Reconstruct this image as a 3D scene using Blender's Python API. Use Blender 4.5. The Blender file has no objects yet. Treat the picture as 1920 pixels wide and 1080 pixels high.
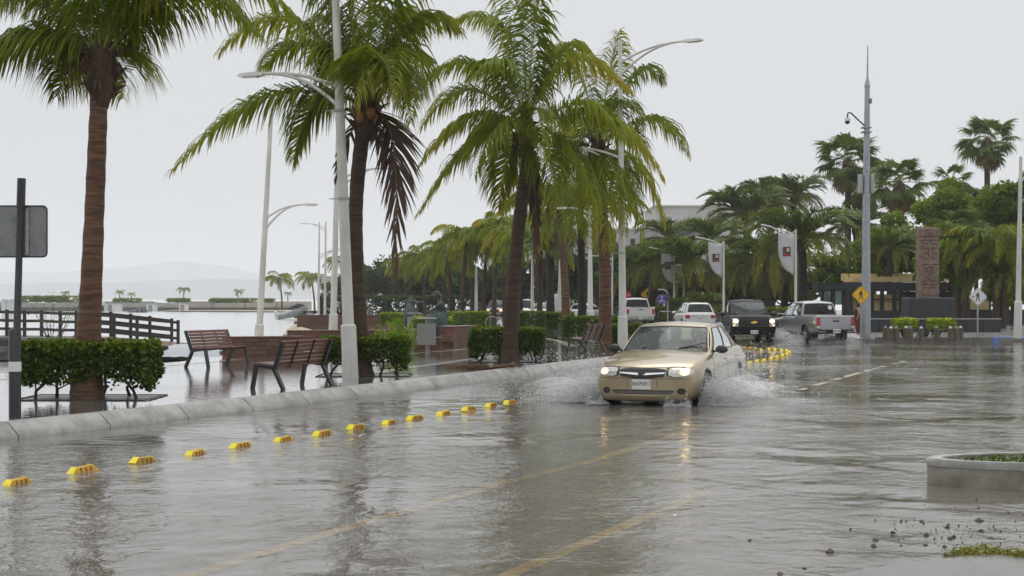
import bpy, bmesh, math, random
import numpy as np
from mathutils import Vector, Matrix, Euler, noise as mnoise
from mathutils.bvhtree import BVHTree

rng = random.Random(7)
R = math.radians
SC = bpy.context.scene
COL = SC.collection

# ------------------------------------------------------------------ camera, world, sun, exposure
F, CX, HZ, CH = 2667.0, 960.0, 560.0, 1.9        # focal length in photo pixels, principal column, horizon row, eye height
cam_d = bpy.data.cameras.new('camera')
cam = bpy.data.objects.new('camera', cam_d); COL.objects.link(cam)
cam_d.sensor_width = 36.0; cam_d.lens = 36.0 * F / 1920.0
cam_d.shift_y = (HZ - 540.0) / 1920.0
cam_d.clip_start = 0.1; cam_d.clip_end = 12000
cam.location = (0, 0, CH); cam.rotation_euler = (R(90), 0, 0)
SC.camera = cam

world = bpy.data.worlds.new('World'); SC.world = world; world.use_nodes = True
wn = world.node_tree.nodes; wl = world.node_tree.links; wn.clear()
w_out = wn.new('ShaderNodeOutputWorld'); w_bg = wn.new('ShaderNodeBackground')
w_sky = wn.new('ShaderNodeTexSky'); w_sky.sky_type = 'NISHITA'; w_sky.sun_disc = False
SUN_EL, SUN_AZ = R(58), R(20)
w_sky.sun_elevation = SUN_EL; w_sky.sun_rotation = SUN_AZ; w_sky.dust_density = 6.0
w_tc = wn.new('ShaderNodeTexCoord'); w_sep = wn.new('ShaderNodeSeparateXYZ')
w_ramp = wn.new('ShaderNodeValToRGB')            # overcast cloud deck: brighter towards the zenith (CIE overcast)
w_ramp.color_ramp.elements[0].position = 0.0; w_ramp.color_ramp.elements[0].color = (5.85, 6.0, 6.2, 1)
w_ramp.color_ramp.elements[1].position = 1.0; w_ramp.color_ramp.elements[1].color = (12.4, 12.6, 12.8, 1)
e = w_ramp.color_ramp.elements.new(0.22); e.color = (6.1, 6.25, 6.45, 1)
w_noise = wn.new('ShaderNodeTexNoise'); w_noise.inputs['Scale'].default_value = 1.6; w_noise.inputs['Detail'].default_value = 3
w_nm = wn.new('ShaderNodeMath'); w_nm.operation = 'MULTIPLY_ADD'; w_nm.inputs[1].default_value = 0.10; w_nm.inputs[2].default_value = 0.95
w_mul = wn.new('ShaderNodeMixRGB'); w_mul.blend_type = 'MULTIPLY'; w_mul.inputs[0].default_value = 1.0
w_mix = wn.new('ShaderNodeMixRGB'); w_mix.inputs[0].default_value = 0.93
wl.new(w_tc.outputs['Generated'], w_sep.inputs[0]); wl.new(w_sep.outputs['Z'], w_ramp.inputs[0])
wl.new(w_tc.outputs['Generated'], w_noise.inputs['Vector']); wl.new(w_noise.outputs['Fac'], w_nm.inputs[0])
wl.new(w_ramp.outputs[0], w_mul.inputs[1]); wl.new(w_nm.outputs[0], w_mul.inputs[2])
wl.new(w_sky.outputs[0], w_mix.inputs[1]); wl.new(w_mul.outputs[0], w_mix.inputs[2])
wl.new(w_mix.outputs[0], w_bg.inputs['Color']); w_bg.inputs['Strength'].default_value = 0.1
wl.new(w_bg.outputs[0], w_out.inputs['Surface'])

sun_d = bpy.data.lights.new('sun', 'SUN'); sun_d.energy = 0.7; sun_d.angle = R(35); sun_d.color = (1.0, 0.97, 0.93)
sun = bpy.data.objects.new('sun', sun_d); COL.objects.link(sun); sun.location = (0, 0, 60)
sun.rotation_euler = (R(90) - SUN_EL, 0, R(160))
SC.view_settings.view_transform = 'Standard'; SC.view_settings.look = 'None'
SC.view_settings.exposure = 0.2; SC.view_settings.gamma = 1.0; SC.view_settings.use_curve_mapping = False
SC.render.engine = 'CYCLES'
cy = SC.cycles; cy.use_denoising = True; cy.max_bounces = 7; cy.transparent_max_bounces = 14; cy.volume_bounces = 2
cy.diffuse_bounces = 3; cy.glossy_bounces = 3; cy.transmission_bounces = 4; cy.caustics_reflective = False; cy.caustics_refractive = False
cy.sample_clamp_indirect = 4.0; cy.use_adaptive_sampling = True; cy.adaptive_threshold = 0.015

# ------------------------------------------------------------------ helpers
PZ = 0.2                                          # height of the promenade above the flooded road
def at(x, y, z=0.0):                              # photo pixel -> point on the level z
    d = F * (CH - z) / (y - HZ)
    return Vector(((x - CX) * d / F, d, z))
def ad(x, y, d):                                  # photo pixel -> point at distance d
    return Vector(((x - CX) * d / F, d, CH - (y - HZ) * d / F))
ORD = ['first', 'second', 'third', 'fourth', 'fifth', 'sixth', 'seventh', 'eighth', 'ninth', 'tenth', 'eleventh', 'twelfth', 'thirteenth',
       'fourteenth', 'fifteenth', 'sixteenth', 'seventeenth', 'eighteenth', 'nineteenth', 'twentieth', 'twenty-first', 'twenty-second', 'twenty-third', 'twenty-fourth']

def link(o, parent=None):
    COL.objects.link(o)
    if parent is not None: o.parent = parent
    return o
def tag(o, label=None, cat=None, group=None, kind=None):
    if label: o['label'] = label
    if cat: o['category'] = cat
    if group: o['group'] = group
    if kind: o['kind'] = kind
    return o
def empty(name, loc=(0, 0, 0), rz=0.0, label=None, cat=None, group=None, parent=None):
    o = bpy.data.objects.new(name, None); link(o, parent)
    o.location = loc; o.rotation_euler = (0, 0, rz); o.empty_display_size = 0.2
    return tag(o, label, cat, group)
def children(o): return [c for c in COL.objects if c.parent == o]

def mesh_obj(name, verts, faces, mats, parent=None, smooth=None, midx=None, loc=None):
    me = bpy.data.meshes.new(name); me.from_pydata([tuple(v) for v in verts], [], faces)
    for m in (mats if isinstance(mats, (list, tuple)) else [mats]): me.materials.append(m)
    if midx is not None: me.polygons.foreach_set('material_index', midx)
    if smooth is not None:
        me.polygons.foreach_set('use_smooth', [True] * len(me.polygons))
        if smooth < 180: me.set_sharp_from_angle(angle=R(smooth))
    me.update()
    o = bpy.data.objects.new(name, me); link(o, parent)
    if loc is not None: o.location = loc
    return o

class MB:
    def __init__(s): s.v, s.f, s.m = [], [], []
    def add(s, vs, fs, mi=0):
        b = len(s.v); s.v.extend(vs); s.f.extend([tuple(i + b for i in f) for f in fs]); s.m.extend([mi] * len(fs)); return s
    def box(s, c, size, mi=0, rot=None, bev=0.0):
        x, y, z = [a / 2 for a in size]; c = Vector(c)
        if bev > 0:
            b = min(bev, x * .9, y * .9, z * .9); vs = []; ids = {}
            for sx in (-1, 1):
                for sy in (-1, 1):
                    for sz in (-1, 1):
                        ids[(sx, sy, sz)] = len(vs)
                        vs += [Vector((sx * x, sy * (y - b), sz * (z - b))), Vector((sx * (x - b), sy * y, sz * (z - b))), Vector((sx * (x - b), sy * (y - b), sz * z))]
            fs = []
            for k in range(3):
                for sg in (-1, 1):
                    o1, o2 = (k + 1) % 3, (k + 2) % 3; q = []
                    for a, bb in ((-1, -1), (1, -1), (1, 1), (-1, 1)):
                        key = [0, 0, 0]; key[k] = sg; key[o1] = a; key[o2] = bb; q.append(ids[tuple(key)] + k)
                    fs.append(tuple(q if sg > 0 else q[::-1]))
            for k in range(3):                    # edge strips
                o1, o2 = (k + 1) % 3, (k + 2) % 3
                for a in (-1, 1):
                    for bb in (-1, 1):
                        k1 = [0, 0, 0]; k2 = [0, 0, 0]; k1[k] = -1; k2[k] = 1; k1[o1] = k2[o1] = a; k1[o2] = k2[o2] = bb
                        q = (ids[tuple(k1)] + o1, ids[tuple(k2)] + o1, ids[tuple(k2)] + o2, ids[tuple(k1)] + o2)
                        fs.append(q if a * bb > 0 else q[::-1])
            for key, i in ids.items():
                fs.append((i, i + 1, i + 2) if key[0] * key[1] * key[2] > 0 else (i + 2, i + 1, i))
        else:
            vs = [Vector((sx * x, sy * y, sz * z)) for sx in (-1, 1) for sy in (-1, 1) for sz in (-1, 1)]
            fs = [(0, 1, 3, 2), (4, 6, 7, 5), (0, 4, 5, 1), (2, 3, 7, 6), (0, 2, 6, 4), (1, 5, 7, 3)]
        if rot is not None: vs = [rot @ v for v in vs]
        return s.add([v + c for v in vs], fs, mi)
    def tube(s, pts, rad, n=8, mi=0, cap=True):
        pts = [Vector(p) for p in pts]; m = len(pts)
        rad = rad if isinstance(rad, (list, tuple)) else [rad] * m
        b = len(s.v); up = None
        for i, p in enumerate(pts):
            t = (pts[min(i + 1, m - 1)] - pts[max(i - 1, 0)]).normalized()
            if up is None:
                up = Vector((0, 0, 1)) if abs(t.z) < .9 else Vector((1, 0, 0))
            a = t.cross(up).normalized(); c = a.cross(t).normalized(); up = c
            for k in range(n):
                w = 2 * math.pi * k / n
                s.v.append(p + (a * math.cos(w) + c * math.sin(w)) * rad[i])
        for i in range(m - 1):
            for k in range(n):
                k2 = (k + 1) % n
                s.f.append((b + i * n + k, b + i * n + k2, b + (i + 1) * n + k2, b + (i + 1) * n + k)); s.m.append(mi)
        if cap:
            s.f.append(tuple(b + k for k in range(n))[::-1]); s.m.append(mi)
            s.f.append(tuple(b + (m - 1) * n + k for k in range(n))); s.m.append(mi)
        return s
    def bar(s, a, b, w, h, mi=0, up=(0, 0, 1)):
        a, b = Vector(a), Vector(b); t = (b - a).normalized(); up = Vector(up)
        sd = t.cross(up)
        sd = sd.normalized() if sd.length > 1e-4 else Vector((1, 0, 0)); n = sd.cross(t).normalized()
        vs = [p + sd * (i * w / 2) + n * (j * h / 2) for p in (a, b) for i, j in ((-1, -1), (1, -1), (1, 1), (-1, 1))]
        return s.add(vs, [(3, 2, 1, 0), (4, 5, 6, 7), (0, 1, 5, 4), (1, 2, 6, 5), (2, 3, 7, 6), (3, 0, 4, 7)], mi)
    def lathe(s, prof, n=16, mi=0, c=(0, 0, 0), axis='z', cap=True):
        b = len(s.v); c = Vector(c); m = len(prof)
        for r, h in prof:
            for k in range(n):
                w = 2 * math.pi * k / n; x, y = r * math.cos(w), r * math.sin(w)
                s.v.append(c + (Vector((x, y, h)) if axis == 'z' else Vector((y, h, x)) if axis == 'y' else Vector((h, x, y))))
        for i in range(m - 1):
            for k in range(n):
                k2 = (k + 1) % n
                s.f.append((b + i * n + k, b + i * n + k2, b + (i + 1) * n + k2, b + (i + 1) * n + k)); s.m.append(mi)
        if cap:
            s.f.append(tuple(b + k for k in range(n))[::-1]); s.m.append(mi)
            s.f.append(tuple(b + (m - 1) * n + k for k in range(n))); s.m.append(mi)
        return s
    def prism(s, poly, a, b, mi=0):               # polygon of 3-D points swept from offset a to offset b
        n = len(poly); a, b = Vector(a), Vector(b)
        vs = [Vector(p) + a for p in poly] + [Vector(p) + b for p in poly]
        fs = [tuple(range(n))[::-1], tuple(range(n, 2 * n))] + [(i, (i + 1) % n, n + (i + 1) % n, n + i) for i in range(n)]
        return s.add(vs, fs, mi)
    def build(s, name, mats, parent=None, smooth=None, loc=None):
        return mesh_obj(name, s.v, s.f, mats, parent, smooth, s.m, loc)

# ------------------------------------------------------------------ materials
def new_mat(name):
    m = bpy.data.materials.new(name); m.use_nodes = True; nt = m.node_tree
    return m, nt, nt.nodes['Principled BSDF'], nt.nodes['Material Output']
def pm(name, col, rough=.5, metal=0.0, var=.18, vs=6.0, bump=0.0, bs=30.0, spec=.5, coat=0.0, rnd=0.0, emit=None, det=4.0, dirt=None, dirt_s=1.5, stretch=None, rvar=0.0):
    m, nt, p, out = new_mat(name); N, L = nt.nodes, nt.links
    tc = N.new('ShaderNodeTexCoord'); src = tc.outputs['Object']
    if stretch:
        mp = N.new('ShaderNodeMapping'); mp.inputs['Scale'].default_value = stretch; L.new(src, mp.inputs[0]); src = mp.outputs[0]
    nz = N.new('ShaderNodeTexNoise'); nz.inputs['Scale'].default_value = vs; nz.inputs['Detail'].default_value = det
    L.new(src, nz.inputs['Vector'])
    rp = N.new('ShaderNodeValToRGB'); c = Vector(col[:3])
    rp.color_ramp.elements[0].position = .3; rp.color_ramp.elements[1].position = .7
    rp.color_ramp.elements[0].color = (*(c * (1 - var)), 1); rp.color_ramp.elements[1].color = (*[min(1, x * (1 + var)) for x in c], 1)
    L.new(nz.outputs['Fac'], rp.inputs[0]); last = rp.outputs[0]
    if dirt:
        n2 = N.new('ShaderNodeTexNoise'); n2.inputs['Scale'].default_value = dirt_s; n2.inputs['Detail'].default_value = 6; n2.inputs['Roughness'].default_value = .65
        L.new(src, n2.inputs['Vector'])
        r2 = N.new('ShaderNodeValToRGB'); r2.color_ramp.elements[0].position = .45; r2.color_ramp.elements[1].position = .68
        L.new(n2.outputs['Fac'], r2.inputs[0]); mx = N.new('ShaderNodeMixRGB'); mx.inputs[2].default_value = (*dirt, 1)
        L.new(r2.outputs[0], mx.inputs[0]); L.new(last, mx.inputs[1]); last = mx.outputs[0]
    if rnd:
        oi = N.new('ShaderNodeObjectInfo'); hs = N.new('ShaderNodeHueSaturation'); ma = N.new('ShaderNodeMath'); ma.operation = 'MULTIPLY_ADD'
        ma.inputs[1].default_value = 2 * rnd; ma.inputs[2].default_value = 1 - rnd
        L.new(oi.outputs['Random'], ma.inputs[0]); L.new(ma.outputs[0], hs.inputs['Value']); L.new(last, hs.inputs['Color']); last = hs.outputs[0]
    L.new(last, p.inputs['Base Color'])
    p.inputs['Roughness'].default_value = rough; p.inputs['Metallic'].default_value = metal; p.inputs['Specular IOR Level'].default_value = spec
    if rvar:
        rr = N.new('ShaderNodeMath'); rr.operation = 'MULTIPLY_ADD'; rr.inputs[1].default_value = rvar; rr.inputs[2].default_value = rough - rvar / 2
        L.new(nz.outputs['Fac'], rr.inputs[0]); L.new(rr.outputs[0], p.inputs['Roughness'])
    if coat: p.inputs['Coat Weight'].default_value = coat; p.inputs['Coat Roughness'].default_value = .06
    if bump:
        nb = N.new('ShaderNodeTexNoise'); nb.inputs['Scale'].default_value = bs; nb.inputs['Detail'].default_value = 5; L.new(src, nb.inputs['Vector'])
        bp = N.new('ShaderNodeBump'); bp.inputs['Strength'].default_value = bump; bp.inputs['Distance'].default_value = .02
        L.new(nb.outputs['Fac'], bp.inputs['Height']); L.new(bp.outputs[0], p.inputs['Normal'])
    if emit:
        p.inputs['Emission Color'].default_value = (*emit[:3], 1); p.inputs['Emission Strength'].default_value = emit[3]
    return m

def leaf_mat(name, c1, c2, c3, trans=.35, rough=.4, rnd=.12, spec=.4):
    # c1..c3: green, paler green, yellow or brown as in ageing fronds, mixed by the leaf's own 'age' attribute
    m, nt, p, out = new_mat(name); N, L = nt.nodes, nt.links
    at_ = N.new('ShaderNodeAttribute'); at_.attribute_name = 'age'
    rp = N.new('ShaderNodeValToRGB'); rp.color_ramp.elements[0].color = (*c1, 1); rp.color_ramp.elements[1].color = (*c3, 1)
    e = rp.color_ramp.elements.new(.5); e.color = (*c2, 1)
    L.new(at_.outputs['Fac'], rp.inputs[0])
    oi = N.new('ShaderNodeObjectInfo'); hs = N.new('ShaderNodeHueSaturation'); ma = N.new('ShaderNodeMath'); ma.operation = 'MULTIPLY_ADD'
    ma.inputs[1].default_value = 2 * rnd; ma.inputs[2].default_value = 1 - rnd
    L.new(oi.outputs['Random'], ma.inputs[0]); L.new(ma.outputs[0], hs.inputs['Value']); L.new(rp.outputs[0], hs.inputs['Color'])
    L.new(hs.outputs[0], p.inputs['Base Color']); p.inputs['Roughness'].default_value = rough; p.inputs['Specular IOR Level'].default_value = spec
    tr = N.new('ShaderNodeBsdfTranslucent'); L.new(hs.outputs[0], tr.inputs['Color'])
    mx = N.new('ShaderNodeMixShader'); mx.inputs[0].default_value = trans
    L.new(p.outputs[0], mx.inputs[1]); L.new(tr.outputs[0], mx.inputs[2]); L.new(mx.outputs[0], out.inputs['Surface'])
    return m

def water_mat(name, murk, clear, tint, rough, layers, foam=0.0):
    # layers: (scale, distance) noise heights; murk: colour of suspended silt; clear: share seen through to the bed
    m, nt, p, out = new_mat(name); N, L = nt.nodes, nt.links; N.remove(p)
    tc = N.new('ShaderNodeTexCoord'); prev = None
    for i, (sx, sy, dist, det) in enumerate(layers):
        mp = N.new('ShaderNodeMapping'); mp.inputs['Scale'].default_value = (sx, sy, 1); mp.inputs['Rotation'].default_value = (0, 0, R(13 * i - 12)); mp.inputs['Location'].default_value = (i * 3.7, i * 1.3, 0)
        L.new(tc.outputs['Object'], mp.inputs[0])
        nz = N.new('ShaderNodeTexNoise'); nz.inputs['Scale'].default_value = 1.0; nz.inputs['Detail'].default_value = det; nz.inputs['Roughness'].default_value = .55; nz.inputs['Distortion'].default_value = .6
        L.new(mp.outputs[0], nz.inputs['Vector'])
        bp = N.new('ShaderNodeBump'); bp.inputs['Strength'].default_value = 1.0; bp.inputs['Distance'].default_value = dist
        L.new(nz.outputs['Fac'], bp.inputs['Height'])
        if i:                                     # gusts: rippled lanes beside calm sheets
            gu = N.new('ShaderNodeTexNoise'); gu.inputs['Scale'].default_value = .22; gu.inputs['Detail'].default_value = 3; L.new(tc.outputs['Object'], gu.inputs['Vector'])
            gr = N.new('ShaderNodeMapRange'); gr.inputs['From Min'].default_value = .38; gr.inputs['From Max'].default_value = .62; gr.inputs['To Min'].default_value = .18; gr.inputs['To Max'].default_value = 1.0
            L.new(gu.outputs['Fac'], gr.inputs['Value']); L.new(gr.outputs[0], bp.inputs['Strength'])
        if prev: L.new(prev.outputs[0], bp.inputs['Normal'])
        prev = bp
    gl = N.new('ShaderNodeBsdfGlossy'); gl.inputs['Roughness'].default_value = rough; gl.inputs['Color'].default_value = (1, 1, 1, 1); L.new(prev.outputs[0], gl.inputs['Normal'])
    df = N.new('ShaderNodeBsdfDiffuse'); df.inputs['Color'].default_value = (*murk, 1)
    if foam:
        fn = N.new('ShaderNodeTexNoise'); fn.inputs['Scale'].default_value = .35; fn.inputs['Detail'].default_value = 8; fn.inputs['Roughness'].default_value = .7
        mpf = N.new('ShaderNodeMapping'); mpf.inputs['Scale'].default_value = (.5, 1.6, 1); L.new(tc.outputs['Object'], mpf.inputs[0]); L.new(mpf.outputs[0], fn.inputs['Vector'])
        fr = N.new('ShaderNodeValToRGB'); fr.color_ramp.elements[0].position = .5; fr.color_ramp.elements[1].position = .75
        fr.color_ramp.elements[0].color = (*murk, 1); fr.color_ramp.elements[1].color = (*[min(1, x + foam) for x in murk], 1)
        L.new(fn.outputs['Fac'], fr.inputs[0]); L.new(fr.outputs[0], df.inputs['Color'])
    tr = N.new('ShaderNodeBsdfTransparent'); tr.inputs['Color'].default_value = (*tint, 1)
    m1 = N.new('ShaderNodeMixShader'); m1.inputs[0].default_value = clear; L.new(df.outputs[0], m1.inputs[1]); L.new(tr.outputs[0], m1.inputs[2])
    fz = N.new('ShaderNodeFresnel'); fz.inputs['IOR'].default_value = 1.33
    m2 = N.new('ShaderNodeMixShader'); L.new(fz.outputs[0], m2.inputs[0]); L.new(m1.outputs[0], m2.inputs[1]); L.new(gl.outputs[0], m2.inputs[2])
    L.new(m2.outputs[0], out.inputs['Surface'])
    return m

def glass_mat(name, tint, rough=.02, ior=1.5, haze=0.0, gl_=.74):
    m, nt, p, out = new_mat(name); N, L = nt.nodes, nt.links; N.remove(p)
    gl = N.new('ShaderNodeBsdfGlossy'); gl.inputs['Roughness'].default_value = rough; gl.inputs['Color'].default_value = (gl_, gl_ * 1.05, gl_ * 1.05, 1)
    tr = N.new('ShaderNodeBsdfTransparent'); tr.inputs['Color'].default_value = (*tint, 1)
    df = N.new('ShaderNodeBsdfDiffuse'); df.inputs['Color'].default_value = (.36, .44, .43, 1)  # even grey-green veil in the colour, imitating the reflection on the panes
    m0 = N.new('ShaderNodeMixShader'); m0.inputs[0].default_value = haze; L.new(tr.outputs[0], m0.inputs[1]); L.new(df.outputs[0], m0.inputs[2])
    fz = N.new('ShaderNodeFresnel'); fz.inputs['IOR'].default_value = ior
    nz = N.new('ShaderNodeTexNoise'); nz.inputs['Scale'].default_value = 90; bp = N.new('ShaderNodeBump'); bp.inputs['Strength'].default_value = .08; bp.inputs['Distance'].default_value = .004
    tc = N.new('ShaderNodeTexCoord'); L.new(tc.outputs['Object'], nz.inputs['Vector']); L.new(nz.outputs['Fac'], bp.inputs['Height']); L.new(bp.outputs[0], gl.inputs['Normal'])
    mx = N.new('ShaderNodeMixShader'); L.new(fz.outputs[0], mx.inputs[0]); L.new(m0.outputs[0], mx.inputs[1]); L.new(gl.outputs[0], mx.inputs[2])
    L.new(mx.outputs[0], out.inputs['Surface'])
    return m

M = {}
M['road_water'] = water_mat('road_water', (.235, .218, .185), .5, (.92, .88, .8), .02,
                            [(.8, .8, .028, 2), (3.2, 3.2, .024, 3), (9, 9, .0125, 3), (22, 22, .0025, 2)], foam=.07)
M['sea_water'] = water_mat('sea_water', (.33, .36, .38), .0, (1, 1, 1), .18, [(.6, .6, .05, 3), (3, 3, .02, 2)])
M['wet_paving'] = None
M['asphalt'] = pm('asphalt', (.075, .072, .068), .6, var=.3, vs=30, bump=.3, bs=120, dirt=(.11, .10, .085), dirt_s=.5)
M['yellow_paint'] = pm('yellow_paint', (.88, .52, .04), .5, var=.25, vs=9, dirt=(.32, .24, .1), dirt_s=3)
M['concrete'] = pm('concrete', (.36, .355, .335), .5, var=.2, vs=5, bump=.25, bs=60, dirt=(.22, .215, .2), dirt_s=2.2, rvar=.3)
M['joint'] = pm('joint', (.10, .10, .09), .7)
M['sand'] = pm('sand', (.47, .39, .27), .8, var=.15, vs=3, bump=.3, bs=40, dirt=(.33, .27, .18), dirt_s=.8)
M['brown_wall'] = pm('brown_wall', (.16, .068, .042), .35, var=.3, vs=5, bump=.2, bs=30, dirt=(.08, .04, .03), dirt_s=2)
M['brick'] = pm('brick', (.14, .07, .048), .4, var=.25, vs=6, bump=.2, bs=40, rnd=.25)
M['white_post'] = pm('white_post', (.66, .66, .62), .35, var=.06, vs=4, dirt=(.5, .5, .46), dirt_s=2.5, stretch=(1, 1, .3))
M['grey_post'] = pm('grey_post', (.36, .39, .42), .4, metal=.3, var=.12, vs=6, dirt=(.28, .3, .33), dirt_s=2)
M['black_metal'] = pm('black_metal', (.022, .024, .026), .35, var=.2)
M['sign_back'] = pm('sign_back', (.23, .24, .25), .4, metal=.5, var=.35, vs=60, dirt=(.16, .165, .17), dirt_s=6)
M['galv'] = pm('galv', (.36, .36, .35), .4, metal=.6, var=.15, vs=20)
M['wood_slat'] = pm('wood_slat', (.15, .058, .038), .38, var=.3, vs=6, stretch=(.4, 6, 6), rnd=.25)
M['dark_wood'] = pm('dark_wood', (.035, .025, .02), .5, var=.35, vs=6)
M['trunk'] = None
M['stem'] = pm('stem', (.06, .042, .028), .7, var=.3, vs=14, bump=.4, bs=50)
M['bark'] = pm('bark', (.09, .06, .04), .8, var=.35, vs=8, bump=.6, bs=25)
M['dark_bark'] = pm('dark_bark', (.05, .038, .03), .8, var=.35, vs=8, bump=.6, bs=25, stretch=(1, 1, 3))
M['white'] = pm('white', (.75, .75, .74), .4, var=.05)
M['black_rubber'] = pm('black_rubber', (.018, .018, .019), .55, var=.2)
M['chrome'] = pm('chrome', (.75, .76, .78), .12, metal=1, var=.04)
M['alloy'] = pm('alloy', (.5, .51, .53), .28, metal=.9, var=.08)
M['interior'] = pm('interior', (.24, .235, .22), .7, var=.2)
M['black_plastic'] = pm('black_plastic', (.02, .02, .021), .4, var=.15)
M['glass'] = glass_mat('glass', (.84, .93, .91), haze=.07, gl_=.5)
M['dark_glass'] = glass_mat('dark_glass', (.05, .055, .06))
M['mid_glass'] = glass_mat('mid_glass', (.25, .3, .3), haze=.04)
M['head_on'] = pm('head_on', (.9, .85, .7), .2, var=.0, emit=(1.0, .68, .28, 7.0))
M['head_glow'] = pm('head_glow', (.9, .85, .7), .2, var=.0, emit=(1.0, .58, .18, 1.1))
M['lens'] = pm('lens', (.55, .54, .5), .12, metal=.4, var=.25, vs=30)
M['tail_red'] = pm('tail_red', (.45, .012, .012), .18, var=.2, vs=20, coat=.6)
M['amber'] = pm('amber', (.8, .3, .03), .2, var=.1)
M['paint_gold'] = pm('paint_gold', (.37, .295, .17), .3, metal=.55, var=.05, vs=3, coat=.9, dirt=(.36, .29, .18), dirt_s=1.2)
M['paint_black'] = pm('paint_black', (.007, .0075, .009), .4, metal=.0, var=.1, coat=.05, spec=.15)
M['paint_silver'] = pm('paint_silver', (.36, .365, .38), .32, metal=.6, var=.05, coat=.9)
M['paint_white'] = pm('paint_white', (.66, .66, .65), .3, var=.04, coat=.9)
M['paint_maroon'] = pm('paint_maroon', (.16, .02, .025), .3, metal=.2, var=.05, coat=.9)
M['plate'] = pm('plate', (.72, .72, .68), .4, var=.06)
M['ink'] = pm('ink', (.03, .035, .05), .5, var=.1)
M['gold_badge'] = pm('gold_badge', (.7, .45, .08), .25, metal=.6, var=.1)
M['boya'] = pm('boya', (.56, .33, .025), .5, var=.3, vs=9, dirt=(.26, .14, .04), dirt_s=6, rnd=.22)
M['boya_reflector'] = pm('boya_reflector', (.85, .70, .02), .35, var=.2, vs=20)
M['boya_mark'] = pm('boya_mark', (.30, .15, .03), .6, var=.3)
M['sign_yellow'] = pm('sign_yellow', (.85, .52, .01), .4, var=.06, dirt=(.75, .36, .02), dirt_s=8)
M['sign_blue'] = pm('sign_blue', (.05, .04, .30), .4, var=.05)
M['sign_red'] = pm('sign_red', (.5, .03, .04), .4, var=.1)
M['bronze'] = pm('bronze', (.045, .07, .062), .5, metal=.3, var=.35, vs=7, dirt=(.10, .145, .135), dirt_s=3, bump=.3, bs=20)
M['island_wall'] = pm('island_wall', (.24, .22, .185), .6, var=.3, vs=4, bump=.4, bs=40, dirt=(.12, .10, .07), dirt_s=1.6)
M['bronze_dark'] = pm('bronze_dark', (.035, .045, .045), .45, metal=.4, var=.3)
M['skin'] = pm('skin', (.42, .24, .16), .5, var=.08)
M['hair'] = pm('hair', (.02, .015, .012), .6, var=.2)
M['cloth_dark'] = pm('cloth_dark', (.03, .028, .032), .8, var=.2)
M['cloth_maroon'] = pm('cloth_maroon', (.10, .025, .03), .8, var=.2)
M['cloth_grey'] = pm('cloth_grey', (.25, .24, .25), .8, var=.2)
M['cloth_pale'] = pm('cloth_pale', (.45, .42, .42), .8, var=.2)
M['coconut'] = leaf_mat('coconut', (.085, .14, .012), (.215, .27, .014), (.46, .35, .03), .45, .5, spec=.2)
M['rachis'] = pm('rachis', (.22, .24, .05), .45, var=.2)
M['dead_frond'] = leaf_mat('dead_frond', (.075, .046, .034), (.11, .068, .048), (.19, .12, .085), .15, .6)
M['dead_rachis'] = pm('dead_rachis', (.22, .13, .05), .6, var=.2)
M['fibre'] = pm('fibre', (.075, .045, .028), .85, var=.4, vs=14, bump=.8, bs=40, stretch=(1, 1, .3))
M['husk'] = pm('husk', (.30, .15, .05), .6, var=.3)
M['date_leaf'] = leaf_mat('date_leaf', (.055, .105, .016), (.12, .18, .022), (.32, .23, .03), .32, .4, spec=.25)
M['fan_leaf'] = leaf_mat('fan_leaf', (.075, .13, .02), (.14, .20, .028), (.27, .17, .06), .35, .45, spec=.2)
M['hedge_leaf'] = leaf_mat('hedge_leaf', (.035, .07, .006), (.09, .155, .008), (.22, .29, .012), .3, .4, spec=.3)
M['bright_leaf'] = leaf_mat('bright_leaf', (.10, .19, .015), (.20, .31, .02), (.36, .43, .03), .3, .4)
M['lime_leaf'] = leaf_mat('lime_leaf', (.20, .29, .012), (.36, .46, .015), (.52, .58, .03), .3, .4)
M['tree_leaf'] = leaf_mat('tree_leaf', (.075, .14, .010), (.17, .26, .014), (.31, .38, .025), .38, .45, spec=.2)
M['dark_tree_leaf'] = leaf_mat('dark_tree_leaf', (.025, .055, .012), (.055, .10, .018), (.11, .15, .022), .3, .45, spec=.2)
M['cream'] = pm('cream', (.68, .52, .26), .7, var=.06, vs=2)
M['pavilion'] = pm('pavilion', (.012, .014, .018), .5, var=.2)
M['pavilion_green'] = pm('pavilion_green', (.02, .045, .045), .5, var=.2)
M['dark_base'] = pm('dark_base', (.025, .025, .028), .4, var=.3, vs=3)
M['totem'] = pm('totem', (.23, .165, .125), .8, var=.3, vs=6, bump=.7, bs=18, dirt=(.12, .085, .07), dirt_s=2)
M['building_white'] = pm('building_white', (.55, .54, .52), .7, var=.06, vs=.5, dirt=(.45, .44, .42), dirt_s=.3)
M['building_grey'] = pm('building_grey', (.3, .3, .3), .7, var=.1)
M['roof_dark'] = pm('roof_dark', (.09, .09, .09), .6)
M['window'] = pm('window', (.05, .075, .08), .12, var=.3, vs=.6)
M['banner'] = pm('banner', (.5, .5, .51), .8, var=.08, vs=1.5)
M['blue_paint'] = pm('blue_paint', (.10, .22, .58), .5, var=.15)
M['breakwater'] = pm('breakwater', (.42, .39, .32), .8, var=.15, vs=.3, dirt=(.3, .28, .23), dirt_s=.1)
M['rock'] = pm('rock', (.05, .045, .042), .6, var=.4, vs=5, bump=.6, bs=15)
M['stone_red'] = pm('stone_red', (.10, .05, .04), .5, var=.3)
M['hill'] = pm('hill', (.10, .11, .12), .9, var=.2, vs=.01)
M['needle_litter'] = pm('needle_litter', (.12, .05, .02), .8, var=.4, vs=20)
M['boat_hull'] = pm('boat_hull', (.5, .52, .5), .5, var=.1, dirt=(.25, .36, .36), dirt_s=1)
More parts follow.
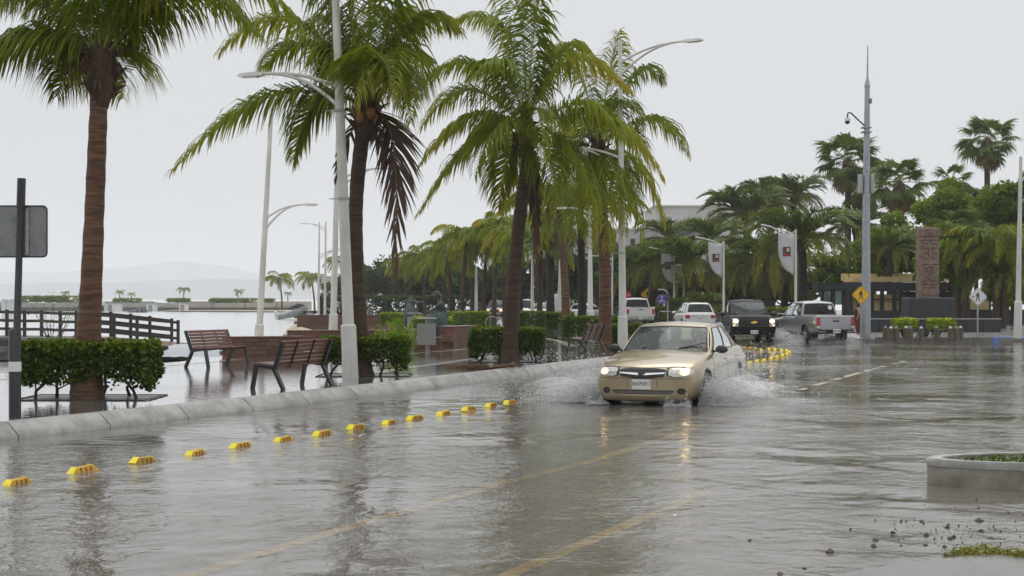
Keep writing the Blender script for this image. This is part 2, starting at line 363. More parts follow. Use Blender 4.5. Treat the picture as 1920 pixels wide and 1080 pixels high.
M['tarp'] = pm('tarp', (.05, .04, .09), .7, var=.2)
def trunk_mat(name, c1, c2, ring):
    m, nt, p, out = new_mat(name); N, L = nt.nodes, nt.links
    tc = N.new('ShaderNodeTexCoord'); sp = N.new('ShaderNodeSeparateXYZ'); L.new(tc.outputs['Object'], sp.inputs[0])
    nz = N.new('ShaderNodeTexNoise'); nz.inputs['Scale'].default_value = 5; nz.inputs['Detail'].default_value = 6; L.new(tc.outputs['Object'], nz.inputs['Vector'])
    mp = N.new('ShaderNodeMapping'); mp.inputs['Scale'].default_value = (1.2, 1.2, 9); L.new(tc.outputs['Object'], mp.inputs[0])
    n2 = N.new('ShaderNodeTexNoise'); n2.inputs['Scale'].default_value = 2.2; n2.inputs['Detail'].default_value = 5; L.new(mp.outputs[0], n2.inputs['Vector'])
    wv = N.new('ShaderNodeTexWave'); wv.bands_direction = 'Z'; wv.wave_profile = 'SAW'; wv.inputs['Scale'].default_value = ring; wv.inputs['Distortion'].default_value = 4.0; wv.inputs['Detail'].default_value = 3
    wv.inputs['Detail Scale'].default_value = 1.2; L.new(tc.outputs['Object'], wv.inputs['Vector'])
    rp = N.new('ShaderNodeValToRGB'); rp.color_ramp.elements[0].color = (*c2, 1); rp.color_ramp.elements[1].color = (*c1, 1)
    rp.color_ramp.elements[0].position = .36; rp.color_ramp.elements[1].position = .66; L.new(n2.outputs['Fac'], rp.inputs[0])
    mx = N.new('ShaderNodeMixRGB'); mx.blend_type = 'MULTIPLY'; mx.inputs[0].default_value = .42
    r2 = N.new('ShaderNodeValToRGB'); r2.color_ramp.elements[0].color = (.25, .22, .2, 1); r2.color_ramp.elements[1].color = (1.1, 1.1, 1.1, 1); r2.color_ramp.elements[1].position = .25
    L.new(wv.outputs['Fac'], r2.inputs[0]); L.new(rp.outputs[0], mx.inputs[1]); L.new(r2.outputs[0], mx.inputs[2]); L.new(mx.outputs[0], p.inputs['Base Color'])
    p.inputs['Roughness'].default_value = .62; p.inputs['Specular IOR Level'].default_value = .3
    b1 = N.new('ShaderNodeBump'); b1.inputs['Strength'].default_value = .8; b1.inputs['Distance'].default_value = .02; L.new(wv.outputs['Fac'], b1.inputs['Height'])
    b2 = N.new('ShaderNodeBump'); b2.inputs['Strength'].default_value = .5; b2.inputs['Distance'].default_value = .02; L.new(nz.outputs['Fac'], b2.inputs['Height']); L.new(b1.outputs[0], b2.inputs['Normal'])
    L.new(b2.outputs[0], p.inputs['Normal'])
    return m
M['trunk'] = trunk_mat('trunk', (.185, .10, .058), (.08, .048, .032), 2.2)
M['trunk_dark'] = trunk_mat('trunk_dark', (.095, .058, .036), (.05, .033, .024), 2.6)
M['trunk_black'] = trunk_mat('trunk_black', (.035, .028, .024), (.02, .016, .014), 2.6)

def paving_mat():
    m, nt, p, out = new_mat('wet_paving'); N, L = nt.nodes, nt.links
    tc = N.new('ShaderNodeTexCoord'); mp = N.new('ShaderNodeMapping'); mp.inputs['Rotation'].default_value = (0, 0, R(24.5)); L.new(tc.outputs['Object'], mp.inputs[0])
    nz = N.new('ShaderNodeTexNoise'); nz.inputs['Scale'].default_value = .5; nz.inputs['Detail'].default_value = 6; nz.inputs['Roughness'].default_value = .6; L.new(mp.outputs[0], nz.inputs['Vector'])
    rp = N.new('ShaderNodeValToRGB'); rp.color_ramp.elements[0].color = (.13, .127, .118, 1); rp.color_ramp.elements[1].color = (.30, .29, .27, 1)
    rp.color_ramp.elements[0].position = .35; rp.color_ramp.elements[1].position = .65; L.new(nz.outputs['Fac'], rp.inputs[0])
    br = N.new('ShaderNodeTexBrick'); br.inputs['Scale'].default_value = 1.0; br.offset = 0.0
    br.inputs['Brick Width'].default_value = 1.5; br.inputs['Row Height'].default_value = 1.5; br.inputs['Mortar Size'].default_value = .018
    br.inputs['Color1'].default_value = (1, 1, 1, 1); br.inputs['Color2'].default_value = (.82, .8, .78, 1); br.inputs['Mortar'].default_value = (.4, .38, .36, 1)
    L.new(mp.outputs[0], br.inputs['Vector'])
    mx = N.new('ShaderNodeMixRGB'); mx.blend_type = 'MULTIPLY'; mx.inputs[0].default_value = .9; L.new(rp.outputs[0], mx.inputs[1]); L.new(br.outputs['Color'], mx.inputs[2])
    L.new(mx.outputs[0], p.inputs['Base Color'])
    # standing water: smooth in the puddles, rougher where only damp
    n2 = N.new('ShaderNodeTexNoise'); n2.inputs['Scale'].default_value = .3; n2.inputs['Detail'].default_value = 4; L.new(mp.outputs[0], n2.inputs['Vector'])
    r2 = N.new('ShaderNodeValToRGB'); r2.color_ramp.elements[0].color = (.03, .03, .03, 1); r2.color_ramp.elements[1].color = (.2, .2, .2, 1)
    r2.color_ramp.elements[0].position = .5; r2.color_ramp.elements[1].position = .72; L.new(n2.outputs['Fac'], r2.inputs[0]); L.new(r2.outputs[0], p.inputs['Roughness'])
    n3 = N.new('ShaderNodeTexNoise'); n3.inputs['Scale'].default_value = 6; n3.inputs['Detail'].default_value = 3; L.new(tc.outputs['Object'], n3.inputs['Vector'])
    b1 = N.new('ShaderNodeBump'); b1.inputs['Strength'].default_value = .6; b1.inputs['Distance'].default_value = .007; L.new(n3.outputs['Fac'], b1.inputs['Height']); L.new(b1.outputs[0], p.inputs['Normal'])
    p.inputs['IOR'].default_value = 1.4; p.inputs['Coat Weight'].default_value = .8; p.inputs['Coat Roughness'].default_value = .03; p.inputs['Coat IOR'].default_value = 1.35; L.new(b1.outputs[0], p.inputs['Coat Normal'])
    return m
M['wet_paving'] = paving_mat()
M['grey_paving'] = pm('grey_paving', (.17, .165, .155), .25, var=.2, vs=1.2, rvar=.25, spec=.6)
M['dark_concrete'] = pm('dark_concrete', (.15, .14, .12), .5, var=.25, vs=4, dirt=(.09, .08, .07), dirt_s=1.5)
M['wet_soil'] = pm('wet_soil', (.09, .075, .055), .35, var=.3, vs=4, bump=.3, bs=30)

def sheet(name, pts, z, mat, thick=None, kind='structure'):
    bm = bmesh.new(); vs = [bm.verts.new((p[0], p[1], z if len(p) < 3 else p[2])) for p in pts]
    f = bm.faces.new(vs); f.normal_update()
    if f.normal.z < 0: f.normal_flip()
    if thick:
        r = bmesh.ops.extrude_face_region(bm, geom=[f]); bmesh.ops.translate(bm, verts=[v for v in r['geom'] if isinstance(v, bmesh.types.BMVert)], vec=(0, 0, -thick))
        bmesh.ops.recalc_face_normals(bm, faces=bm.faces)
    bmesh.ops.triangulate(bm, faces=[f for f in bm.faces if len(f.verts) > 4])
    me = bpy.data.meshes.new(name); bm.to_mesh(me); bm.free(); me.materials.append(mat)
    o = bpy.data.objects.new(name, me); link(o); return tag(o, kind=kind)

# ------------------------------------------------------------------ ground, road, water, promenade
U = Vector((.415, .910, 0)).normalized(); NL = Vector((-U.y, U.x, 0))          # along the road, and left of it (towards the sea)
KERB = [(-14.5, 3.2), (-10.6, 11.6), (-8.9, 15.0), (-6.71, 19.34), (-5.9, 20.9), (-5.12, 22.5), (-4.38, 24.05), (-3.66, 25.6), (-2.95, 27.1), (-2.27, 28.6), (-1.6, 30.2),
        (-.93, 31.8), (-.25, 33.4), (.43, 35.0), (1.1, 36.6), (1.8, 38.2), (2.5, 39.8), (3.2, 41.4), (3.9, 43), (4.6, 44.6), (5.25, 46.2), (5.85, 47.9), (6.4, 49.6), (6.8, 52), (7.1, 56), (7.3, 62), (7.3, 70),
        (7.0, 80), (6.2, 92), (4.2, 108), (.5, 126), (-6, 148), (-16, 175), (-30, 205)]
KERB = [Vector((x, y, 0)) for x, y in KERB]
def offs(poly, d):
    out = []
    for i, p in enumerate(poly):
        t = (poly[min(i + 1, len(poly) - 1)] - poly[max(i - 1, 0)]).normalized(); out.append(p + Vector((-t.y, t.x, 0)) * d)
    return out
K_TOP, K_BACK = offs(KERB, .20), offs(KERB, .42)
EDGE = [(-70, 26), (-30, 29), (-11.7, 32.4), (-9.6, 36.5), (-8.3, 40.6), (-6.2, 41.4), (-6.6, 50), (-9, 62), (-11, 78), (-13.6, 90), (-17.5, 120), (-22, 160), (-27, 205)]
EDGE = [Vector((x, y, 0)) for x, y in EDGE]

ground = sheet('seabed_ground', [(-7500, -150), (7500, -150), (7500, 8900), (-7500, 8900)], -2.2, M['sand'])
sea = sheet('sea', [(-4000, 28), (-11, 34), (-5, 45), (-12, 210), (-40, 240), (3000, 240), (7500, 8900), (-7500, 8900)], -1.0, M['sea_water'])
road_pts = [(p.x, p.y) for p in offs(KERB, .15)] + [(-30, 215), (260, 215), (260, -40), (-14.5, -40)]
road = sheet('road', road_pts, -.07, M['asphalt'])
# the flood water over the road: a fine grid with low real swells
def flood():
    ys = [3.0]
    while ys[-1] < 92: ys.append(ys[-1] + max(.07, ys[-1] ** 2 / 2700 * .35))
    kx = np.array([p.x for p in offs(KERB, .1)]); ky = np.array([p.y for p in KERB])
    nx = 300; vs = []; 
    for y in ys:
        x0 = float(np.interp(y, ky, kx)); x1 = y * .40 + 3.5
        if x1 < x0 + 2: x1 = x0 + 2
        for i in range(nx):
            x = x0 + (x1 - x0) * i / (nx - 1)
            w = Vector((x * .9, y * .9, 0)); w2 = Vector((x * 2.3 + 7, y * 2.3, .4)); w3 = Vector((x * 5.5, y * 5.5, 1.7))
            z = .014 * mnoise.noise(w) + .008 * mnoise.noise(w2) + .0045 * mnoise.noise(w3)
            # bow wave that the gold car pushes ahead of it
            c = Vector((x - 3.1, y - 26.6, 0)); a = c.dot(Vector((-.345, -.939, 0))); b = c.dot(Vector((.939, -.345, 0)))
            rr = math.hypot(max(0, a - .6) * 1.0, b * .9)
            if a > -1 and rr < 9: z += .018 * math.sin(rr * 2.6 + .7 * mnoise.noise(w)) * math.exp(-rr * .32)
            vs.append((x, y, z))
    fs = [(j * nx + i, j * nx + i + 1, (j + 1) * nx + i + 1, (j + 1) * nx + i) for j in range(len(ys) - 1) for i in range(nx - 1)]
    o = mesh_obj('flood_water', vs, fs, M['road_water'], smooth=180); tag(o, kind='structure')
flood()
# calmer standing water beyond the detailed sheet
far_pts = [(p.x, p.y) for p in offs(KERB, .1)[27:]]
ykey = 91.9
sheet('far_flood_water', [(7.0, ykey), (5.5, 96), (4.1, 108), (.4, 126), (-6.1, 148), (-16.1, 175), (-30, 214), (240, 214), (240, ykey)], -.004, M['road_water'])
sheet('side_flood_water', [(40.3, ykey), (240, ykey), (240, -40), (-13, -40), (-13, 2.9), (4.7, 3.0)], -.006, M['road_water'])

prom = sheet('promenade', [(p.x, p.y) for p in K_BACK] + [(p.x, p.y) for p in EDGE[::-1]] + [(-70, 3)], PZ, M['wet_paving'], thick=1.4)

# kerb: sloped concrete stones with joints
kerb = empty('kerb', (0, 0, 0)); tag(kerb, kind='structure')
def kerb_stone(a0, a1, b0, b1, c0, c1, h):
    gap = .012; mb = MB()
    def L(p, q, t): return p + (q - p) * t
    ln = (a1 - a0).length; g = gap / ln
    vs = []
    for t in (g, 1 - g):
        A, B, C = L(a0, a1, t), L(b0, b1, t), L(c0, c1, t)
        vs += [A + Vector((0, 0, -.12)), A + Vector((0, 0, .035)), L(A, B, .5) + Vector((0, 0, h * .62)), L(A, B, .85) + Vector((0, 0, h * .93)), L(B, C, .12) + Vector((0, 0, h + .012)), C + Vector((0, 0, h + .012)), C + Vector((0, 0, -.12))]
    n = 7
    fs = [(i, i + 1, n + i + 1, n + i) for i in range(n - 1)] + [tuple(range(n))[::-1], tuple(range(n, 2 * n))]
    mb.add(vs, fs); return mb.build('kerb_stone', M['concrete'], kerb, smooth=50)
for i in range(1, len(KERB) - 1):
    kerb_stone(KERB[i], KERB[i + 1], K_TOP[i], K_TOP[i + 1], K_BACK[i], K_BACK[i + 1], PZ)
bed = offs(KERB, .03); bt = offs(KERB, .19)
mbj = MB()
for i in range(1, len(KERB) - 1):
    mbj.add([bed[i] + Vector((0, 0, -.1)), bed[i + 1] + Vector((0, 0, -.1)), K_BACK[i + 1] + Vector((0, 0, PZ - .02)), K_BACK[i] + Vector((0, 0, PZ - .02))], [(0, 1, 2, 3)])
mbj.build('joint_mortar', M['joint'], kerb)

# beach slope between the promenade and the sea
bs_v, bs_f = [], []
out_e = offs(EDGE, 1); 
for i, p in enumerate(EDGE):
    t = (EDGE[min(i + 1, len(EDGE) - 1)] - EDGE[max(i - 1, 0)]).normalized(); nrm = Vector((-t.y, t.x, 0))
    for k, (dd, zz) in enumerate((a_ * (1 if i < 7 else .3), b_) for a_, b_ in ((-.3, .19), (1.6, .05), (3.2, -.45), (5.0, -1.05), (12, -2.0))):
        q = p + nrm * dd; bs_v.append((q.x, q.y, zz - .004))
for i in range(len(EDGE) - 1):
    for k in range(4): bs_f.append((i * 5 + k, i * 5 + k + 1, (i + 1) * 5 + k + 1, (i + 1) * 5 + k))
beach = mesh_obj('beach_sand', bs_v, bs_f, M['sand'], smooth=180); tag(beach, kind='structure')

# pale concrete bands let into the promenade paving
def band(pts, w):
    P = [at(x, y, PZ) for x, y in pts]; l, r = offs(P, w / 2), offs(P, -w / 2); n = len(P)
    o = mesh_obj('paving_band', [(p.x, p.y, PZ + .004) for p in l + r], [(i, n + i, n + i + 1, i + 1) for i in range(n - 1)], M['pale_band']); return tag(o, kind='structure')
M['pale_band'] = pm('pale_band', (.42, .41, .39), .12, var=.12, vs=3, rvar=.12, spec=.6)
M['dark_band'] = pm('dark_band', (.05, .05, .048), .2, var=.3, vs=3)
band(((700, 700), (760, 690), (820, 683), (880, 674), (930, 668)), .35)
band(((760, 664), (840, 658), (920, 650), (1000, 643)), .3)
band(((960, 634), (1010, 632), (1050, 640), (1075, 650)), .4)
band(((-60, 716), (60, 706), (200, 694), (330, 684), (450, 674)), .3)
# painted lines under the water
def line_strip(name, pts, w):
    l, r = offs(pts, w / 2), offs(pts, -w / 2); n = len(pts)
    o = mesh_obj(name, [(p.x, p.y, -.055) for p in l + r], [(i, i + 1, n + i + 1, n + i) for i in range(n - 1)], M['yellow_paint']); return tag(o, kind='structure')
ln1 = [at(x, y) for x, y in ((60, 1180), (310, 1077), (560, 1003), (900, 907), (1130, 850), (1270, 806), (1420, 757), (1600, 702), (1700, 676))]
line_strip('lane_marking', ln1, .16)
line_strip('lane_marking', [at(x, y) for x, y in ((780, 1180), (960, 1060), (1180, 970), (1330, 908))], .15)
far_l = line_strip('lane_marking', [at(x, y) for x, y in ((1500, 731), (1560, 713), (1640, 691), (1700, 676))], .17); far_l.location.z = .0535; far_l.data.materials[0] = pm('worn_paint', (.36, .30, .18), .4, var=.3, vs=7, dirt=(.26, .25, .22), dirt_s=3)   # the crown of the road, just clear of the water
line_strip('lane_marking', [at(x, y) for x, y in ((1702, 674), (1650, 666), (1600, 661))], .18)

# ------------------------------------------------------------------ right side: pavements, islands
def slab_kerb(name, pts, z, hw=.16, mat=None, top=None):
    o = sheet(name, pts, z, top or M['grey_paving'], thick=z + .12); return o
isl = [at(1640, 643), at(1860, 641), at(2000, 641), Vector((60, 66, 0)), Vector((110, 66, 0)), Vector((110, 130, 0)), Vector((17.5, 130, 0)), Vector((14.2, 95, 0)), Vector((14.6, 80, 0)), Vector((15.6, 68, 0))]
slab_kerb('plaza_pavement', [(p.x, p.y) for p in isl], .16)
# raised kerbs of the plaza, grey then painted blue
def straight_kerb(name, a, b, w, h, mat, n):
    root = empty(name, (0, 0, 0)); tag(root, kind='structure')
    for i in range(n):
        p, q = a + (b - a) * (i / n), a + (b - a) * ((i + 1) / n); g = (q - p).normalized() * .012
        MB().bar(p + g + Vector((0, 0, h / 2 - .05)), q - g + Vector((0, 0, h / 2 - .05)), w, h + .1, 0).build('kerb_stone', mat, root)
kz = Vector((0, -.12, 0))
straight_kerb('plaza_kerb', at(1640, 643) + kz, at(1858, 643) + kz, .22, .25, M['dark_concrete'], 6)
straight_kerb('blue_plaza_kerb', at(1859, 641) + kz, at(2040, 634) + kz, .22, .2, M['blue_paint'], 5)
# pavement along the far side of the road (behind the parked traffic)
far_side = [(14.2, 96), (17.4, 131), (110, 131), (110, 214), (-20, 214), (-4, 178), (6, 150), (12, 122)]
slab_kerb('far_pavement', far_side, .15)
# round traffic island in the right foreground
isle = empty('traffic_island', (0, 0, 0)); tag(isle, kind='structure')
ic = at(1728, 918) + Vector((4.74, .5, 0)); IR = 4.45
arc = []
for k in range(0, 33):
    w = R(95 + k * 7.2); arc.append(ic + Vector((math.cos(w) * IR * 1.02, math.sin(w) * IR * .19, 0)))
for i in range(0, len(arc) - 1, 3):
    j = min(i + 3, len(arc) - 1); seg = arc[i:j + 1]
    inn = [ic + (p - ic) * (1 - .16 / (p - ic).length) for p in seg]; mid = [ic + (p - ic) * (1 - .035 / (p - ic).length) for p in seg]
    vs = []; h = .25
    for p, m_, q in zip(seg, mid, inn): vs += [p + Vector((0, 0, -.1)), p + Vector((0, 0, h - .05)), m_ + Vector((0, 0, h)), q + Vector((0, 0, h)), q + Vector((0, 0, -.1))]
    fs = [(a * 5 + b, a * 5 + b + 1, a * 5 + 6 + b, a * 5 + 5 + b) for a in range(len(seg) - 1) for b in range(4)]
    e_ = (len(seg) - 1) * 5; fs += [(4, 3, 2, 1, 0), (e_, e_ + 1, e_ + 2, e_ + 3, e_ + 4)]
    mesh_obj('kerb_stone', vs, [f[::-1] for f in fs], M['island_wall'], isle, smooth=40)
    vs2 = []
    for p in seg:
        dr = (p - ic).normalized()
        for (o_, z_) in ((.012, .185), (.016, .235), (-.01, .262), (-.15, .262), (-.17, .19)): vs2.append(p + dr * o_ + Vector((0, 0, z_)))
    fs2 = [(a * 5 + b, a * 5 + b + 1, a * 5 + 6 + b, a * 5 + 5 + b) for a in range(len(seg) - 1) for b in range(4)] + [(4, 3, 2, 1, 0), (e_, e_ + 1, e_ + 2, e_ + 3, e_ + 4)]
    mesh_obj('rim', vs2, [f[::-1] for f in fs2], M['concrete'], isle, smooth=40)
mesh_obj('island_soil', [(p.x, p.y, .2) for p in [ic + (q - ic) * .97 for q in arc]], [tuple(range(len(arc)))], M['wet_soil'], isle)
mesh_obj('island_puddle', [(p.x, p.y, .228) for p in [ic + (q - ic) * .962 for q in arc]], [tuple(range(len(arc)))], M['road_water'], isle)

# ------------------------------------------------------------------ low walls of the plaza (bricks as parts where they show)
def low_wall(label, a, b, h, t, rows, blen, z0=PZ - .05, mat=None):
    root = empty('low_wall', (0, 0, 0)); tag(root, label, 'wall', 'low red walls of the plaza')
    d = (b - a); ln = d.length; d = d.normalized(); nrm = Vector((-d.y, d.x, 0)); rz = math.atan2(d.y, d.x)
    MB().bar(a + Vector((0, 0, z0 + h / 2 - .01)), b + Vector((0, 0, z0 + h / 2 - .01)), t - .03, h - .02).build('core', M['brown_wall'], root)
    rh = h / rows; n = max(1, int(ln / blen)); bl = ln / n
    me = None
    for r_ in range(rows):
        for i in range(n):
            p = a + d * (bl * (i + (.5 if r_ % 2 == 0 else .25))) 
            if me is None:
                o = MB().box((0, 0, 0), (bl - .012, t, rh - .012), bev=.008).build('brick', mat or M['brick'], root); me = o.data
            else:
                o = bpy.data.objects.new('brick', me); link(o, root)
            o.location = p + Vector((0, 0, z0 + rh * (r_ + .5))); o.rotation_euler = (0, 0, rz)
    MB().bar(a - d * .02 + Vector((0, 0, z0 + h + .02)), b + d * .02 + Vector((0, 0, z0 + h + .02)), t + .05, .04).build('coping', M['brown_wall'], root)
low_wall('low red brown brick wall behind the two benches, nearest the sea', Vector((-8.35, 41.0, 0)), Vector((-6.1, 41.6, 0)), .62, .3, 5, .32)
low_wall('low dark red wall behind the second palm hedge and leaning lamp post', Vector((-7.9, 50, 0)), Vector((-3.6, 51, 0)), .6, .35, 5, .5)
low_wall('long stepped red wall at the edge of the far beach', Vector((-13.3, 88, 0)), Vector((-5.0, 90, 0)), .7, .5, 4, .7)
low_wall('short rust red block wall right of the litter bin', at(838, 652, PZ) + Vector((0, 0, -PZ)), at(886, 648, PZ) + Vector((0, 0, -PZ)), .75, .5, 3, .4)
low_wall('dark maroon step wall below the statue', at(700, 656, PZ) + Vector((0, .4, -PZ)), at(826, 656, PZ) + Vector((0, .4, -PZ)), .42, .5, 3, .6)
low_wall('small maroon block seat beyond the statue hedge', Vector((-3.55, 60, 0)), Vector((-2.75, 60.3, 0)), .5, .4, 2, .4)
low_wall('dark red planter wall beside the far white pickup', Vector((6.0, 76, 0)), Vector((8.0, 77, 0)), .35, .4, 2, .6)
# ------------------------------------------------------------------ vegetation generators
def set_mix_value(me, mix_values):
    a = me.attributes.new('age', 'FLOAT', 'POINT'); a.data.foreach_set('value', mix_values)

def bez(P, t):
    P = [p.copy() for p in P]
    while len(P) > 1: P = [P[i] + (P[i + 1] - P[i]) * t for i in range(len(P) - 1)]
    return P[0]

def frond_mesh(P, n, L, width, sag, sweep=.42, lift=.25, seed=0, age0=.15, agetip=.6, rr=.022, t0=.14, wind=Vector((0, 0, 0)), dead=False, mats=('coconut', 'rachis'), jit=.18, side=None):
    """pinnate frond: rachis along the Bezier P, n leaflets to a side of length L that sag under gravity"""
    r = random.Random(seed); V, Fc, Mi, A = [], [], [], []
    m = 11; pts = [bez(P, i / (m - 1)) for i in range(m)]; prev_up = None
    for i, p in enumerate(pts):
        T = (pts[min(i + 1, m - 1)] - pts[max(i - 1, 0)]).normalized(); S = T.cross(Vector((0, 0, 1)))
        S = S.normalized() if S.length > .05 else Vector((1, 0, 0)); N_ = S.cross(T)
        rad = rr * (1 - .88 * i / (m - 1)) * (1.6 if i == 0 else 1)
        for w in range(4):
            a = w * math.pi / 2 + .78; V.append(p + (S * math.cos(a) * 1.3 + N_ * math.sin(a)) * rad); A.append(.35 + .3 * age0)
    for i in range(m - 1):
        for w in range(4): Fc.append((i * 4 + w, i * 4 + (w + 1) % 4, i * 4 + 4 + (w + 1) % 4, i * 4 + 4 + w)); Mi.append(1)
    for k in range(n):
        for sd in (-1, 1):
            t = t0 + (1 - t0) * (k + r.random() * .7) / n
            if r.random() < .03: continue
            p = bez(P, min(t, 1)); T = (bez(P, min(1, t + .02)) - bez(P, max(0, t - .02))).normalized()
            S = side.copy() if side else T.cross(Vector((0, 0, 1))); S = S.normalized() if S.length > .05 else Vector((1, 0, 0)); N_ = S.cross(T)
            q = (t - t0) / (1 - t0); ln = L * (.45 + .75 * math.sin(math.pi * min(1, q * .8 + .18)) ** .9) * (1 - .45 * q ** 3) * (1 + r.uniform(-.14, .1))
            sw = sweep + .6 * q
            d = (S * sd * math.cos(sw) + T * math.sin(sw) + N_ * lift * r.uniform(.4, 1.4) + wind * .5 + Vector((r.gauss(0, jit), r.gauss(0, jit), r.gauss(0, jit))) * .6).normalized()
            b = len(V); wd = width * (.75 + .5 * math.sin(math.pi * q)) * r.uniform(.8, 1.15)
            sg = sag * r.uniform(.75, 1.3); pos = p.copy(); ns = 3
            age = age0 + r.uniform(-.08, .08) + (agetip - age0) * q ** 1.6
            for j in range(ns + 1):
                f = j / ns
                wdir = (T - d * T.dot(d)); wdir = wdir.normalized() if wdir.length > .05 else S
                wdir = (wdir + N_ * .5 * sd).normalized()
                ww = wd * (.6, 1.0, .8, 0)[j]; ag = age + f ** 2 * .22 * (0 if dead else 1)
                if j < ns: V += [pos - wdir * ww / 2, pos + wdir * ww / 2]; A += [ag, ag]
                else: V.append(pos.copy()); A.append(ag + .1)
                pos = pos + d * (ln / ns); d = (d + Vector((0, 0, -sg)) + wind * .25).normalized()
            Fc += [(b, b + 1, b + 3, b + 2), (b + 2, b + 3, b + 5, b + 4), (b + 4, b + 5, b + 6)]; Mi += [0, 0, 0]
    me = bpy.data.meshes.new('frond'); me.from_pydata([tuple(v) for v in V], [], Fc)
    me.materials.append(M[mats[0]]); me.materials.append(M[mats[1]]); me.polygons.foreach_set('material_index', Mi)
    me.polygons.foreach_set('use_smooth', [True] * len(Fc)); set_mix_value(me, [min(1, max(0, a)) for a in A]); me.update(); return me

def put(name, me, parent, loc=(0, 0, 0), rot=(0, 0, 0), sc=1.0):
    o = bpy.data.objects.new(name, me); link(o, parent); o.location = loc; o.rotation_euler = rot; o.scale = (sc, sc, sc) if not isinstance(sc, tuple) else sc; return o

def trunk_mesh(path, rads, n=14, seed=0, rough=.02):
    mb = MB(); m = len(path); tot = 34; P = []; Rr = []
    for i in range(tot):
        f = i / (tot - 1) * (m - 1); k = min(int(f), m - 2); t = f - k
        p0, p1, p2, p3 = path[max(k - 1, 0)], path[k], path[k + 1], path[min(k + 2, m - 1)]
        q = .5 * ((2 * p1) + (p2 - p0) * t + (2 * p0 - 5 * p1 + 4 * p2 - p3) * t * t + (3 * p1 - p0 - 3 * p2 + p3) * t ** 3)
        P.append(q); Rr.append((rads[k] + (rads[k + 1] - rads[k]) * t) * (1 + (.045 if i % 2 else -.02) + random.Random(seed + i).uniform(-rough, rough)))
    mb.tube(P, Rr, n); return mb

def frond_list_px(base, d, specs):
    """specs: (control px, tip px, depth of tip, depth of control) -> Bezier in local coordinates about the crown"""
    out = []
    for (cx, cy), (tx, ty), dd in specs:
        c = ad(cx, cy, d + dd * .5) - base; t = ad(tx, ty, d + dd) - base
        out.append([Vector((0, 0, 0)), c * .55 + Vector((0, 0, .05)), c * 1.12, t])
    return out

def coconut_palm(label, base_px, trunk_px, rads, specs, seed, nleaf=70, L=.95, dead=(), nuts=True, group='coconut palms along the promenade', mat='trunk', wind=Vector((-.12, 0, 0)), sag=1.0, cone=True):
    b = at(base_px[0], base_px[1], PZ); d = b.y
    root = empty('palm_tree', b, 0, label, 'palm tree', group)
    path = [Vector((0, 0, -.05))] + [ad(x, y, d) - b for x, y in trunk_px]
    trunk_mesh(path, rads, seed=seed).build('trunk', M[mat], root, smooth=60)
    top = path[-1]; crown = b + top
    if cone:
        mb = MB(); r_ = random.Random(seed)
        mb.lathe([(rads[-1] * 1.0, -.75), (rads[-1] * 1.55, -.35), (rads[-1] * 1.75, -.05), (rads[-1] * 1.3, .25), (.05, .55)], 12, 0, top)
        for k in range(26):
            w = r_.uniform(0, 6.28); z0 = r_.uniform(-.6, .25); rr = rads[-1] * 1.5
            p = top + Vector((math.cos(w) * rr * .8, math.sin(w) * rr * .8, z0)); o_ = Vector((math.cos(w), math.sin(w), 0))
            mb.tube([p, p + o_ * .14 + Vector((0, 0, .16)), p + o_ * .28 + Vector((0, 0, r_.uniform(-.1, .32)))], [.045, .04, .015], 5)
        mb.build('crown_shaft', M['fibre'], root, smooth=50)
    Ps = frond_list_px(crown, d, specs)
    for i, P in enumerate(Ps):
        sp = specs[i]; r_ = random.Random(seed * 31 + i)
        droop = .8 if sp[1][1] > sp[0][1] + 60 else .5
        me = frond_mesh(P, nleaf, L * r_.uniform(.92, 1.2), .041, sag * r_.uniform(.8, 1.25), seed=seed * 100 + i, age0=r_.uniform(.02, .32) + (.12 if droop > .6 else 0), agetip=r_.uniform(.3, .85), wind=wind)
        put('frond', me, root, top)
    for i, (c, t, dd, n_, L_) in enumerate(dead):
        P = frond_list_px(crown, d, [(c, t, dd)])[0]
        me = frond_mesh(P, n_, L_, .045, .22, sweep=.85, lift=.0, seed=seed * 77 + i, age0=.2, agetip=.7, dead=True, mats=('dead_frond', 'dead_rachis'), rr=.03, t0=.2, jit=.16, side=Vector((1, .25, 0)))
        o = put('frond', me, root, top); o['label'] = 'dry brown dead frond hanging beside the trunk'
    if nuts:
        r_ = random.Random(seed + 5)
        for k in range(5):
            w = r_.uniform(3.4, 6.0); MB().lathe([(.01, -.13), (.08, -.09), (.105, 0), (.08, .09), (.01, .13)], 9).build('coconut', M['husk'], root, smooth=180, loc=top + Vector((math.cos(w) * .28, math.sin(w) * .28, r_.uniform(-.35, -.1))))
    return root

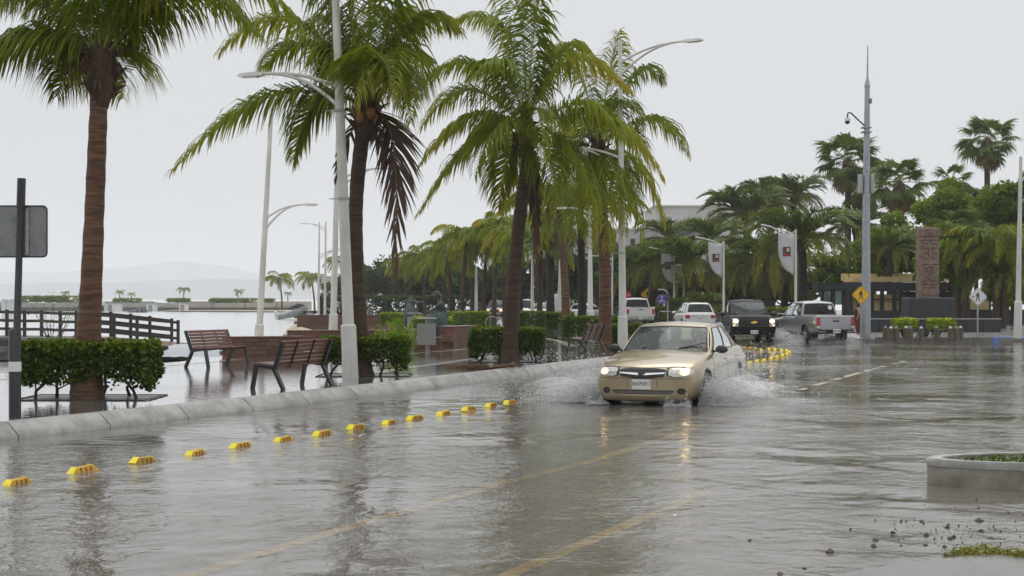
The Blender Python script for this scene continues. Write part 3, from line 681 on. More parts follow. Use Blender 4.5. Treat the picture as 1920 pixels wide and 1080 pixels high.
# ---- leafy masses
def leaf_cloud(name, pts, mat, parent, size, seed, norm_up=.3, age=None, asp=1.6):
    """one small folded leaf (two triangles) at every point; pts: list of (Vector, age)"""
    n = len(pts); g = np.random.default_rng(seed)
    P = np.array([tuple(p) for p, a in pts]); A = np.array([a for p, a in pts])
    d = g.normal(size=(n, 3)); d[:, 2] *= .7; d /= np.linalg.norm(d, axis=1)[:, None]
    e = g.normal(size=(n, 3)); e[:, 2] += norm_up; e = np.cross(d, e); e /= np.linalg.norm(e, axis=1)[:, None] + 1e-9
    s = size * g.uniform(.6, 1.3, n)[:, None]
    V = np.empty((n, 4, 3)); V[:, 0] = P - d * s * asp / 2; V[:, 1] = P + e * s / 2 + d * s * .05; V[:, 2] = P + d * s * asp / 2; V[:, 3] = P - e * s / 2 + d * s * .05
    up = np.cross(d, e); V[:, 1] += up * s * .15; V[:, 3] += up * s * .15
    me = bpy.data.meshes.new(name); me.vertices.add(n * 4); me.vertices.foreach_set('co', V.reshape(-1))
    me.loops.add(n * 6); idx = np.arange(n)[:, None] * 4 + np.array([0, 1, 2, 0, 2, 3])[None]
    me.loops.foreach_set('vertex_index', idx.reshape(-1).astype(np.int32)); me.polygons.add(n * 2)
    me.polygons.foreach_set('loop_start', np.arange(n * 2, dtype=np.int32) * 3)
    me.materials.append(M[mat]); set_mix_value(me, np.repeat(np.clip(A, 0, 1), 4)); me.update(calc_edges=True); me.validate()
    o = bpy.data.objects.new(name, me); link(o, parent); o['kind'] = 'stuff'; return o

def hedge(label, c, sx, sy, h, rz, seed, mat='hedge_leaf', n=7000, leaf=.05, gap=.28, stems=6, group='clipped hedges round the palms', loose=.06, cat='hedge', top_mix=.75, edge=False):
    root = empty('clipped_hedge', c, rz, label, cat, group); r = random.Random(seed); pts = []
    if edge:                                      # steel edged planting bed with wet soil
        MB().box((0, 0, .004), (sx * .96, sy * .96, .008)).build('soil_bed', M['wet_soil'], root)
        for a in (-1, 1):
            MB().box((0, a * sy * .52, .01), (sx * 1.05, .02, .016)).build('bed_edge', M['black_metal'], root); MB().box((a * sx * .53, 0, .009), (.02, sy * 1.0, .015)).build('bed_edge', M['black_metal'], root)
    k = 0
    while k < n:
        x, y = r.uniform(-1, 1), r.uniform(-1, 1); z = r.random()
        # denser towards the clipped skin
        ax = r.random()
        if ax < .3: x = math.copysign(1 - abs(r.gauss(0, .09)), x)
        elif ax < .6: y = math.copysign(1 - abs(r.gauss(0, .12)), y)
        elif ax < .82: z = 1 - abs(r.gauss(0, .05))
        nz = mnoise.noise(Vector((x * sx * 1.6 + seed, y * sy * 1.6, z * h * 1.6)))
        low = gap * (1 + .9 * mnoise.noise(Vector((x * 2.2 + seed, y * 2.2, 3.3))))
        if z < low: continue
        if nz < -.32 and r.random() < .75: continue
        q = 1 + loose * mnoise.noise(Vector((x * 3 + seed * 2, y * 3, z * 3)))
        rc = 1 - .05 * max(0, z - .8) * 5
        p = Vector((x * sx / 2 * q * rc, y * sy / 2 * q * rc, z * h * (1 + .05 * mnoise.noise(Vector((x * 4, y * 4, seed))))))
        if r.random() < .02: p += Vector((r.gauss(0, .05), r.gauss(0, .05), abs(r.gauss(0, .06))))
        a = (top_mix if z > .86 and r.random() < .75 else .25) + r.uniform(-.25, .25); pts.append((p, a)); k += 1  # paler leaf colours in the top layer, the rest scattered
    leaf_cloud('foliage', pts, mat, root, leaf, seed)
    for i in range(stems):
        x, y = (r.uniform(-.9, .9), r.uniform(-.85, .85)) if i > 1 else ((-.8, .8)[i], -.5)
        p = Vector((x * sx / 2, y * sy / 2, -.03)); mb = MB(); q = [p]
        for j in range(4): q.append(q[-1] + Vector((r.gauss(0, .07), r.gauss(0, .06), h * .17)))
        mb.tube(q, [.035, .026, .022, .018, .012], 6)
        for j in (1, 2, 3):
            mb.tube([q[j], q[j] + Vector((r.gauss(0, .12), r.gauss(0, .1), .14)), q[j] + Vector((r.gauss(0, .2), r.gauss(0, .15), .3))], [.016, .012, .006], 5)
        mb.build('stem', M['stem'], root, smooth=60)
    return root

def broad_tree(label, c, h, crown, seed, mat='tree_leaf', n=9000, leaf=.22, trunk_r=.16, group='broadleaf trees behind the traffic', lumps=9, sc=1.0, trunk=True, tmat='bark'):
    """crown: (rx, ry, rz, z centre)"""
    root = empty('broadleaf_tree', c, 0, label, 'tree', group); r = random.Random(seed); rx, ry, rz, zc = crown
    cl = []
    for i in range(lumps * 4):
        w = r.uniform(0, 6.28); v = r.uniform(-.8, 1); q = math.sqrt(max(0, 1 - v * v)); f = r.uniform(.35, .95)
        cl.append((Vector((math.cos(w) * q * rx * f, math.sin(w) * q * ry * f, zc + v * rz * f)), r.uniform(.2, .4) * min(rx, rz), r.uniform(-.18, .18)))
    pts = []; per = n // len(cl)
    for cc, rad, da in cl:
        for k in range(per):
            g = Vector((r.gauss(0, 1), r.gauss(0, 1), r.gauss(0, .75))); g = g.normalized() * rad * (r.random() ** .4)
            a = .32 + da + .30 * g.z / rad + r.uniform(-.2, .2); pts.append((cc + g, a))  # leaf colour turns paler towards the top of each lump
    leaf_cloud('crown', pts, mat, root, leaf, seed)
    if trunk:
        mb = MB(); f1 = Vector((r.gauss(0, .15), r.gauss(0, .15), zc - rz * .55))
        mb.tube([Vector((0, 0, -.1)), Vector((0, 0, f1.z * .5)) + f1 * .2, f1], [trunk_r * 1.25, trunk_r, trunk_r * .8], 8)
        for i in range(7):
            t = cl[(i * 5) % len(cl)][0]; mid = f1 + (t - f1) * .5 + Vector((0, 0, -.15 * rz)); mb.tube([f1 - Vector((0, 0, .1)), mid, t], [trunk_r * .55, trunk_r * .35, trunk_r * .12], 6)
        mb.build('trunk', M[tmat], root, smooth=60)
    return root

# ---- shared frond meshes for the distance
def std_frond(kind, seed):
    r = random.Random(seed)
    if kind == 'coco':
        Lr = r.uniform(3.0, 3.6); el = r.uniform(.1, .9); e2 = r.uniform(.6, 1.15)
        P = [Vector((0, 0, 0)), Vector((Lr * .35 * math.cos(el), 0, Lr * .35 * math.sin(el))), Vector((Lr * .75, 0, Lr * .45 * math.sin(el))), Vector((Lr * .95, 0, -Lr * .5 * e2 + Lr * .5 * math.sin(el)))]
        return frond_mesh(P, 40, 1.1, .075, 1.0, seed=seed, age0=r.uniform(.05, .45), agetip=r.uniform(.4, 1), wind=Vector((-.1, 0, 0)))
    if kind == 'date':
        Lr = r.uniform(2.6, 3.1); el = r.uniform(.5, 1.1)
        P = [Vector((0, 0, 0)), Vector((Lr * .4 * math.cos(el), 0, Lr * .5 * math.sin(el))), Vector((Lr * .75, 0, Lr * .62 * math.sin(el))), Vector((Lr * 1.0, 0, Lr * .12))]
        return frond_mesh(P, 46, .58, .05, .14, sweep=.62, lift=.4, seed=seed, age0=r.uniform(.05, .4), agetip=.45, mats=('date_leaf', 'rachis'), rr=.03, t0=.12, jit=.22)
    if kind == 'date_low':
        Lr = r.uniform(2.5, 3.0)
        P = [Vector((0, 0, 0)), Vector((Lr * .4, 0, .55)), Vector((Lr * .85, 0, .35)), Vector((Lr * .98, 0, -1.2))]
        return frond_mesh(P, 46, .58, .05, .22, sweep=.62, lift=.3, seed=seed, age0=r.uniform(.2, .6), agetip=.7, mats=('date_leaf', 'rachis'), rr=.03, t0=.12, jit=.22)
def fan_leaf_mesh(seed, dead=False):
    r = random.Random(seed); V, Fc, Mi, A = [], [], [], []; n = 22; pl = 1.15; R_ = .95
    mb = MB(); mb.tube([(0, 0, 0), (pl * .5, 0, .05), (pl, 0, 0)], [.03, .02, .012], 4)
    V = list(mb.v); Fc = list(mb.f); Mi = [1] * len(Fc); A = [.4] * len(V)
    for k in range(n):
        w = R(-115 + 230 * k / (n - 1)) + r.gauss(0, .03); d = Vector((math.cos(w), math.sin(w), 0)); s = Vector((-d.y, d.x, 0)); b = len(V); p0 = Vector((pl, 0, 0)); ag = (.2 if not dead else .9) + r.uniform(-.12, .12)
        ln = R_ * (1 - .25 * abs(w) / 2.1) * r.uniform(.9, 1.1); dz = -.25 - .2 * r.random()
        V += [p0, p0 + d * ln * .55 + s * .075, p0 + d * ln * .55 - s * .075, p0 + d * ln * .85 + Vector((0, 0, dz * .4)) + s * .03, p0 + d * ln * .85 + Vector((0, 0, dz * .4)) - s * .03, p0 + d * ln + Vector((0, 0, dz))]
        A += [ag, ag, ag, ag + .1, ag + .1, ag + .25]
        Fc += [(b, b + 1, b + 2), (b + 1, b + 3, b + 4, b + 2), (b + 3, b + 5, b + 4)]; Mi += [0, 0, 0]
    me = bpy.data.meshes.new('frond'); me.from_pydata([tuple(v) for v in V], [], Fc); me.materials.append(M['fan_leaf']); me.materials.append(M['rachis']); me.polygons.foreach_set('material_index', Mi)
    set_mix_value(me, [min(1, max(0, a)) for a in A]); me.update(); return me
STD = {'coco': [std_frond('coco', 300 + i) for i in range(7)], 'date': [std_frond('date', 400 + i) for i in range(5)], 'date_low': [std_frond('date_low', 450 + i) for i in range(3)],
       'fan': [fan_leaf_mesh(500 + i) for i in range(4)], 'fan_dead': [fan_leaf_mesh(560 + i, True) for i in range(2)]}
def std_dead():
    P = [Vector((0, 0, 0)), Vector((.4, 0, .1)), Vector((.5, 0, -1.0)), Vector((.3, 0, -2.6))]
    return frond_mesh(P, 26, .6, .06, .9, seed=9, age0=.2, agetip=.6, dead=True, mats=('dead_frond', 'dead_rachis'))
STD_DEAD = std_dead()
TR = {}
def std_trunk(key, h, r0, r1, mat, lean):
    path = [Vector((0, 0, -.1)), Vector((lean * .15, 0, h * .35)), Vector((lean * .55, 0, h * .7)), Vector((lean, 0, h))]
    return trunk_mesh(path, [r0 * 1.3, r0, (r0 + r1) / 2, r1], n=9, seed=int(h * 10)), path[-1]

def far_palm(kind, label, base, h, seed, sc=1.0, nf=15, group=None, lean=0.0, mat='trunk_dark', r0=None, dead=2):
    r = random.Random(seed); root = empty('palm_tree', base, 0, label, 'palm tree', group)
    rr = r0 or {'coco': .17, 'date': .24, 'fan': .2}[kind]
    mb, top = std_trunk(kind, h, rr, rr * .8, mat, lean); mb.build('trunk', M[mat], root, smooth=60)
    if kind == 'coco':
        for i in range(nf):
            w = 2 * math.pi * (i * .381966 * 1.0) + r.uniform(-.2, .2); tilt = -.75 + 1.2 * i / nf + r.uniform(-.15, .15)
            put('frond', STD['coco'][r.randrange(7)], root, top, (0, -tilt * .8, w), sc * r.uniform(.85, 1.1))
        for i in range(dead):
            put('frond', STD_DEAD, root, top, (0, 0, r.uniform(0, 6.28)), sc * r.uniform(.8, 1.1))
    elif kind == 'date':
        for i in range(nf):
            w = 2 * math.pi * (i * .381966) + r.uniform(-.15, .15); low = i < nf * .38; tilt = (-.15 + .5 * i / nf) + r.uniform(-.12, .12)
            put('frond', STD['date_low'][r.randrange(3)] if low else STD['date'][r.randrange(5)], root, top, (0, -tilt if not low else r.uniform(-.1, .25), w), sc * r.uniform(.85, 1.1))
        MB().lathe([(rr * .8, -.7), (rr * 1.25, -.35), (rr * 1.3, 0), (.05, .4)], 10, 0, top).build('crown_shaft', M['husk'] if r.random() < .25 else M['fibre'], root, smooth=60)
    else:
        for i in range(nf):
            w = 2 * math.pi * (i * .381966) + r.uniform(-.2, .2); tilt = -1.0 + 2.1 * i / nf + r.uniform(-.15, .15)
            put('frond', STD['fan'][r.randrange(4)], root, top, (r.uniform(-.5, .5), -tilt, w), sc * r.uniform(.85, 1.15))
        for i in range(dead):
            put('frond', STD['fan_dead'][r.randrange(2)], root, top - Vector((0, 0, .3)), (r.uniform(-.5, .5), r.uniform(.9, 1.4), r.uniform(0, 6.28)), sc * r.uniform(.8, 1.0))
        MB().lathe([(rr * 1.0, -1.6), (rr * 1.9, -1.1), (rr * 1.7, -.2), (.05, .3)], 10, 0, top).build('crown_shaft', M['fibre'], root, smooth=60)
    return root
# ------------------------------------------------------------------ palms along the promenade
coconut_palm('coconut palm with straight brown trunk left of the benches', (163, 748), [(163, 700), (168, 600), (176, 420), (183, 250), (188, 120)], [.30, .25, .19, .165, .15, .14],
    [((80, 40), (-60, 130), -.4), ((60, -70), (-130, 20), .6), ((150, -160), (40, -300), 1.0), ((220, -180), (270, -360), -1.0), ((380, -120), (560, 50), .4), ((330, -70), (480, 60), -1.0),
     ((300, -160), (480, -200), 1.5), ((140, 70), (108, 180), 1.6), ((222, 90), (230, 185), 1.8), ((100, -130), (-40, -120), -1.5), ((250, -120), (400, -120), -1.8), ((165, 40), (140, 165), 2.4), ((245, -30), (268, 110), .8),
     ((270, -90), (420, -40), .9), ((100, -60), (-10, 20), 2.0), ((180, -160), (150, -300), -2.0)], 11, nleaf=100, L=1.1,
    dead=[((160, 60), (120, 150), .5, 14, .35)], nuts=False)
coconut_palm('coconut palm with a long dead frond, behind the leaning white lamp post', (680, 705), [(678, 670), (669, 520), (667, 400), (674, 300), (688, 200)], [.30, .2, .165, .155, .16, .17],
    [((510, 140), (325, 320), .3), ((585, 155), (550, 305), .9), ((560, -10), (415, 95), .8), ((610, -60), (500, -60), .4), ((690, -80), (740, -200), .6), ((750, -30), (800, -110), -.8),
     ((755, 60), (775, 185), .8), ((740, 90), (770, 230), -1.8), ((690, 70), (665, 200), -2.4), ((590, 50), (490, 130), 1.4), ((720, 60), (735, 190), -2.2),
     ((640, 10), (570, 60), 2.6), ((725, -10), (780, 60), 2.6), ((645, 50), (600, 150), .6), ((760, 10), (860, 60), 1.2), ((640, -70), (600, -180), -.2)], 22, nleaf=100, L=1.15,
    dead=[((750, 220), (738, 540), -.8, 62, 1.0), ((648, 260), (628, 345), .5, 18, .4), ((715, 240), (720, 330), -.6, 18, .4)], mat='trunk_dark')
coconut_palm('coconut palm leaning right above a square hedge, left of the gold car', (955, 680), [(957, 640), (965, 500), (977, 390), (987, 310), (986, 245)], [.31, .23, .185, .175, .165, .17],
    [((965, 10), (828, 50), .4), ((985, 0), (930, -40), 1.2), ((1000, 40), (1020, -30), -.6), ((895, 75), (775, 175), .3), ((885, 190), (788, 310), -.5), ((900, 232), (786, 400), .3), ((880, 130), (790, 240), 1.8),
     ((955, 275), (934, 390), .8), ((1055, 70), (1180, 170), .5), ((1105, 165), (1165, 260), -1.2), ((1135, 185), (1240, 330), -.2), ((1072, 250), (1125, 410), -1.0), ((1030, 275), (1045, 385), -2.0),
     ((1040, 60), (1110, 110), 1.8), ((950, 90), (880, 150), -1.8), ((1010, 170), (1020, 300), -2.6), ((930, 210), (890, 330), -2.0)], 33, nleaf=92, L=1.05,
    dead=[((1008, 340), (1003, 560), .6, 46, .5), ((1002, 330), (1006, 500), .8, 34, .45)], mat='trunk_dark')
coconut_palm('coconut palm with orange brown trunk behind the third bench', (1135, 655), [(1135, 620), (1134, 520), (1131, 430), (1127, 340), (1122, 280)], [.26, .22, .205, .19, .17, .17],
    [((1095, 130), (1050, 90), .6), ((1140, 140), (1160, 60), 1.0), ((1190, 110), (1240, 150), .5), ((1225, 195), (1290, 290), .5), ((1200, 290), (1245, 420), .2), ((1175, 290), (1205, 450), -.8), ((1065, 260), (1040, 400), .6),
     ((1085, 310), (1075, 440), -.8), ((1130, 310), (1140, 470), -2.2), ((1100, 310), (1105, 460), -2.0), ((1080, 220), (1010, 330), 1.2), ((1160, 300), (1170, 440), -1.6), ((1160, 220), (1220, 330), 1.6), ((1100, 200), (1060, 260), -1.8), ((1150, 180), (1200, 210), -1.5)], 44, nleaf=80, L=1.2)

# ------------------------------------------------------------------ hedges round the palms
hedge('square clipped hedge round the foot of the leftmost palm', at(172, 746, PZ), 2.15, 1.3, .98, 0, 3, n=11000, leaf=.055, edge=True, loose=.1)
hedge('clipped hedge round the palm behind the leaning lamp post', at(684, 704, PZ), 1.9, 1.2, .86, 0, 4, n=8500, leaf=.055, gap=.36, edge=True, loose=.1)
hedge('clipped hedge round the palm left of the gold car', at(950, 678, PZ), 2.0, 1.3, .92, 0, 5, n=8000, leaf=.058, gap=.2, edge=True, loose=.1)
hedge('small hedge behind the bench beside the gold car', at(1185, 652, PZ), 1.6, 1.3, .8, 0, 6, n=3200, leaf=.075, gap=.1, stems=2)
hedge('taller hedge round the white lamp post left of the third bench', at(1108, 635, PZ), 2.4, 1.4, .95, 0, 8, n=4200, leaf=.08, gap=.12, stems=2)
def cycad(label, c, seed, s=1.0):
    root = empty('spiky_plant', c, 0, label, 'plant'); r = random.Random(seed)
    for i in range(16):
        w = r.uniform(0, 6.28); el = r.uniform(.5, 1.35); d = Vector((math.cos(w) * math.cos(el), math.sin(w) * math.cos(el), math.sin(el)))
        P = [Vector((0, 0, 0)), d * .5 * s, d * .9 * s + Vector((0, 0, .1)), d * 1.25 * s + Vector((0, 0, -.15))]
        put('frond', frond_mesh(P, 16, .22 * s, .03, .1, seed=seed + i, age0=.3, agetip=.6, rr=.012, mats=('bright_leaf', 'rachis')), root)
cycad('spiky bright green plant behind the second palm hedge', at(750, 664, PZ), 61, 1.0)
cycad('low spiky plant beside the litter bin post', at(772, 658, PZ), 62, .7)

# ------------------------------------------------------------------ benches
def make_bench(label, c, rz):
    """side frames lie in the local x-z plane (seat faces -x), length along y"""
    root = empty('park_bench', c, rz, label, 'bench', 'wood and steel benches on the promenade'); Lb = 1.75
    for y in (-Lb / 2 + .03, Lb / 2 - .03):
        mb = MB(); P = lambda x, z: Vector((x, y, z))
        mb.bar(P(-.36, 0), P(-.27, .45), .055, .085, up=(0, 1, 0)); mb.bar(P(-.30, .45), P(.16, .40), .055, .09, up=(0, 1, 0))
        mb.bar(P(.12, .40), P(.33, 0), .055, .085, up=(0, 1, 0)); mb.bar(P(.13, .37), P(.33, .90), .055, .075, up=(0, 1, 0))
        mb.build('side_frame', M['black_metal'], root)
    def slat(p, tilt, w, t=.032):
        rot = Matrix.Rotation(tilt, 3, 'Y'); MB().box((0, 0, 0), (w, Lb - .11, t), bev=.006, rot=rot).build('slat', M['wood_slat'], root, loc=p)
    for k in range(5): slat(Vector((-.255 + k * .09, 0, .478 - k * .0097)), R(-6) * -1, .075)
    bd = Vector((.20, 0, .53)).normalized(); a0 = math.atan2(bd.x, bd.z)
    for k in range(6): slat(Vector((.13, 0, .42)) + bd * (.06 + k * .083) + Vector((-.035, 0, .012)), math.pi / 2 + a0, .068)
    mb = MB()
    for f in (-.29, .29): mb.bar(Vector((.125, f, .44)), Vector((.125, f, .44)) + bd * .50, .035, .02, up=(0, 1, 0)); mb.bar(Vector((-.28, f, .452)), Vector((.14, f, .405)), .035, .02, up=(0, 1, 0))
    mb.build('brace', M['black_metal'], root); return root
ra = math.atan2(U.y, U.x) - math.pi / 2
cB = (at(548, 733, PZ) + at(612, 720, PZ)) / 2
make_bench('dark slatted bench seen from behind, nearest the kerb and facing the sea', cB - Vector((.34, -.16, 0)), ra)
cA = (at(400, 691, PZ) + at(457, 683, PZ)) / 2
make_bench('red brown slatted bench nearest the sea wall, facing the road', cA - Vector((.33, -.15, 0)), ra + math.pi)
cC = at(1106, 664, PZ)
make_bench('dark slatted bench left of the gold car, in front of the hedge', cC + Vector((-.05, .6, 0)), ra + .05)

# ------------------------------------------------------------------ lamp posts
def lamp_post(label, base, h, lean=(0, 0), arms=(), r0=.12, sleeve=1.1, group='white street lamps', cols=None, double=True, mat='white_post'):
    root = empty('lamp_post', base, 0, label, 'street lamp', group); tp = Vector((lean[0], lean[1], h))
    def P(z): return tp * (z / h)
    MB().tube([P(0), P(h * .5), P(h)], [r0, r0 * .8, r0 * .52], 12).build('pole', M[mat], root, smooth=50)
    if sleeve: MB().tube([P(-.02), P(sleeve), P(sleeve + .03)], [r0 * 1.38, r0 * 1.28, r0 * 1.0], 12).build('base_sleeve', M[mat], root, smooth=40)
    for (z, ang, ln, rise) in arms:
        d = Vector((math.cos(ang), math.sin(ang), 0)); a = P(z)
        for off in ((0, .42) if double else (0,)):
            q0 = a + Vector((0, 0, -off)); q3 = a + d * ln + Vector((0, 0, rise)); mb = MB()
            pts = [bez([q0, q0 + d * ln * .35 + Vector((0, 0, (rise + off) * .75)), q3 - d * ln * .35 + Vector((0, 0, .0)), q3], t / 8) for t in range(9)]
            mb.tube(pts, [.045 - .002 * i for i in range(9)], 8).build('arm', M[mat], root, smooth=60)
        hp = a + d * ln + Vector((0, 0, rise)); rot = Matrix.Rotation(ang, 3, 'Z'); mb = MB()
        for xx, yy, zz in ((0, .05, .04), ):
            ring = [(-.05, .05, .035), (.1, .1, .05), (.5, .11, .045), (.62, .05, .02)]
            vs = []; 
            for X, hw, hh in ring:
                vs += [rot @ Vector((X, -hw, -hh)) + hp, rot @ Vector((X, hw, -hh)) + hp, rot @ Vector((X, hw * .7, hh)) + hp, rot @ Vector((X, -hw * .7, hh)) + hp]
            fs = [(3, 2, 1, 0), (12, 13, 14, 15)] + [(i * 4 + k, i * 4 + (k + 1) % 4, i * 4 + 4 + (k + 1) % 4, i * 4 + 4 + k) for i in range(3) for k in range(4)]
            mb.add(vs, fs)
        hd = mb.build('lamp_head', M[mat], root, smooth=40)
        MB().box(hp + rot @ Vector((.3, 0, -.056)), (.36, .15, .012), rot=rot).build('lens', M['lens'], hd)
    for z in (cols or []):
        mb = MB(); mb.lathe([(r0 * .95, -.03), (r0 * .95, .03)], 12, 0, P(z)); 
        mb.bar(P(z) - Vector((r0 + .18, 0, 0)), P(z) + Vector((0, 0, 0)), .02, .02); mb.build('band', M['galv'], root)
    return root
aL, aR = math.atan2(NL.y, NL.x), math.atan2(-NL.y, -NL.x)
lamp_post('tall leaning white lamp post before the second palm', at(657, 708, PZ), 10.2, (-.40, 0), [(6.25, aL, 2.0, .42), (9.7, aR, 2.2, .6)], r0=.13, sleeve=1.12, cols=[5.75, 3.85])
lamp_post('tall white lamp post behind the gold car windscreen', at(1168, 657, PZ), 10.2, (-.10, 0), [(6.3, aL, 2.0, .45), (9.45, aR, 2.2, .55)], r0=.125, cols=[3.2])
lamp_post('white lamp post leaning right by the sea, left of the second bench', Vector(((484 - 960) * 57 / F, 57, -.25)), 10.2, (.56, 0), [(5.35, -.2, 1.6, .55)], r0=.14)
lamp_post('white lamp post half hidden by the leaning one', at(624, 643, PZ), 10.0, (.25, 0), [(6.2, aR, 2.0, .45)], r0=.13)
lamp_post('thin far white lamp post on the beach, left of the pair', Vector(((597 - 960) * 148 / F, 148, -.1)), 10.0, (.1, 0), [(6.5, 0, 1.9, .5)], r0=.14, sleeve=None)
lamp_post('thin far white lamp post on the beach, right of the pair', Vector(((609 - 960) * 140 / F, 140, -.1)), 9.6, (.1, 0), [(6.5, 0, 1.9, .5), (8.9, math.pi, 1.9, .5)], r0=.14, sleeve=None)
lamp_post('white post rising from the hedge left of the third bench', at(1107, 627, PZ), 6.1, (-.02, 0), [(5.7, aL, 1.1, .35), (5.7, aR, 1.1, .35)], r0=.14, cols=[4.1])
lamp_post('white lamp post beside the leaning brown palm trunk', Vector(((1047 - 960) * 96 / F, 96, PZ)), 8.2, (.25, 0), [(7.0, aL, 1.4, .45)], r0=.12, cols=[4.4])
lamp_post('slim white lamp post right of the orange brown trunk', Vector(((1147 - 960) * 92 / F, 92, PZ)), 4.6, (.05, 0), [(4.2, aL, .9, .3)], r0=.08, sleeve=None)
lamp_post('white lamp post among the far coconut palms', Vector(((893 - 960) * 112 / F, 112, PZ)), 4.2, (0, 0), [], r0=.15, sleeve=None)
lamp_post('white post behind the dead hanging frond of the third palm', Vector(((998 - 960) * 95 / F, 95, PZ)), 5.0, (0, 0), [], r0=.12, sleeve=None)
lamp_post('white lamp post at the right edge by the blue kerb', at(1908, 634, .16), 8.0, (.14, 0), [(7.3, 0, 1.2, .3)], r0=.13, sleeve=1.6)

# ------------------------------------------------------------------ signs
def sign_post_back():
    c = at(28, 783, PZ); root = empty('sign_post', c, 0, 'black post with a grey sign seen from its back, far left', 'sign')
    s = c.y / F
    MB().tube([(0, 0, 0), (0, 0, 1.25), (.03, 0, 1.28), (.08, 0, 3.0)], [.085, .085, .052, .045], 10).build('post', M['black_metal'], root, smooth=40)
    MB().tube([(.083, 0, 3.0), (.095, 0, 3.42)], [.06, .06], 10).build('post_cap', M['black_metal'], root, smooth=40)
    MB().tube([(0, 0, .66), (0, 0, .80)], [.089, .089], 12).build('white_band', M['white'], root, smooth=40)
    w, h = .74, .73; z0 = 2.30; x0 = -.31; bm = []; 
    for cx, cz, a0 in ((w / 2 - .06, h / 2 - .06, 0), (-w / 2 + .06, h / 2 - .06, 90), (-w / 2 + .06, -h / 2 + .06, 180), (w / 2 - .06, -h / 2 + .06, 270)):
        for k in range(5): a = R(a0 + k * 22.5); bm.append(Vector((x0 + .37 + cx + math.cos(a) * .06 + .0, 0, z0 + h / 2 + cz + math.sin(a) * .06)))
    MB().prism(bm, (0, .085, 0), (0, .105, 0)).build('sign_plate', M['sign_back'], root)
    mb = MB()
    mb.tube([p + Vector((0, .084, 0)) for p in bm + bm[:1]], .012, 5); mb.build('rim', M['black_metal'], root)
    MB().box((x0 + .37 + .09, .07, z0 + h / 2), (.05, .03, h * .92)).build('bracket', M['galv'], root)
sign_post_back()

PED = [[(-.02, .30), (.03, .335), (.075, .30), (.06, .245), (.0, .24), (-.03, .265)],                               # head
       [(-.06, .22), (.05, .225), (.09, .12), (.15, .02), (.12, .0), (.05, .09), (.04, .0), (.10, -.14), (.13, -.32), (.07, -.33), (.035, -.16), (-.02, -.05), (-.06, -.18), (-.12, -.33), (-.17, -.31), (-.11, -.14), (-.075, .0), (-.08, .10), (-.12, .02), (-.16, .05), (-.12, .16)]]
def flat_poly(name, poly, mat, parent, y, sc=1.0, off=(0, 0), t=.004):
    return MB().prism([Vector((x * sc + off[0], 0, z * sc + off[1])) for x, z in poly], (0, y, 0), (0, y - t, 0)).build(name, mat, parent)
def text_part(txt, parent, mat, size, loc, rot, name='lettering', extr=.001, align='CENTER', sx=1.0):
    cu = bpy.data.curves.new(name, 'FONT'); cu.body = txt; cu.size = size; cu.extrude = extr; cu.align_x = align; cu.align_y = 'CENTER'
    t = bpy.data.objects.new(name, cu); COL.objects.link(t); bpy.context.view_layer.update()
    me = bpy.data.meshes.new_from_object(t.evaluated_get(bpy.context.evaluated_depsgraph_get())); bpy.data.objects.remove(t); me.materials.clear(); me.materials.append(mat)
    o = bpy.data.objects.new(name, me); link(o, parent); o.location = loc; o.rotation_euler = rot; o.scale = (sx, 1, 1); return o
def ped_sign(label, base, zc, half, plate, post_r=.035, dx=0.0, post_mat='galv', dots=False):
    root = empty('pedestrian_sign', base, 0, label, 'sign', 'diamond pedestrian crossing signs')
    MB().tube([(0, 0, 0), (0, 0, zc + half * .4)], post_r, 8).build('post', M[post_mat], root, smooth=40)
    b = .12 * half
    dm = [(half - b, b), (b, half - b), (-b, half - b), (-half + b, b), (-half + b, -b), (-b, -half + b), (b, -half + b), (half - b, -b)]
    pl = flat_poly('plate', dm, plate, root, -.045, off=(dx, zc), t=.012)
    fr = MB(); ring = [Vector((x * .92 + dx, -.059, z * .92 + zc)) for x, z in dm]; fr.tube(ring + ring[:1], half * .018, 4, cap=False); fr.build('border', M['ink'], pl)
    for k, P in enumerate(PED): flat_poly('pictogram', P, M['ink'], pl, -.0575, sc=half * 1.55, off=(dx, zc), t=.003)
    if dots: flat_poly('green_dot', [(-.04, -.04), (.04, -.04), (.04, .04), (-.04, .04)], M['bright_leaf'], pl, -.0575, sc=half * 2, off=(dx - half * .5, zc), t=.003)
    return root
ped_sign('yellow diamond pedestrian sign beside the tall grey camera mast', at(1614, 636, .16) + Vector((.0, 0, 0)), 1.9, .42, M['sign_yellow'])
ped_sign('white diamond pedestrian sign near the blue kerb', at(1833, 636, .16), 1.82, .42, M['white'], dots=True)
ped_sign('yellow diamond pedestrian sign above the far white pickup', Vector(((1214 - 960) * 122 / F, 122, .15)), 2.1, .62, M['sign_yellow'])
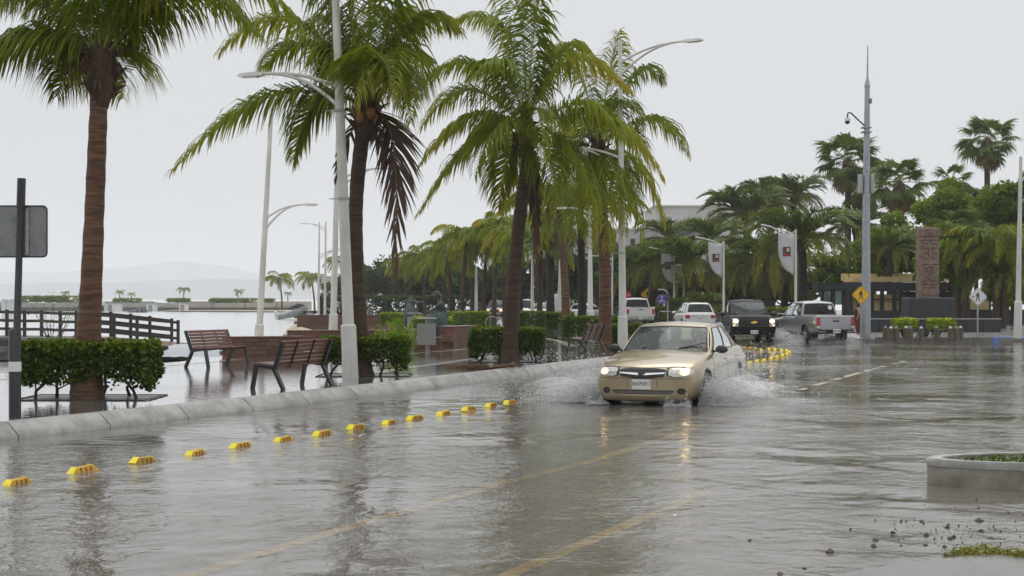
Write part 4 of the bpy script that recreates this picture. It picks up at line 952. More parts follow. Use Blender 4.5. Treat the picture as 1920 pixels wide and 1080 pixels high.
def bike_sign():
    d = 92; root = empty('bike_sign', Vector(((1252 - 960) * d / F, d, .0)), 0, 'round blue bicycle parking sign on a bent grey post', 'sign')
    MB().tube([(0, 0, 0), (0, 0, 2.1), (-.06, 0, 2.35), (-.25, 0, 2.48), (-.6, 0, 2.48)], .045, 8).build('post', M['grey_post'], root, smooth=50)
    MB().lathe([(.31, 0), (.31, .03)], 24, 0, (-.38, -.07, 1.86), axis='y').build('border', M['grey_post'], root)
    MB().lathe([(.285, 0), (.285, .012)], 24, 0, (-.38, -.083, 1.86), axis='y').build('blue_disc', M['sign_blue'], root)
    text_part('P', root, M['white'], .27, (-.38, -.087, 1.96), (R(90), 0, 0))
    mb = MB()
    for s in (-.1, .1): 
        ring = [Vector((-.38 + s + math.cos(a / 10 * 6.283) * .065, -.086, 1.74 + math.sin(a / 10 * 6.283) * .065)) for a in range(11)]; mb.tube(ring, .012, 4)
    mb.tube([(-.48, -.086, 1.74), (-.42, -.086, 1.82), (-.32, -.086, 1.82), (-.28, -.086, 1.74)], .012, 4); mb.build('bicycle_pictogram', M['white'], root)
    MB().box((0, -.06, 1.98), (.3, .02, .42)).build('side_plate', M['stone_red'], root)
bike_sign()
def stop_sign():
    d = 125; root = empty('stop_sign', Vector(((1176 - 960) * d / F, d, .15)), 0, 'small far red stop sign right of the tall lamp post', 'sign')
    MB().tube([(0, 0, 0), (0, 0, 2.3)], .04, 6).build('post', M['galv'], root)
    MB().lathe([(.36, 0), (.36, .02)], 8, 0, (0, -.06, 2.05), axis='y').build('plate', M['sign_red'], root)
    text_part('ALTO', root, M['white'], .22, (0, -.065, 2.05), (R(90), 0, 0))
stop_sign()

# ------------------------------------------------------------------ lane divider studs
def stud_mesh():
    mb = MB(); Ls, W, H = .42, .17, .092
    prof = [(-Ls / 2, 0), (-Ls / 2 + .02, .03), (-Ls / 2 + .11, H), (Ls / 2 - .11, H), (Ls / 2 - .02, .03), (Ls / 2, 0)]
    vs = []
    for x, z in prof:
        hw = W / 2 - (z / H) * .035; vs += [Vector((x, -hw, z - .02)), Vector((x, hw, z - .02))]
    n = len(prof); fs = [(2 * i, 2 * i + 2, 2 * i + 3, 2 * i + 1) for i in range(n - 1)] + [tuple(2 * i for i in range(n))[::-1], tuple(2 * i + 1 for i in range(n))]
    mb.add(vs, [f[::-1] for f in fs]); return mb
STUD = {}
def stud(p, rz, label, group, sc=1.0):
    root = empty('lane_divider', p, rz, label, 'lane divider', group)
    if not STUD:
        STUD['b'] = stud_mesh().build('body', M['boya'], root, smooth=30).data
        for s in (-1, 1):
            sm = MB()
            a = Vector((s * (.21 - .025), 0, .012)); b = Vector((s * (.21 - .10), 0, .08)); n_ = Vector((s * .73, 0, .68)) * .006
            q = [a + Vector((0, -.058, 0)) + n_, a + Vector((0, .058, 0)) + n_, b + Vector((0, .042, 0)) + n_, b + Vector((0, -.042, 0)) + n_]
            sm.add(q + [x - n_ * 1.6 for x in q], [(0, 1, 2, 3) if s > 0 else (3, 2, 1, 0), (0, 4, 5, 1), (1, 5, 6, 2), (2, 6, 7, 3), (3, 7, 4, 0)])
            STUD['r' if s > 0 else 'l'] = sm.build('reflector', M['boya_reflector'], root).data
        mk = MB()
        for s in (-1, 1):
            for x in (-.075, .0, .07): mk.box((x, s * .068, .045), (.008, .02, .05), rot=Matrix.Rotation(s * .25, 3, 'X'))
        STUD['m'] = mk.build('rib_mark', M['boya_mark'], root).data
        for c in children(root): bpy.data.objects.remove(c)
    for k, nm in (('b', 'body'), ('r', 'reflector'), ('l', 'reflector'), ('m', 'rib_mark')):
        o = bpy.data.objects.new(nm, STUD[k]); link(o, root)
    root.scale = (sc, sc, sc); return root
row1 = [(33, 906), (157, 884), (268, 867), (365, 852), (453, 838), (530, 826), (603, 815), (666, 804), (728, 794), (780, 786), (829, 777), (877, 770), (919, 763), (959, 756)]
rz0 = math.atan2(U.y, U.x)
for i, (x, y) in enumerate(row1):
    st_o = stud(at(x + rng.uniform(-3, 3), y) + Vector((0, 0, rng.uniform(-.028, -.008))), rz0 + rng.uniform(-.10, .10), sc=rng.uniform(.94, 1.06), label=f'{ORD[i]} yellow lane divider stud from the left edge of the near row', group='yellow studs of the near row'); st_o.rotation_euler = (rng.uniform(-.06, .06), rng.uniform(-.05, .05), st_o.rotation_euler.z)
loop = [(1376, 688), (1392, 685), (1407, 682), (1421, 679), (1434, 677), (1447, 674), (1458, 671), (1468, 668), (1476, 665), (1480, 662), (1474, 659), (1462, 658), (1450, 657), (1440, 656)]
for i, (x, y) in enumerate(loop):
    a, b = at(*loop[max(i - 1, 0)]), at(*loop[min(i + 1, len(loop) - 1)]); dd = b - a
    stud(at(x, y), math.atan2(dd.y, dd.x), f'{ORD[i]} yellow stud of the curved row behind the gold car, counted from the car', 'yellow studs of the curved row')
loop2 = [(1362, 651), (1372, 652), (1382, 653), (1392, 654), (1402, 655), (1412, 656), (1422, 657.5)]
for i, (x, y) in enumerate(loop2):
    stud(at(x, y), R(-60), f'{ORD[i]} yellow stud of the short row under the black pickup, counted from the left', 'yellow studs of the short row')

# ------------------------------------------------------------------ wooden boardwalk and fences by the sea
def fence(label, posts, h=1.15, pr=.075, rails=3):
    root = empty('wooden_fence', posts[0], 0, label, 'fence', 'dark wooden fences of the sea boardwalk'); b = Vector(posts[0])
    Q = [Vector(p) - b for p in posts]
    for q in Q: MB().box(q + Vector((0, 0, h / 2)), (pr * 1.7, pr * 1.7, h), bev=.012).build('post', M['dark_wood'], root)
    for i in range(len(Q) - 1):
        for k in range(rails):
            z = h * (.28 + .31 * k); o = Vector((0, -.07, z)); MB().bar(Q[i] + o, Q[i + 1] + o, .05, .12).build('rail', M['dark_wood'], root)
def fpx(x, yt, d, h): p = ad(x, yt, d); return Vector((p.x, p.y, p.z - h))
fence('dark three rail wooden fence along the near side of the boardwalk', [fpx(-60, 579, 60.5, 1.15), fpx(-22, 579, 60.6, 1.15), fpx(13, 580, 60.7, 1.15), fpx(46, 581, 60.8, 1.15), fpx(78, 581, 61, 1.15), fpx(113, 583, 61.3, 1.15), fpx(143, 583, 61.6, 1.15), fpx(176, 585, 62, 1.15), fpx(214, 588, 62.4, 1.15), fpx(257, 593, 63, 1.15), fpx(334, 600, 64, 1.15)])
fence('dark wooden fence along the far side of the boardwalk ramp', [fpx(182, 583, 65, 1.15), fpx(208, 584, 65, 1.15), fpx(245, 588, 65.6, 1.15), fpx(281, 592, 66, 1.15), fpx(322, 597, 67, 1.15)])
bw = empty('boardwalk', (0, 0, 0), 0, 'dark wooden boardwalk ramp on pale stub piers by the sea', 'boardwalk')
n1 = [fpx(-60, 579, 60.4, 1.2), fpx(143, 583, 61.4, 1.2), fpx(257, 593, 62.8, 1.2), fpx(345, 601, 64, 1.2)]; n2 = [p + Vector((.6, 3.2, 0)) for p in n1]
nb = 0
for i in range(3):
    k = 14 if i == 0 else 8
    for j in range(k):
        a, b = n1[i] + (n1[i + 1] - n1[i]) * (j / k), n1[i] + (n1[i + 1] - n1[i]) * ((j + .95) / k); c, d = n2[i] + (n2[i + 1] - n2[i]) * ((j + .95) / k), n2[i] + (n2[i + 1] - n2[i]) * (j / k)
        MB().prism([a, b, c, d], (0, 0, -.06), (0, 0, 0)).build('plank', M['wood_slat'] if i else M['dark_wood'], bw)
for i in range(3):
    for row in (n1, n2): MB().bar(row[i] + Vector((0, .05, -.22)), row[i + 1] + Vector((0, .05, -.22)), .15, .3).build('beam', M['dark_wood'], bw)
for x in (46, 112, 200): p = fpx(x, 582, 60.9, 1.3); MB().box(p + Vector((0, 0, -.35)), (.2, .2, .9)).build('pier', M['concrete'], bw)
# rain water spilling over the ramp end
sp = []; c0 = at(320, 668, .05); 
for i in range(10):
    for j in range(14):
        t = j / 13; x = i / 9; sp.append(c0 + Vector((x * 2.2 - .5 + .06 * math.sin(j * 1.1 + i), 2.6 - 1.9 * t, .42 * math.cos(t * 1.4) - .12 + .015 * math.sin(i * 2.7))))
spill = mesh_obj('water_spill', sp, [(i * 14 + j, i * 14 + j + 1, (i + 1) * 14 + j + 1, (i + 1) * 14 + j) for i in range(9) for j in range(13)], M['sea_water'], smooth=180); tag(spill, 'grey sheet of rain water spilling onto the sand beside the bench', 'water', kind='stuff')
# ------------------------------------------------------------------ vehicles (local x forward, y left, z up)
def pchip(xs, ys, x):
    xs, ys = np.array(xs, float), np.array(ys, float); h = np.diff(xs); dl = np.diff(ys) / h; d = np.zeros(len(xs))
    d[0], d[-1] = dl[0], dl[-1]
    for i in range(1, len(xs) - 1):
        if dl[i - 1] * dl[i] > 0: w1, w2 = 2 * h[i] + h[i - 1], h[i] + 2 * h[i - 1]; d[i] = (w1 + w2) / (w1 / dl[i - 1] + w2 / dl[i])
    k = min(max(int(np.searchsorted(xs, x)) - 1, 0), len(h) - 1); t = (x - xs[k]) / h[k]
    return float((2 * t ** 3 - 3 * t * t + 1) * ys[k] + (t ** 3 - 2 * t * t + t) * h[k] * d[k] + (-2 * t ** 3 + 3 * t * t) * ys[k + 1] + (t ** 3 - t * t) * h[k] * d[k + 1])

def body_loft(st, n=46, kf=.22, kr=.15, zone=.9, edge=.93, W=None):
    st = sorted(st); xs = [s[0] for s in st]; W = W or max(s[5] for s in st); x0, x1 = xs[0], xs[-1]
    X = sorted(set(xs + [x0 + (x1 - x0) * (.5 - .5 * math.cos(math.pi * i / n)) for i in range(n + 1)]))
    rings = []
    for x in X:
        zb, ze, zc, hb, hm, ht = [pchip(xs, [s[k] for s in st], x) for k in range(1, 7)]
        H = [(0, zb), (hb * .6, zb), (hb * .94, zb + .01), (hb, zb + .05), (hb + (hm - hb) * .7, zb + .25 * (ze - zb)), (hm, zb + .48 * (ze - zb)), (hm * .998, zb + .62 * (ze - zb)), (hm * .985, zb + .8 * (ze - zb)),
             (ht + (hm - ht) * .45, zb + .945 * (ze - zb)), (ht, ze), (ht * edge, ze + (zc - ze) * .3), (ht * .62, ze + (zc - ze) * .8), (ht * .3, ze + (zc - ze) * .96), (0, zc)]
        ring = [(y, z) for y, z in H] + [(-y, z) for y, z in H[-2:0:-1]]
        rr = []
        for y, z in ring:
            xx = x; q = min(1, abs(y) / W)
            if x > x1 - zone: xx -= kf * q ** 2.3 * ((x - x1 + zone) / zone) ** 1.3
            if x < x0 + zone: xx += kr * q ** 2.3 * ((x0 + zone - x) / zone) ** 1.3
            rr.append(Vector((xx, y, z)))
        rings.append(rr)
    m = len(rings[0]); vs = [v for r in rings for v in r]
    fs = [(i * m + k, i * m + (k + 1) % m, (i + 1) * m + (k + 1) % m, (i + 1) * m + k) for i in range(len(rings) - 1) for k in range(m)]
    # end caps as grids that follow the rounded plan
    nh = m // 2; K = 10
    for ri, front in ((0, False), (len(rings) - 1, True)):
        base = ri * m; x = X[ri]; rows = [[base]]
        for j in range(1, nh):
            a, b = vs[base + j], vs[base + m - j]; row = [base + j]
            for k in range(1, K):
                t = k / K; y = a.y + (b.y - a.y) * t; q = min(1, abs(y) / W); xx = x - kf * q ** 2.3 if front else x + kr * q ** 2.3
                row.append(len(vs)); vs.append(Vector((xx, y, a.z)))
            row.append(base + m - j); rows.append(row)
        rows.append([base + nh])
        for j in range(nh):
            r0, r1 = rows[j], rows[j + 1]
            if len(r0) == 1: q_ = [(r0[0], r1[k + 1], r1[k]) for k in range(K)]
            elif len(r1) == 1: q_ = [(r0[k], r0[k + 1], r1[0]) for k in range(K)]
            else: q_ = [(r0[k], r0[k + 1], r1[k + 1], r1[k]) for k in range(K)]
            fs += [f[::-1] for f in q_] if front else q_
    bm = bmesh.new(); bv = [bm.verts.new(v) for v in vs]
    for f in fs:
        try: bm.faces.new([bv[i] for i in f])
        except ValueError: pass
    bmesh.ops.recalc_face_normals(bm, faces=bm.faces); bm.verts.index_update()
    vs = [v.co.copy() for v in bm.verts]; fs = [tuple(v.index for v in f.verts) for f in bm.faces]; bm.free()
    return vs, fs

def boolean_cut(o, cutters):
    for c in cutters:
        md = o.modifiers.new('cut', 'BOOLEAN'); md.operation = 'DIFFERENCE'; md.object = c; md.solver = 'EXACT'
    bpy.context.view_layer.update(); dg = bpy.context.evaluated_depsgraph_get()
    me = bpy.data.meshes.new_from_object(o.evaluated_get(dg)); o.modifiers.clear(); o.data = me
    for c in cutters: bpy.data.objects.remove(c)

class Vehicle:
    def __init__(s, name, label, cat, group, loc, rz, paint):
        s.root = empty(name, loc, rz, label, cat, group); s.paint = paint; s.M = Matrix.Translation(Vector(loc)) @ Matrix.Rotation(rz, 4, 'Z')
    def body(s, st, cut_boxes=(), wheels=(), wr=.33, **kw):
        vs, fs = body_loft(st, **kw); o = mesh_obj('body', vs, fs, [s.paint, M['black_plastic']], None); cut = []
        for (x0, x1, hw, z0, z1) in cut_boxes:
            cut.append(MB().box(((x0 + x1) / 2, 0, (z0 + z1) / 2), (x1 - x0, 2 * hw, z1 - z0)).build('cut', [M['black_plastic']]))
        for (wx, wy) in wheels:
            for sd in (-1, 1):
                cut.append(MB().lathe([(wr * 1.16, -.2), (wr * 1.16, .3)], 28, 0, (wx, sd * wy, wr * 1.02), axis='y').build('cut', [M['black_plastic']]))
        for c in cut: c.data.materials.clear(); c.data.materials.append(M['black_plastic'])
        boolean_cut(o, cut)
        me = o.data
        me.polygons.foreach_set('use_smooth', [True] * len(me.polygons)); me.set_sharp_from_angle(angle=R(38)); me.update()
        o.parent = s.root; s.b = o
        bm = bmesh.new(); bm.from_mesh(me); s.bvh = BVHTree.FromBMesh(bm); bm.free(); return o
    def greenhouse(s, A0, A1, C0, C1, bf=(.3, .12), br=(.12, .08), crown=.045, front=(.04, .96, .05, .93), rear=(.06, .94, .12, .9), sides=((.05, .48), (.52, .93)), sv=(.06, .9), bulge=.03, glass=('glass', 'dark_glass', 'mid_glass'), roof=None):
        A0, A1, C0, C1 = map(Vector, (A0, A1, C0, C1)); mir = lambda v: Vector((v.x, -v.y, v.z)); P4 = lambda u: 4 * u * (1 - u)
        def fr(u, v):
            a, b = mir(A0) + (A0 - mir(A0)) * u, mir(A1) + (A1 - mir(A1)) * u
            a.x += bf[0] * P4(u); b.x += bf[1] * P4(u); b.z += .025 * P4(u); p = a + (b - a) * v; p.z += .03 * P4(v) * .6; p.x += .02 * P4(v); return p
        def re(u, v):
            a, b = C0 + (mir(C0) - C0) * u, C1 + (mir(C1) - C1) * u
            a.x -= br[0] * P4(u); b.x -= br[1] * P4(u); b.z += .025 * P4(u); p = a + (b - a) * v; p.x -= .02 * P4(v); return p
        def sd(sg):
            def f(u, v):
                a, b = A0 + (C0 - A0) * u, A1 + (C1 - A1) * u
                p = a + (b - a) * v; p.y += bulge * P4(v) + .02 * P4(u); p.z += .03 * P4(u) * v
                return p if sg > 0 else mir(p)
            return f
        def rf(u, v):
            a = mir(A1) + (A1 - mir(A1)) * u; a.x += bf[1] * P4(u); a.z += .025 * P4(u)
            b = mir(C1) + (C1 - mir(C1)) * u; b.x -= br[1] * P4(u); b.z += .025 * P4(u)
            p = a + (b - a) * v; p.z += crown * P4(v) * (.3 + .7 * P4(u)) + .03 * P4(v); p.y *= 1 + .02 * P4(v); return p
        fm = MB(); tm = MB()
        def grid(mb, f, u0, u1, v0, v1, nu, nv, flip):
            vs = [f(u0 + (u1 - u0) * i / nu, v0 + (v1 - v0) * j / nv) for j in range(nv + 1) for i in range(nu + 1)]
            fs = [(j * (nu + 1) + i, j * (nu + 1) + i + 1, (j + 1) * (nu + 1) + i + 1, (j + 1) * (nu + 1) + i) for j in range(nv) for i in range(nu)]
            mb.add(vs, [q[::-1] for q in fs] if flip else fs)
        def panel(f, wins, v0, v1, flip, names, mats, tr=.014):
            us = [0.0]
            for a, b in wins: us += [a - tr, a, b, b + tr]
            us += [1.0]; vsb = [0.0, v0 - tr * 1.3, v0, v1, v1 + tr * 1.3, 1.0]
            for i in range(len(us) - 1):
                for j in range(5):
                    um, vm = (us[i] + us[i + 1]) / 2, (vsb[j] + vsb[j + 1]) / 2; w = None
                    for k, (a, b) in enumerate(wins):
                        if a <= um <= b and v0 <= vm <= v1: w = ('g', k)
                        elif a - tr <= um <= b + tr and v0 - tr * 1.3 <= vm <= v1 + tr * 1.3 and w is None: w = ('t', k)
                    nu = max(1, int((us[i + 1] - us[i]) * 14)); nv = max(1, int((vsb[j + 1] - vsb[j]) * 8))
                    if w is None: grid(fm, f, us[i], us[i + 1], vsb[j], vsb[j + 1], nu, nv, flip)
                    elif w[0] == 't': grid(tm, f, us[i], us[i + 1], vsb[j], vsb[j + 1], nu, nv, flip)
                    else:
                        g = MB(); grid(g, f, us[i], us[i + 1], vsb[j], vsb[j + 1], nu, nv, flip); g.build(names, mats, s.root, smooth=180)
        panel(fr, [(front[0], front[1])], front[2], front[3], False, 'windscreen', M[glass[0]], .012)
        panel(re, [(rear[0], rear[1])], rear[2], rear[3], False, 'rear_window', M[glass[1]])
        for sg in (1, -1): panel(sd(sg), sides, sv[0], sv[1], sg > 0, 'side_window', M[glass[2]], .008)
        grid(fm, rf, 0, 1, 0, 1, 14, 10, False)
        o = fm.build('cabin_frame', [s.paint], s.root, smooth=45); bm = bmesh.new(); bm.from_mesh(o.data); bmesh.ops.remove_doubles(bm, verts=bm.verts, dist=.002); bmesh.ops.recalc_face_normals(bm, faces=bm.faces); bm.to_mesh(o.data); bm.free()
        o.data.polygons.foreach_set('use_smooth', [True] * len(o.data.polygons)); o.data.set_sharp_from_angle(angle=R(50))
        md = o.modifiers.new('thickness', 'SOLIDIFY'); md.thickness = .02; md.offset = -1
        t = tm.build('window_trim', M['black_rubber'], s.root, smooth=60); md = t.modifiers.new('thickness', 'SOLIDIFY'); md.thickness = .015; md.offset = 0
    def wheel(s, x, y, r=.33, w=.21, rim='alloy', spokes=5):
        for sd in (-1, 1):
            hw = w / 2; prof = [(r * .62, -hw), (r * .9, -hw), (r * .975, -hw * .8), (r, -hw * .4), (r, hw * .4), (r * .975, hw * .8), (r * .9, hw), (r * .62, hw)]
            wo = MB().lathe(prof, 26, axis='y', cap=False).build('wheel', M['black_rubber'], s.root, smooth=40, loc=(x, sd * (y - hw), r))
            mb = MB(); mb.lathe([(r * .64, -hw * .8), (r * .64, sd * hw * .75), (r * .58, sd * hw * .9), (r * .56, sd * hw * .4)], 24, axis='y', cap=False)
            mb.lathe([(r * .58, sd * hw * .25), (r * .58, sd * hw * .3)], 24, 1, axis='y')
            for k in range(spokes):
                a = 2 * math.pi * k / spokes; mb.bar((math.sin(a) * r * .1, sd * hw * .72, math.cos(a) * r * .1), (math.sin(a) * r * .58, sd * hw * .78, math.cos(a) * r * .58), .09 * r / .33, .03, up=(0, 1, 0))
            mb.lathe([(r * .16, sd * hw * .5), (r * .15, sd * hw * .86)], 12, axis='y'); mb.build('rim', [M[rim], M['black_plastic']], wo, smooth=40)
    def patch(s, name, outline, axis, mat, off=.004, cuts=3, depth=.012, parent=None):
        """a panel that follows the body: outline in the plane seen along the axis, projected on the body"""
        sg = 1 if axis[0] == '+' else -1; ax = axis[1]
        def to3(a, b, c): return Vector((c, a, b)) if ax == 'x' else Vector((a, c, b)) if ax == 'y' else Vector((a, b, c))
        dv = to3(0, 0, -sg)
        bm = bmesh.new(); f = bm.faces.new([bm.verts.new((a, b, 0)) for a, b in outline]); bmesh.ops.triangulate(bm, faces=[f])
        for _ in range(cuts):
            ed = [e for e in bm.edges if e.calc_length() > .06]
            if not ed: break
            bmesh.ops.subdivide_edges(bm, edges=ed, cuts=1); bmesh.ops.triangulate(bm, faces=[f for f in bm.faces if len(f.verts) > 3])
        hits = {}; last = None
        for v in bm.verts:
            h = s.bvh.ray_cast(to3(v.co.x, v.co.y, 6 * sg), dv)
            hits[v.index] = h[0]
        bm.verts.ensure_lookup_table(); ok = [h for h in hits.values() if h is not None]
        if not ok: bm.free(); return None
        cdef = sum((h[0] if ax == 'x' else h[1] if ax == 'y' else h[2]) for h in ok) / len(ok); co = {}
        for v in bm.verts:
            h = hits[v.index]; p = h.copy() if h is not None else to3(v.co.x, v.co.y, cdef); co[v] = p - dv * off
        for v in bm.verts: v.co = co[v]
        bmesh.ops.recalc_face_normals(bm, faces=bm.faces); bm.faces.ensure_lookup_table()
        if bm.faces[0].normal.dot(dv) > 0: bmesh.ops.reverse_faces(bm, faces=bm.faces)
        be = [e for e in bm.edges if e.is_boundary]; r = bmesh.ops.extrude_edge_only(bm, edges=be); nv = [v for v in r['geom'] if isinstance(v, bmesh.types.BMVert)]
        bmesh.ops.translate(bm, verts=nv, vec=dv * (off + depth))
        me = bpy.data.meshes.new(name); bm.to_mesh(me); bm.free(); me.materials.append(mat); me.polygons.foreach_set('use_smooth', [True] * len(me.polygons)); me.set_sharp_from_angle(angle=R(40))
        o = bpy.data.objects.new(name, me); link(o, parent or s.root); return o
    def surf(s, axis, a, b):
        sg = 1 if axis[0] == '+' else -1; ax = axis[1]
        o = Vector((6 * sg, a, b)) if ax == 'x' else Vector((a, 6 * sg, b)); h = s.bvh.ray_cast(o, Vector((-sg, 0, 0)) if ax == 'x' else Vector((0, -sg, 0)))
        return h[0] if h[0] is not None else Vector((0, 0, b))
    def plate_at(s, axis, z, txt, w=.33, h=.165, y=0.0, out=.02):
        sg = 1 if axis[0] == '+' else -1; p = s.surf(axis, y, z); x = p.x + sg * out
        pl = MB().box((x, y, z), (.012, w, h), bev=.004).build('licence_plate', M['plate'], s.root)
        if txt is None:
            mb = MB()
            for k in range(-3, 4):
                if k: mb.box((x + sg * .0065, y + k * w * .12, z), (.004, w * .07, h * .42))
            mb.build('worn_characters', M['ink'], pl); return pl
        text_part(txt, pl, M['ink'], h * .62, (x + sg * .0075, y, z + h * .06), (R(90), 0, R(90) * sg), sx=.6)
        return pl
    def mirror(s, x, y, z, mat, sc=1.0):
        for sd in (-1, 1):
            mb = MB(); pts = []
            prof = [(.02, -.075), (.07, -.05), (.085, .0), (.075, .05), (.03, .075)]
            mb.lathe(prof, 10, 0, (0, 0, 0), axis='x'); vs = [Vector((v.x * .9, v.y * 1.25, v.z * .85)) * sc for v in mb.v]
            mesh_obj('mirror', [v + Vector((x, sd * (y + .1 * sc), z)) for v in vs], mb.f, mat, s.root, smooth=60)
            MB().bar((x, sd * (y - .06), z - .04), (x, sd * (y + .05), z - .02), .06, .04).build('mirror_arm', mat, s.root)
    def door(s, outline, sides=(1, -1), handle=None, hmat=None):
        for sd in sides:
            o = s.patch('door', outline, '+y' if sd > 0 else '-y', s.paint, off=.005, cuts=4, depth=.004)
            if handle and o:
                p = s.surf('+y' if sd > 0 else '-y', *handle); MB().box((p.x, p.y + sd * .012, p.z), (.17, .03, .03), bev=.01).build('handle', hmat or s.paint, o)

def rect(y0, y1, z0, z1): return [(y0, z0), (y1, z0), (y1, z1), (y0, z1)]
def bowtie(w, h):
    return [(-w / 2, -h * .18), (-w * .17, -h * .18), (-w * .2, -h / 2), (w * .14, -h / 2), (w * .17, -h * .18), (w / 2, -h * .18), (w * .44, h * .18), (w * .17, h * .18), (w * .2, h / 2), (-w * .14, h / 2), (-w * .17, h * .18), (-w * .44, h * .18)]

def skin_mesh(name, V, E, rad, mat, parent=None, sub=2, root=0):
    me = bpy.data.meshes.new(name); me.from_pydata([tuple(v) for v in V], E, []); o = bpy.data.objects.new(name, me); link(o)
    o.modifiers.new('skin', 'SKIN'); lay = me.skin_vertices[0].data
    for i, r in enumerate(rad): lay[i].radius = (r, r) if not isinstance(r, tuple) else r
    for i in range(len(rad)): lay[i].use_root = (i == root)
    sm = o.modifiers.new('sub', 'SUBSURF'); sm.levels = sub; sm.render_levels = sub
    bpy.context.view_layer.update(); m2 = bpy.data.meshes.new_from_object(o.evaluated_get(bpy.context.evaluated_depsgraph_get())); bpy.data.objects.remove(o)
    m2.materials.clear(); m2.materials.append(mat); m2.polygons.foreach_set('use_smooth', [True] * len(m2.polygons)); q = bpy.data.objects.new(name, m2); link(q, parent); return q

def seated_person(label, mtx, shirt, hair, hands_up=True, s=1.0):
    """x forward; hip at the origin"""
    root = empty('person', (0, 0, 0), 0, label, 'person', 'people in the gold car'); root.matrix_world = mtx
    V = [(0, 0, .05), (-.02, 0, .28), (-.05, 0, .46), (-.05, 0, .56), (-.02, 0, .66), (0, 0, .78),
         (-.04, .19, .45), (.10, .24, .24), (.33, .16, .30), (.42, .13, .33), (-.04, -.19, .45), (.10, -.24, .24), (.33, -.16, .30), (.42, -.13, .33),
         (.06, .1, .03), (.46, .12, .10), (.55, .12, -.28), (.06, -.1, .03), (.46, -.12, .10), (.55, -.12, -.28)]
    E = [(0, 1), (1, 2), (2, 3), (3, 4), (4, 5), (2, 6), (6, 7), (7, 8), (8, 9), (2, 10), (10, 11), (11, 12), (12, 13), (0, 14), (14, 15), (15, 16), (0, 17), (17, 18), (18, 19)]
    rad = [.15, (.16, .12), (.13, .10), .055, .085, .075, .065, .05, .038, .035, .065, .05, .038, .035, .09, .07, .05, .09, .07, .05]
    b = skin_mesh('body', V, E, rad, M['skin'], root)
    mb = MB(); n = 16; prof = [(.165, .0, .125), (.175, .18, .13), (.185, .34, .13), (.185, .42, .12), (.12, .485, .09), (.075, .52, .07)]
    for i, (rx, z, ry) in enumerate(prof):
        for k in range(n): a = 2 * math.pi * k / n; mb.v.append(Vector((math.cos(a) * ry - .03, math.sin(a) * rx, z)))
    for i in range(len(prof) - 1):
        for k in range(n): mb.f.append((i * n + k, i * n + (k + 1) % n, (i + 1) * n + (k + 1) % n, (i + 1) * n + k)); mb.m.append(0)
    for sd in (-1, 1): mb.tube([(-.04, sd * .17, .45), (.0, sd * .22, .36), (.09, sd * .245, .26)], [.085, .075, .065], 8)
    mb.build('shirt', shirt, root, smooth=60)
    hb = MB(); hb.lathe([(.1, -.04), (.108, .04), (.095, .1), (.05, .135), (.01, .14)], 12, 0, (-.035, 0, .715)); hb.build('hair', hair, root, smooth=60)
    fm = MB()
    for sd in (-1, 1): fm.lathe([(.012, -.006), (.012, .006)], 8, 0, (.068, sd * .032, .74), axis='x')
    fm.box((.07, 0, .665), (.012, .05, .012)); fm.build('eyes_and_mouth', M['hair'], root)
    nm = MB(); nm.lathe([(.018, -.02), (.012, .02), (.004, .045)], 8, 0, (.083, 0, .70)); nm.build('nose', M['skin'], root, smooth=60)
    return root

def interior(v, fx, rx, hw, z0, seats, dash_x, wheel_y=.36):
    MB().box(((fx + rx) / 2, 0, z0), (fx - rx, hw * 2, .04)).build('floor_pan', M['interior'], v.root)
    for (x, y, w) in seats:
        mb = MB(); mb.box((x, y, z0 + .28), (.5, w, .16), bev=.04); mb.box((x - .27, y, z0 + .58), (.14, w, .62), bev=.05, rot=Matrix.Rotation(R(-12), 3, 'Y')); mb.build('seat', M['interior'], v.root, smooth=60)
        if w < .8: MB().box((x - .36, y, z0 + .98), (.09, .26, .16), bev=.03).build('head_rest', M['interior'], v.root, smooth=60)
    MB().box((dash_x, 0, z0 + .56), (.36, hw * 1.9, .22), bev=.06).build('dashboard', M['black_plastic'], v.root, smooth=60)
    ring = [Vector((dash_x - .3 + .06 * math.sin(a / 16 * 6.283), wheel_y + .18 * math.cos(a / 16 * 6.283), z0 + .62 + .18 * math.sin(a / 16 * 6.283))) for a in range(17)]
    MB().tube(ring, .016, 6, cap=False).bar((dash_x - .3, wheel_y - .17, z0 + .62), (dash_x - .3, wheel_y + .17, z0 + .62), .05, .02).build('steering_wheel', M['black_plastic'], v.root, smooth=60)

# ---- gold sedan
hd = math.atan2(-.939, -.345)
g_fr = at(1203, 762); g_c = g_fr + Vector((.345, .939, 0)) * 2.42 * 1.06; g_c.z = -.085
G = Vehicle('sedan_car', 'gold sedan driving towards us through the flood with lit headlights', 'car', 'vehicles in the flooded road', g_c, hd, M['paint_gold'])
G.root.scale = (1.06, 1.10, 1.06); G.M = G.M @ Matrix.Diagonal((1.06, 1.10, 1.06, 1))
G.body([(-2.43, .45, .78, .80, .56, .70, .62), (-2.40, .30, .86, .89, .62, .78, .70), (-2.3, .23, .93, .98, .70, .84, .74), (-2.05, .155, .965, 1.025, .76, .87, .77), (-1.65, .15, .97, 1.03, .79, .88, .79), (-1.2, .15, .965, .99, .80, .885, .80),
        (0, .15, .95, .965, .80, .885, .81), (.8, .15, .925, .985, .80, .885, .81), (1.15, .15, .895, .975, .80, .88, .80), (1.6, .15, .835, .905, .79, .875, .785), (2.05, .155, .765, .825, .76, .86, .75), (2.27, .155, .715, .755, .72, .83, .71), (2.36, .16, .675, .70, .70, .815, .69), (2.40, .185, .64, .655, .69, .80, .68), (2.42, .25, .60, .605, .66, .77, .66)],
       cut_boxes=[(-1.35, .72, .70, .35, 1.2)], wheels=[(1.45, .80), (-1.27, .80)], wr=.32, kf=.30, kr=.2, zone=.75)
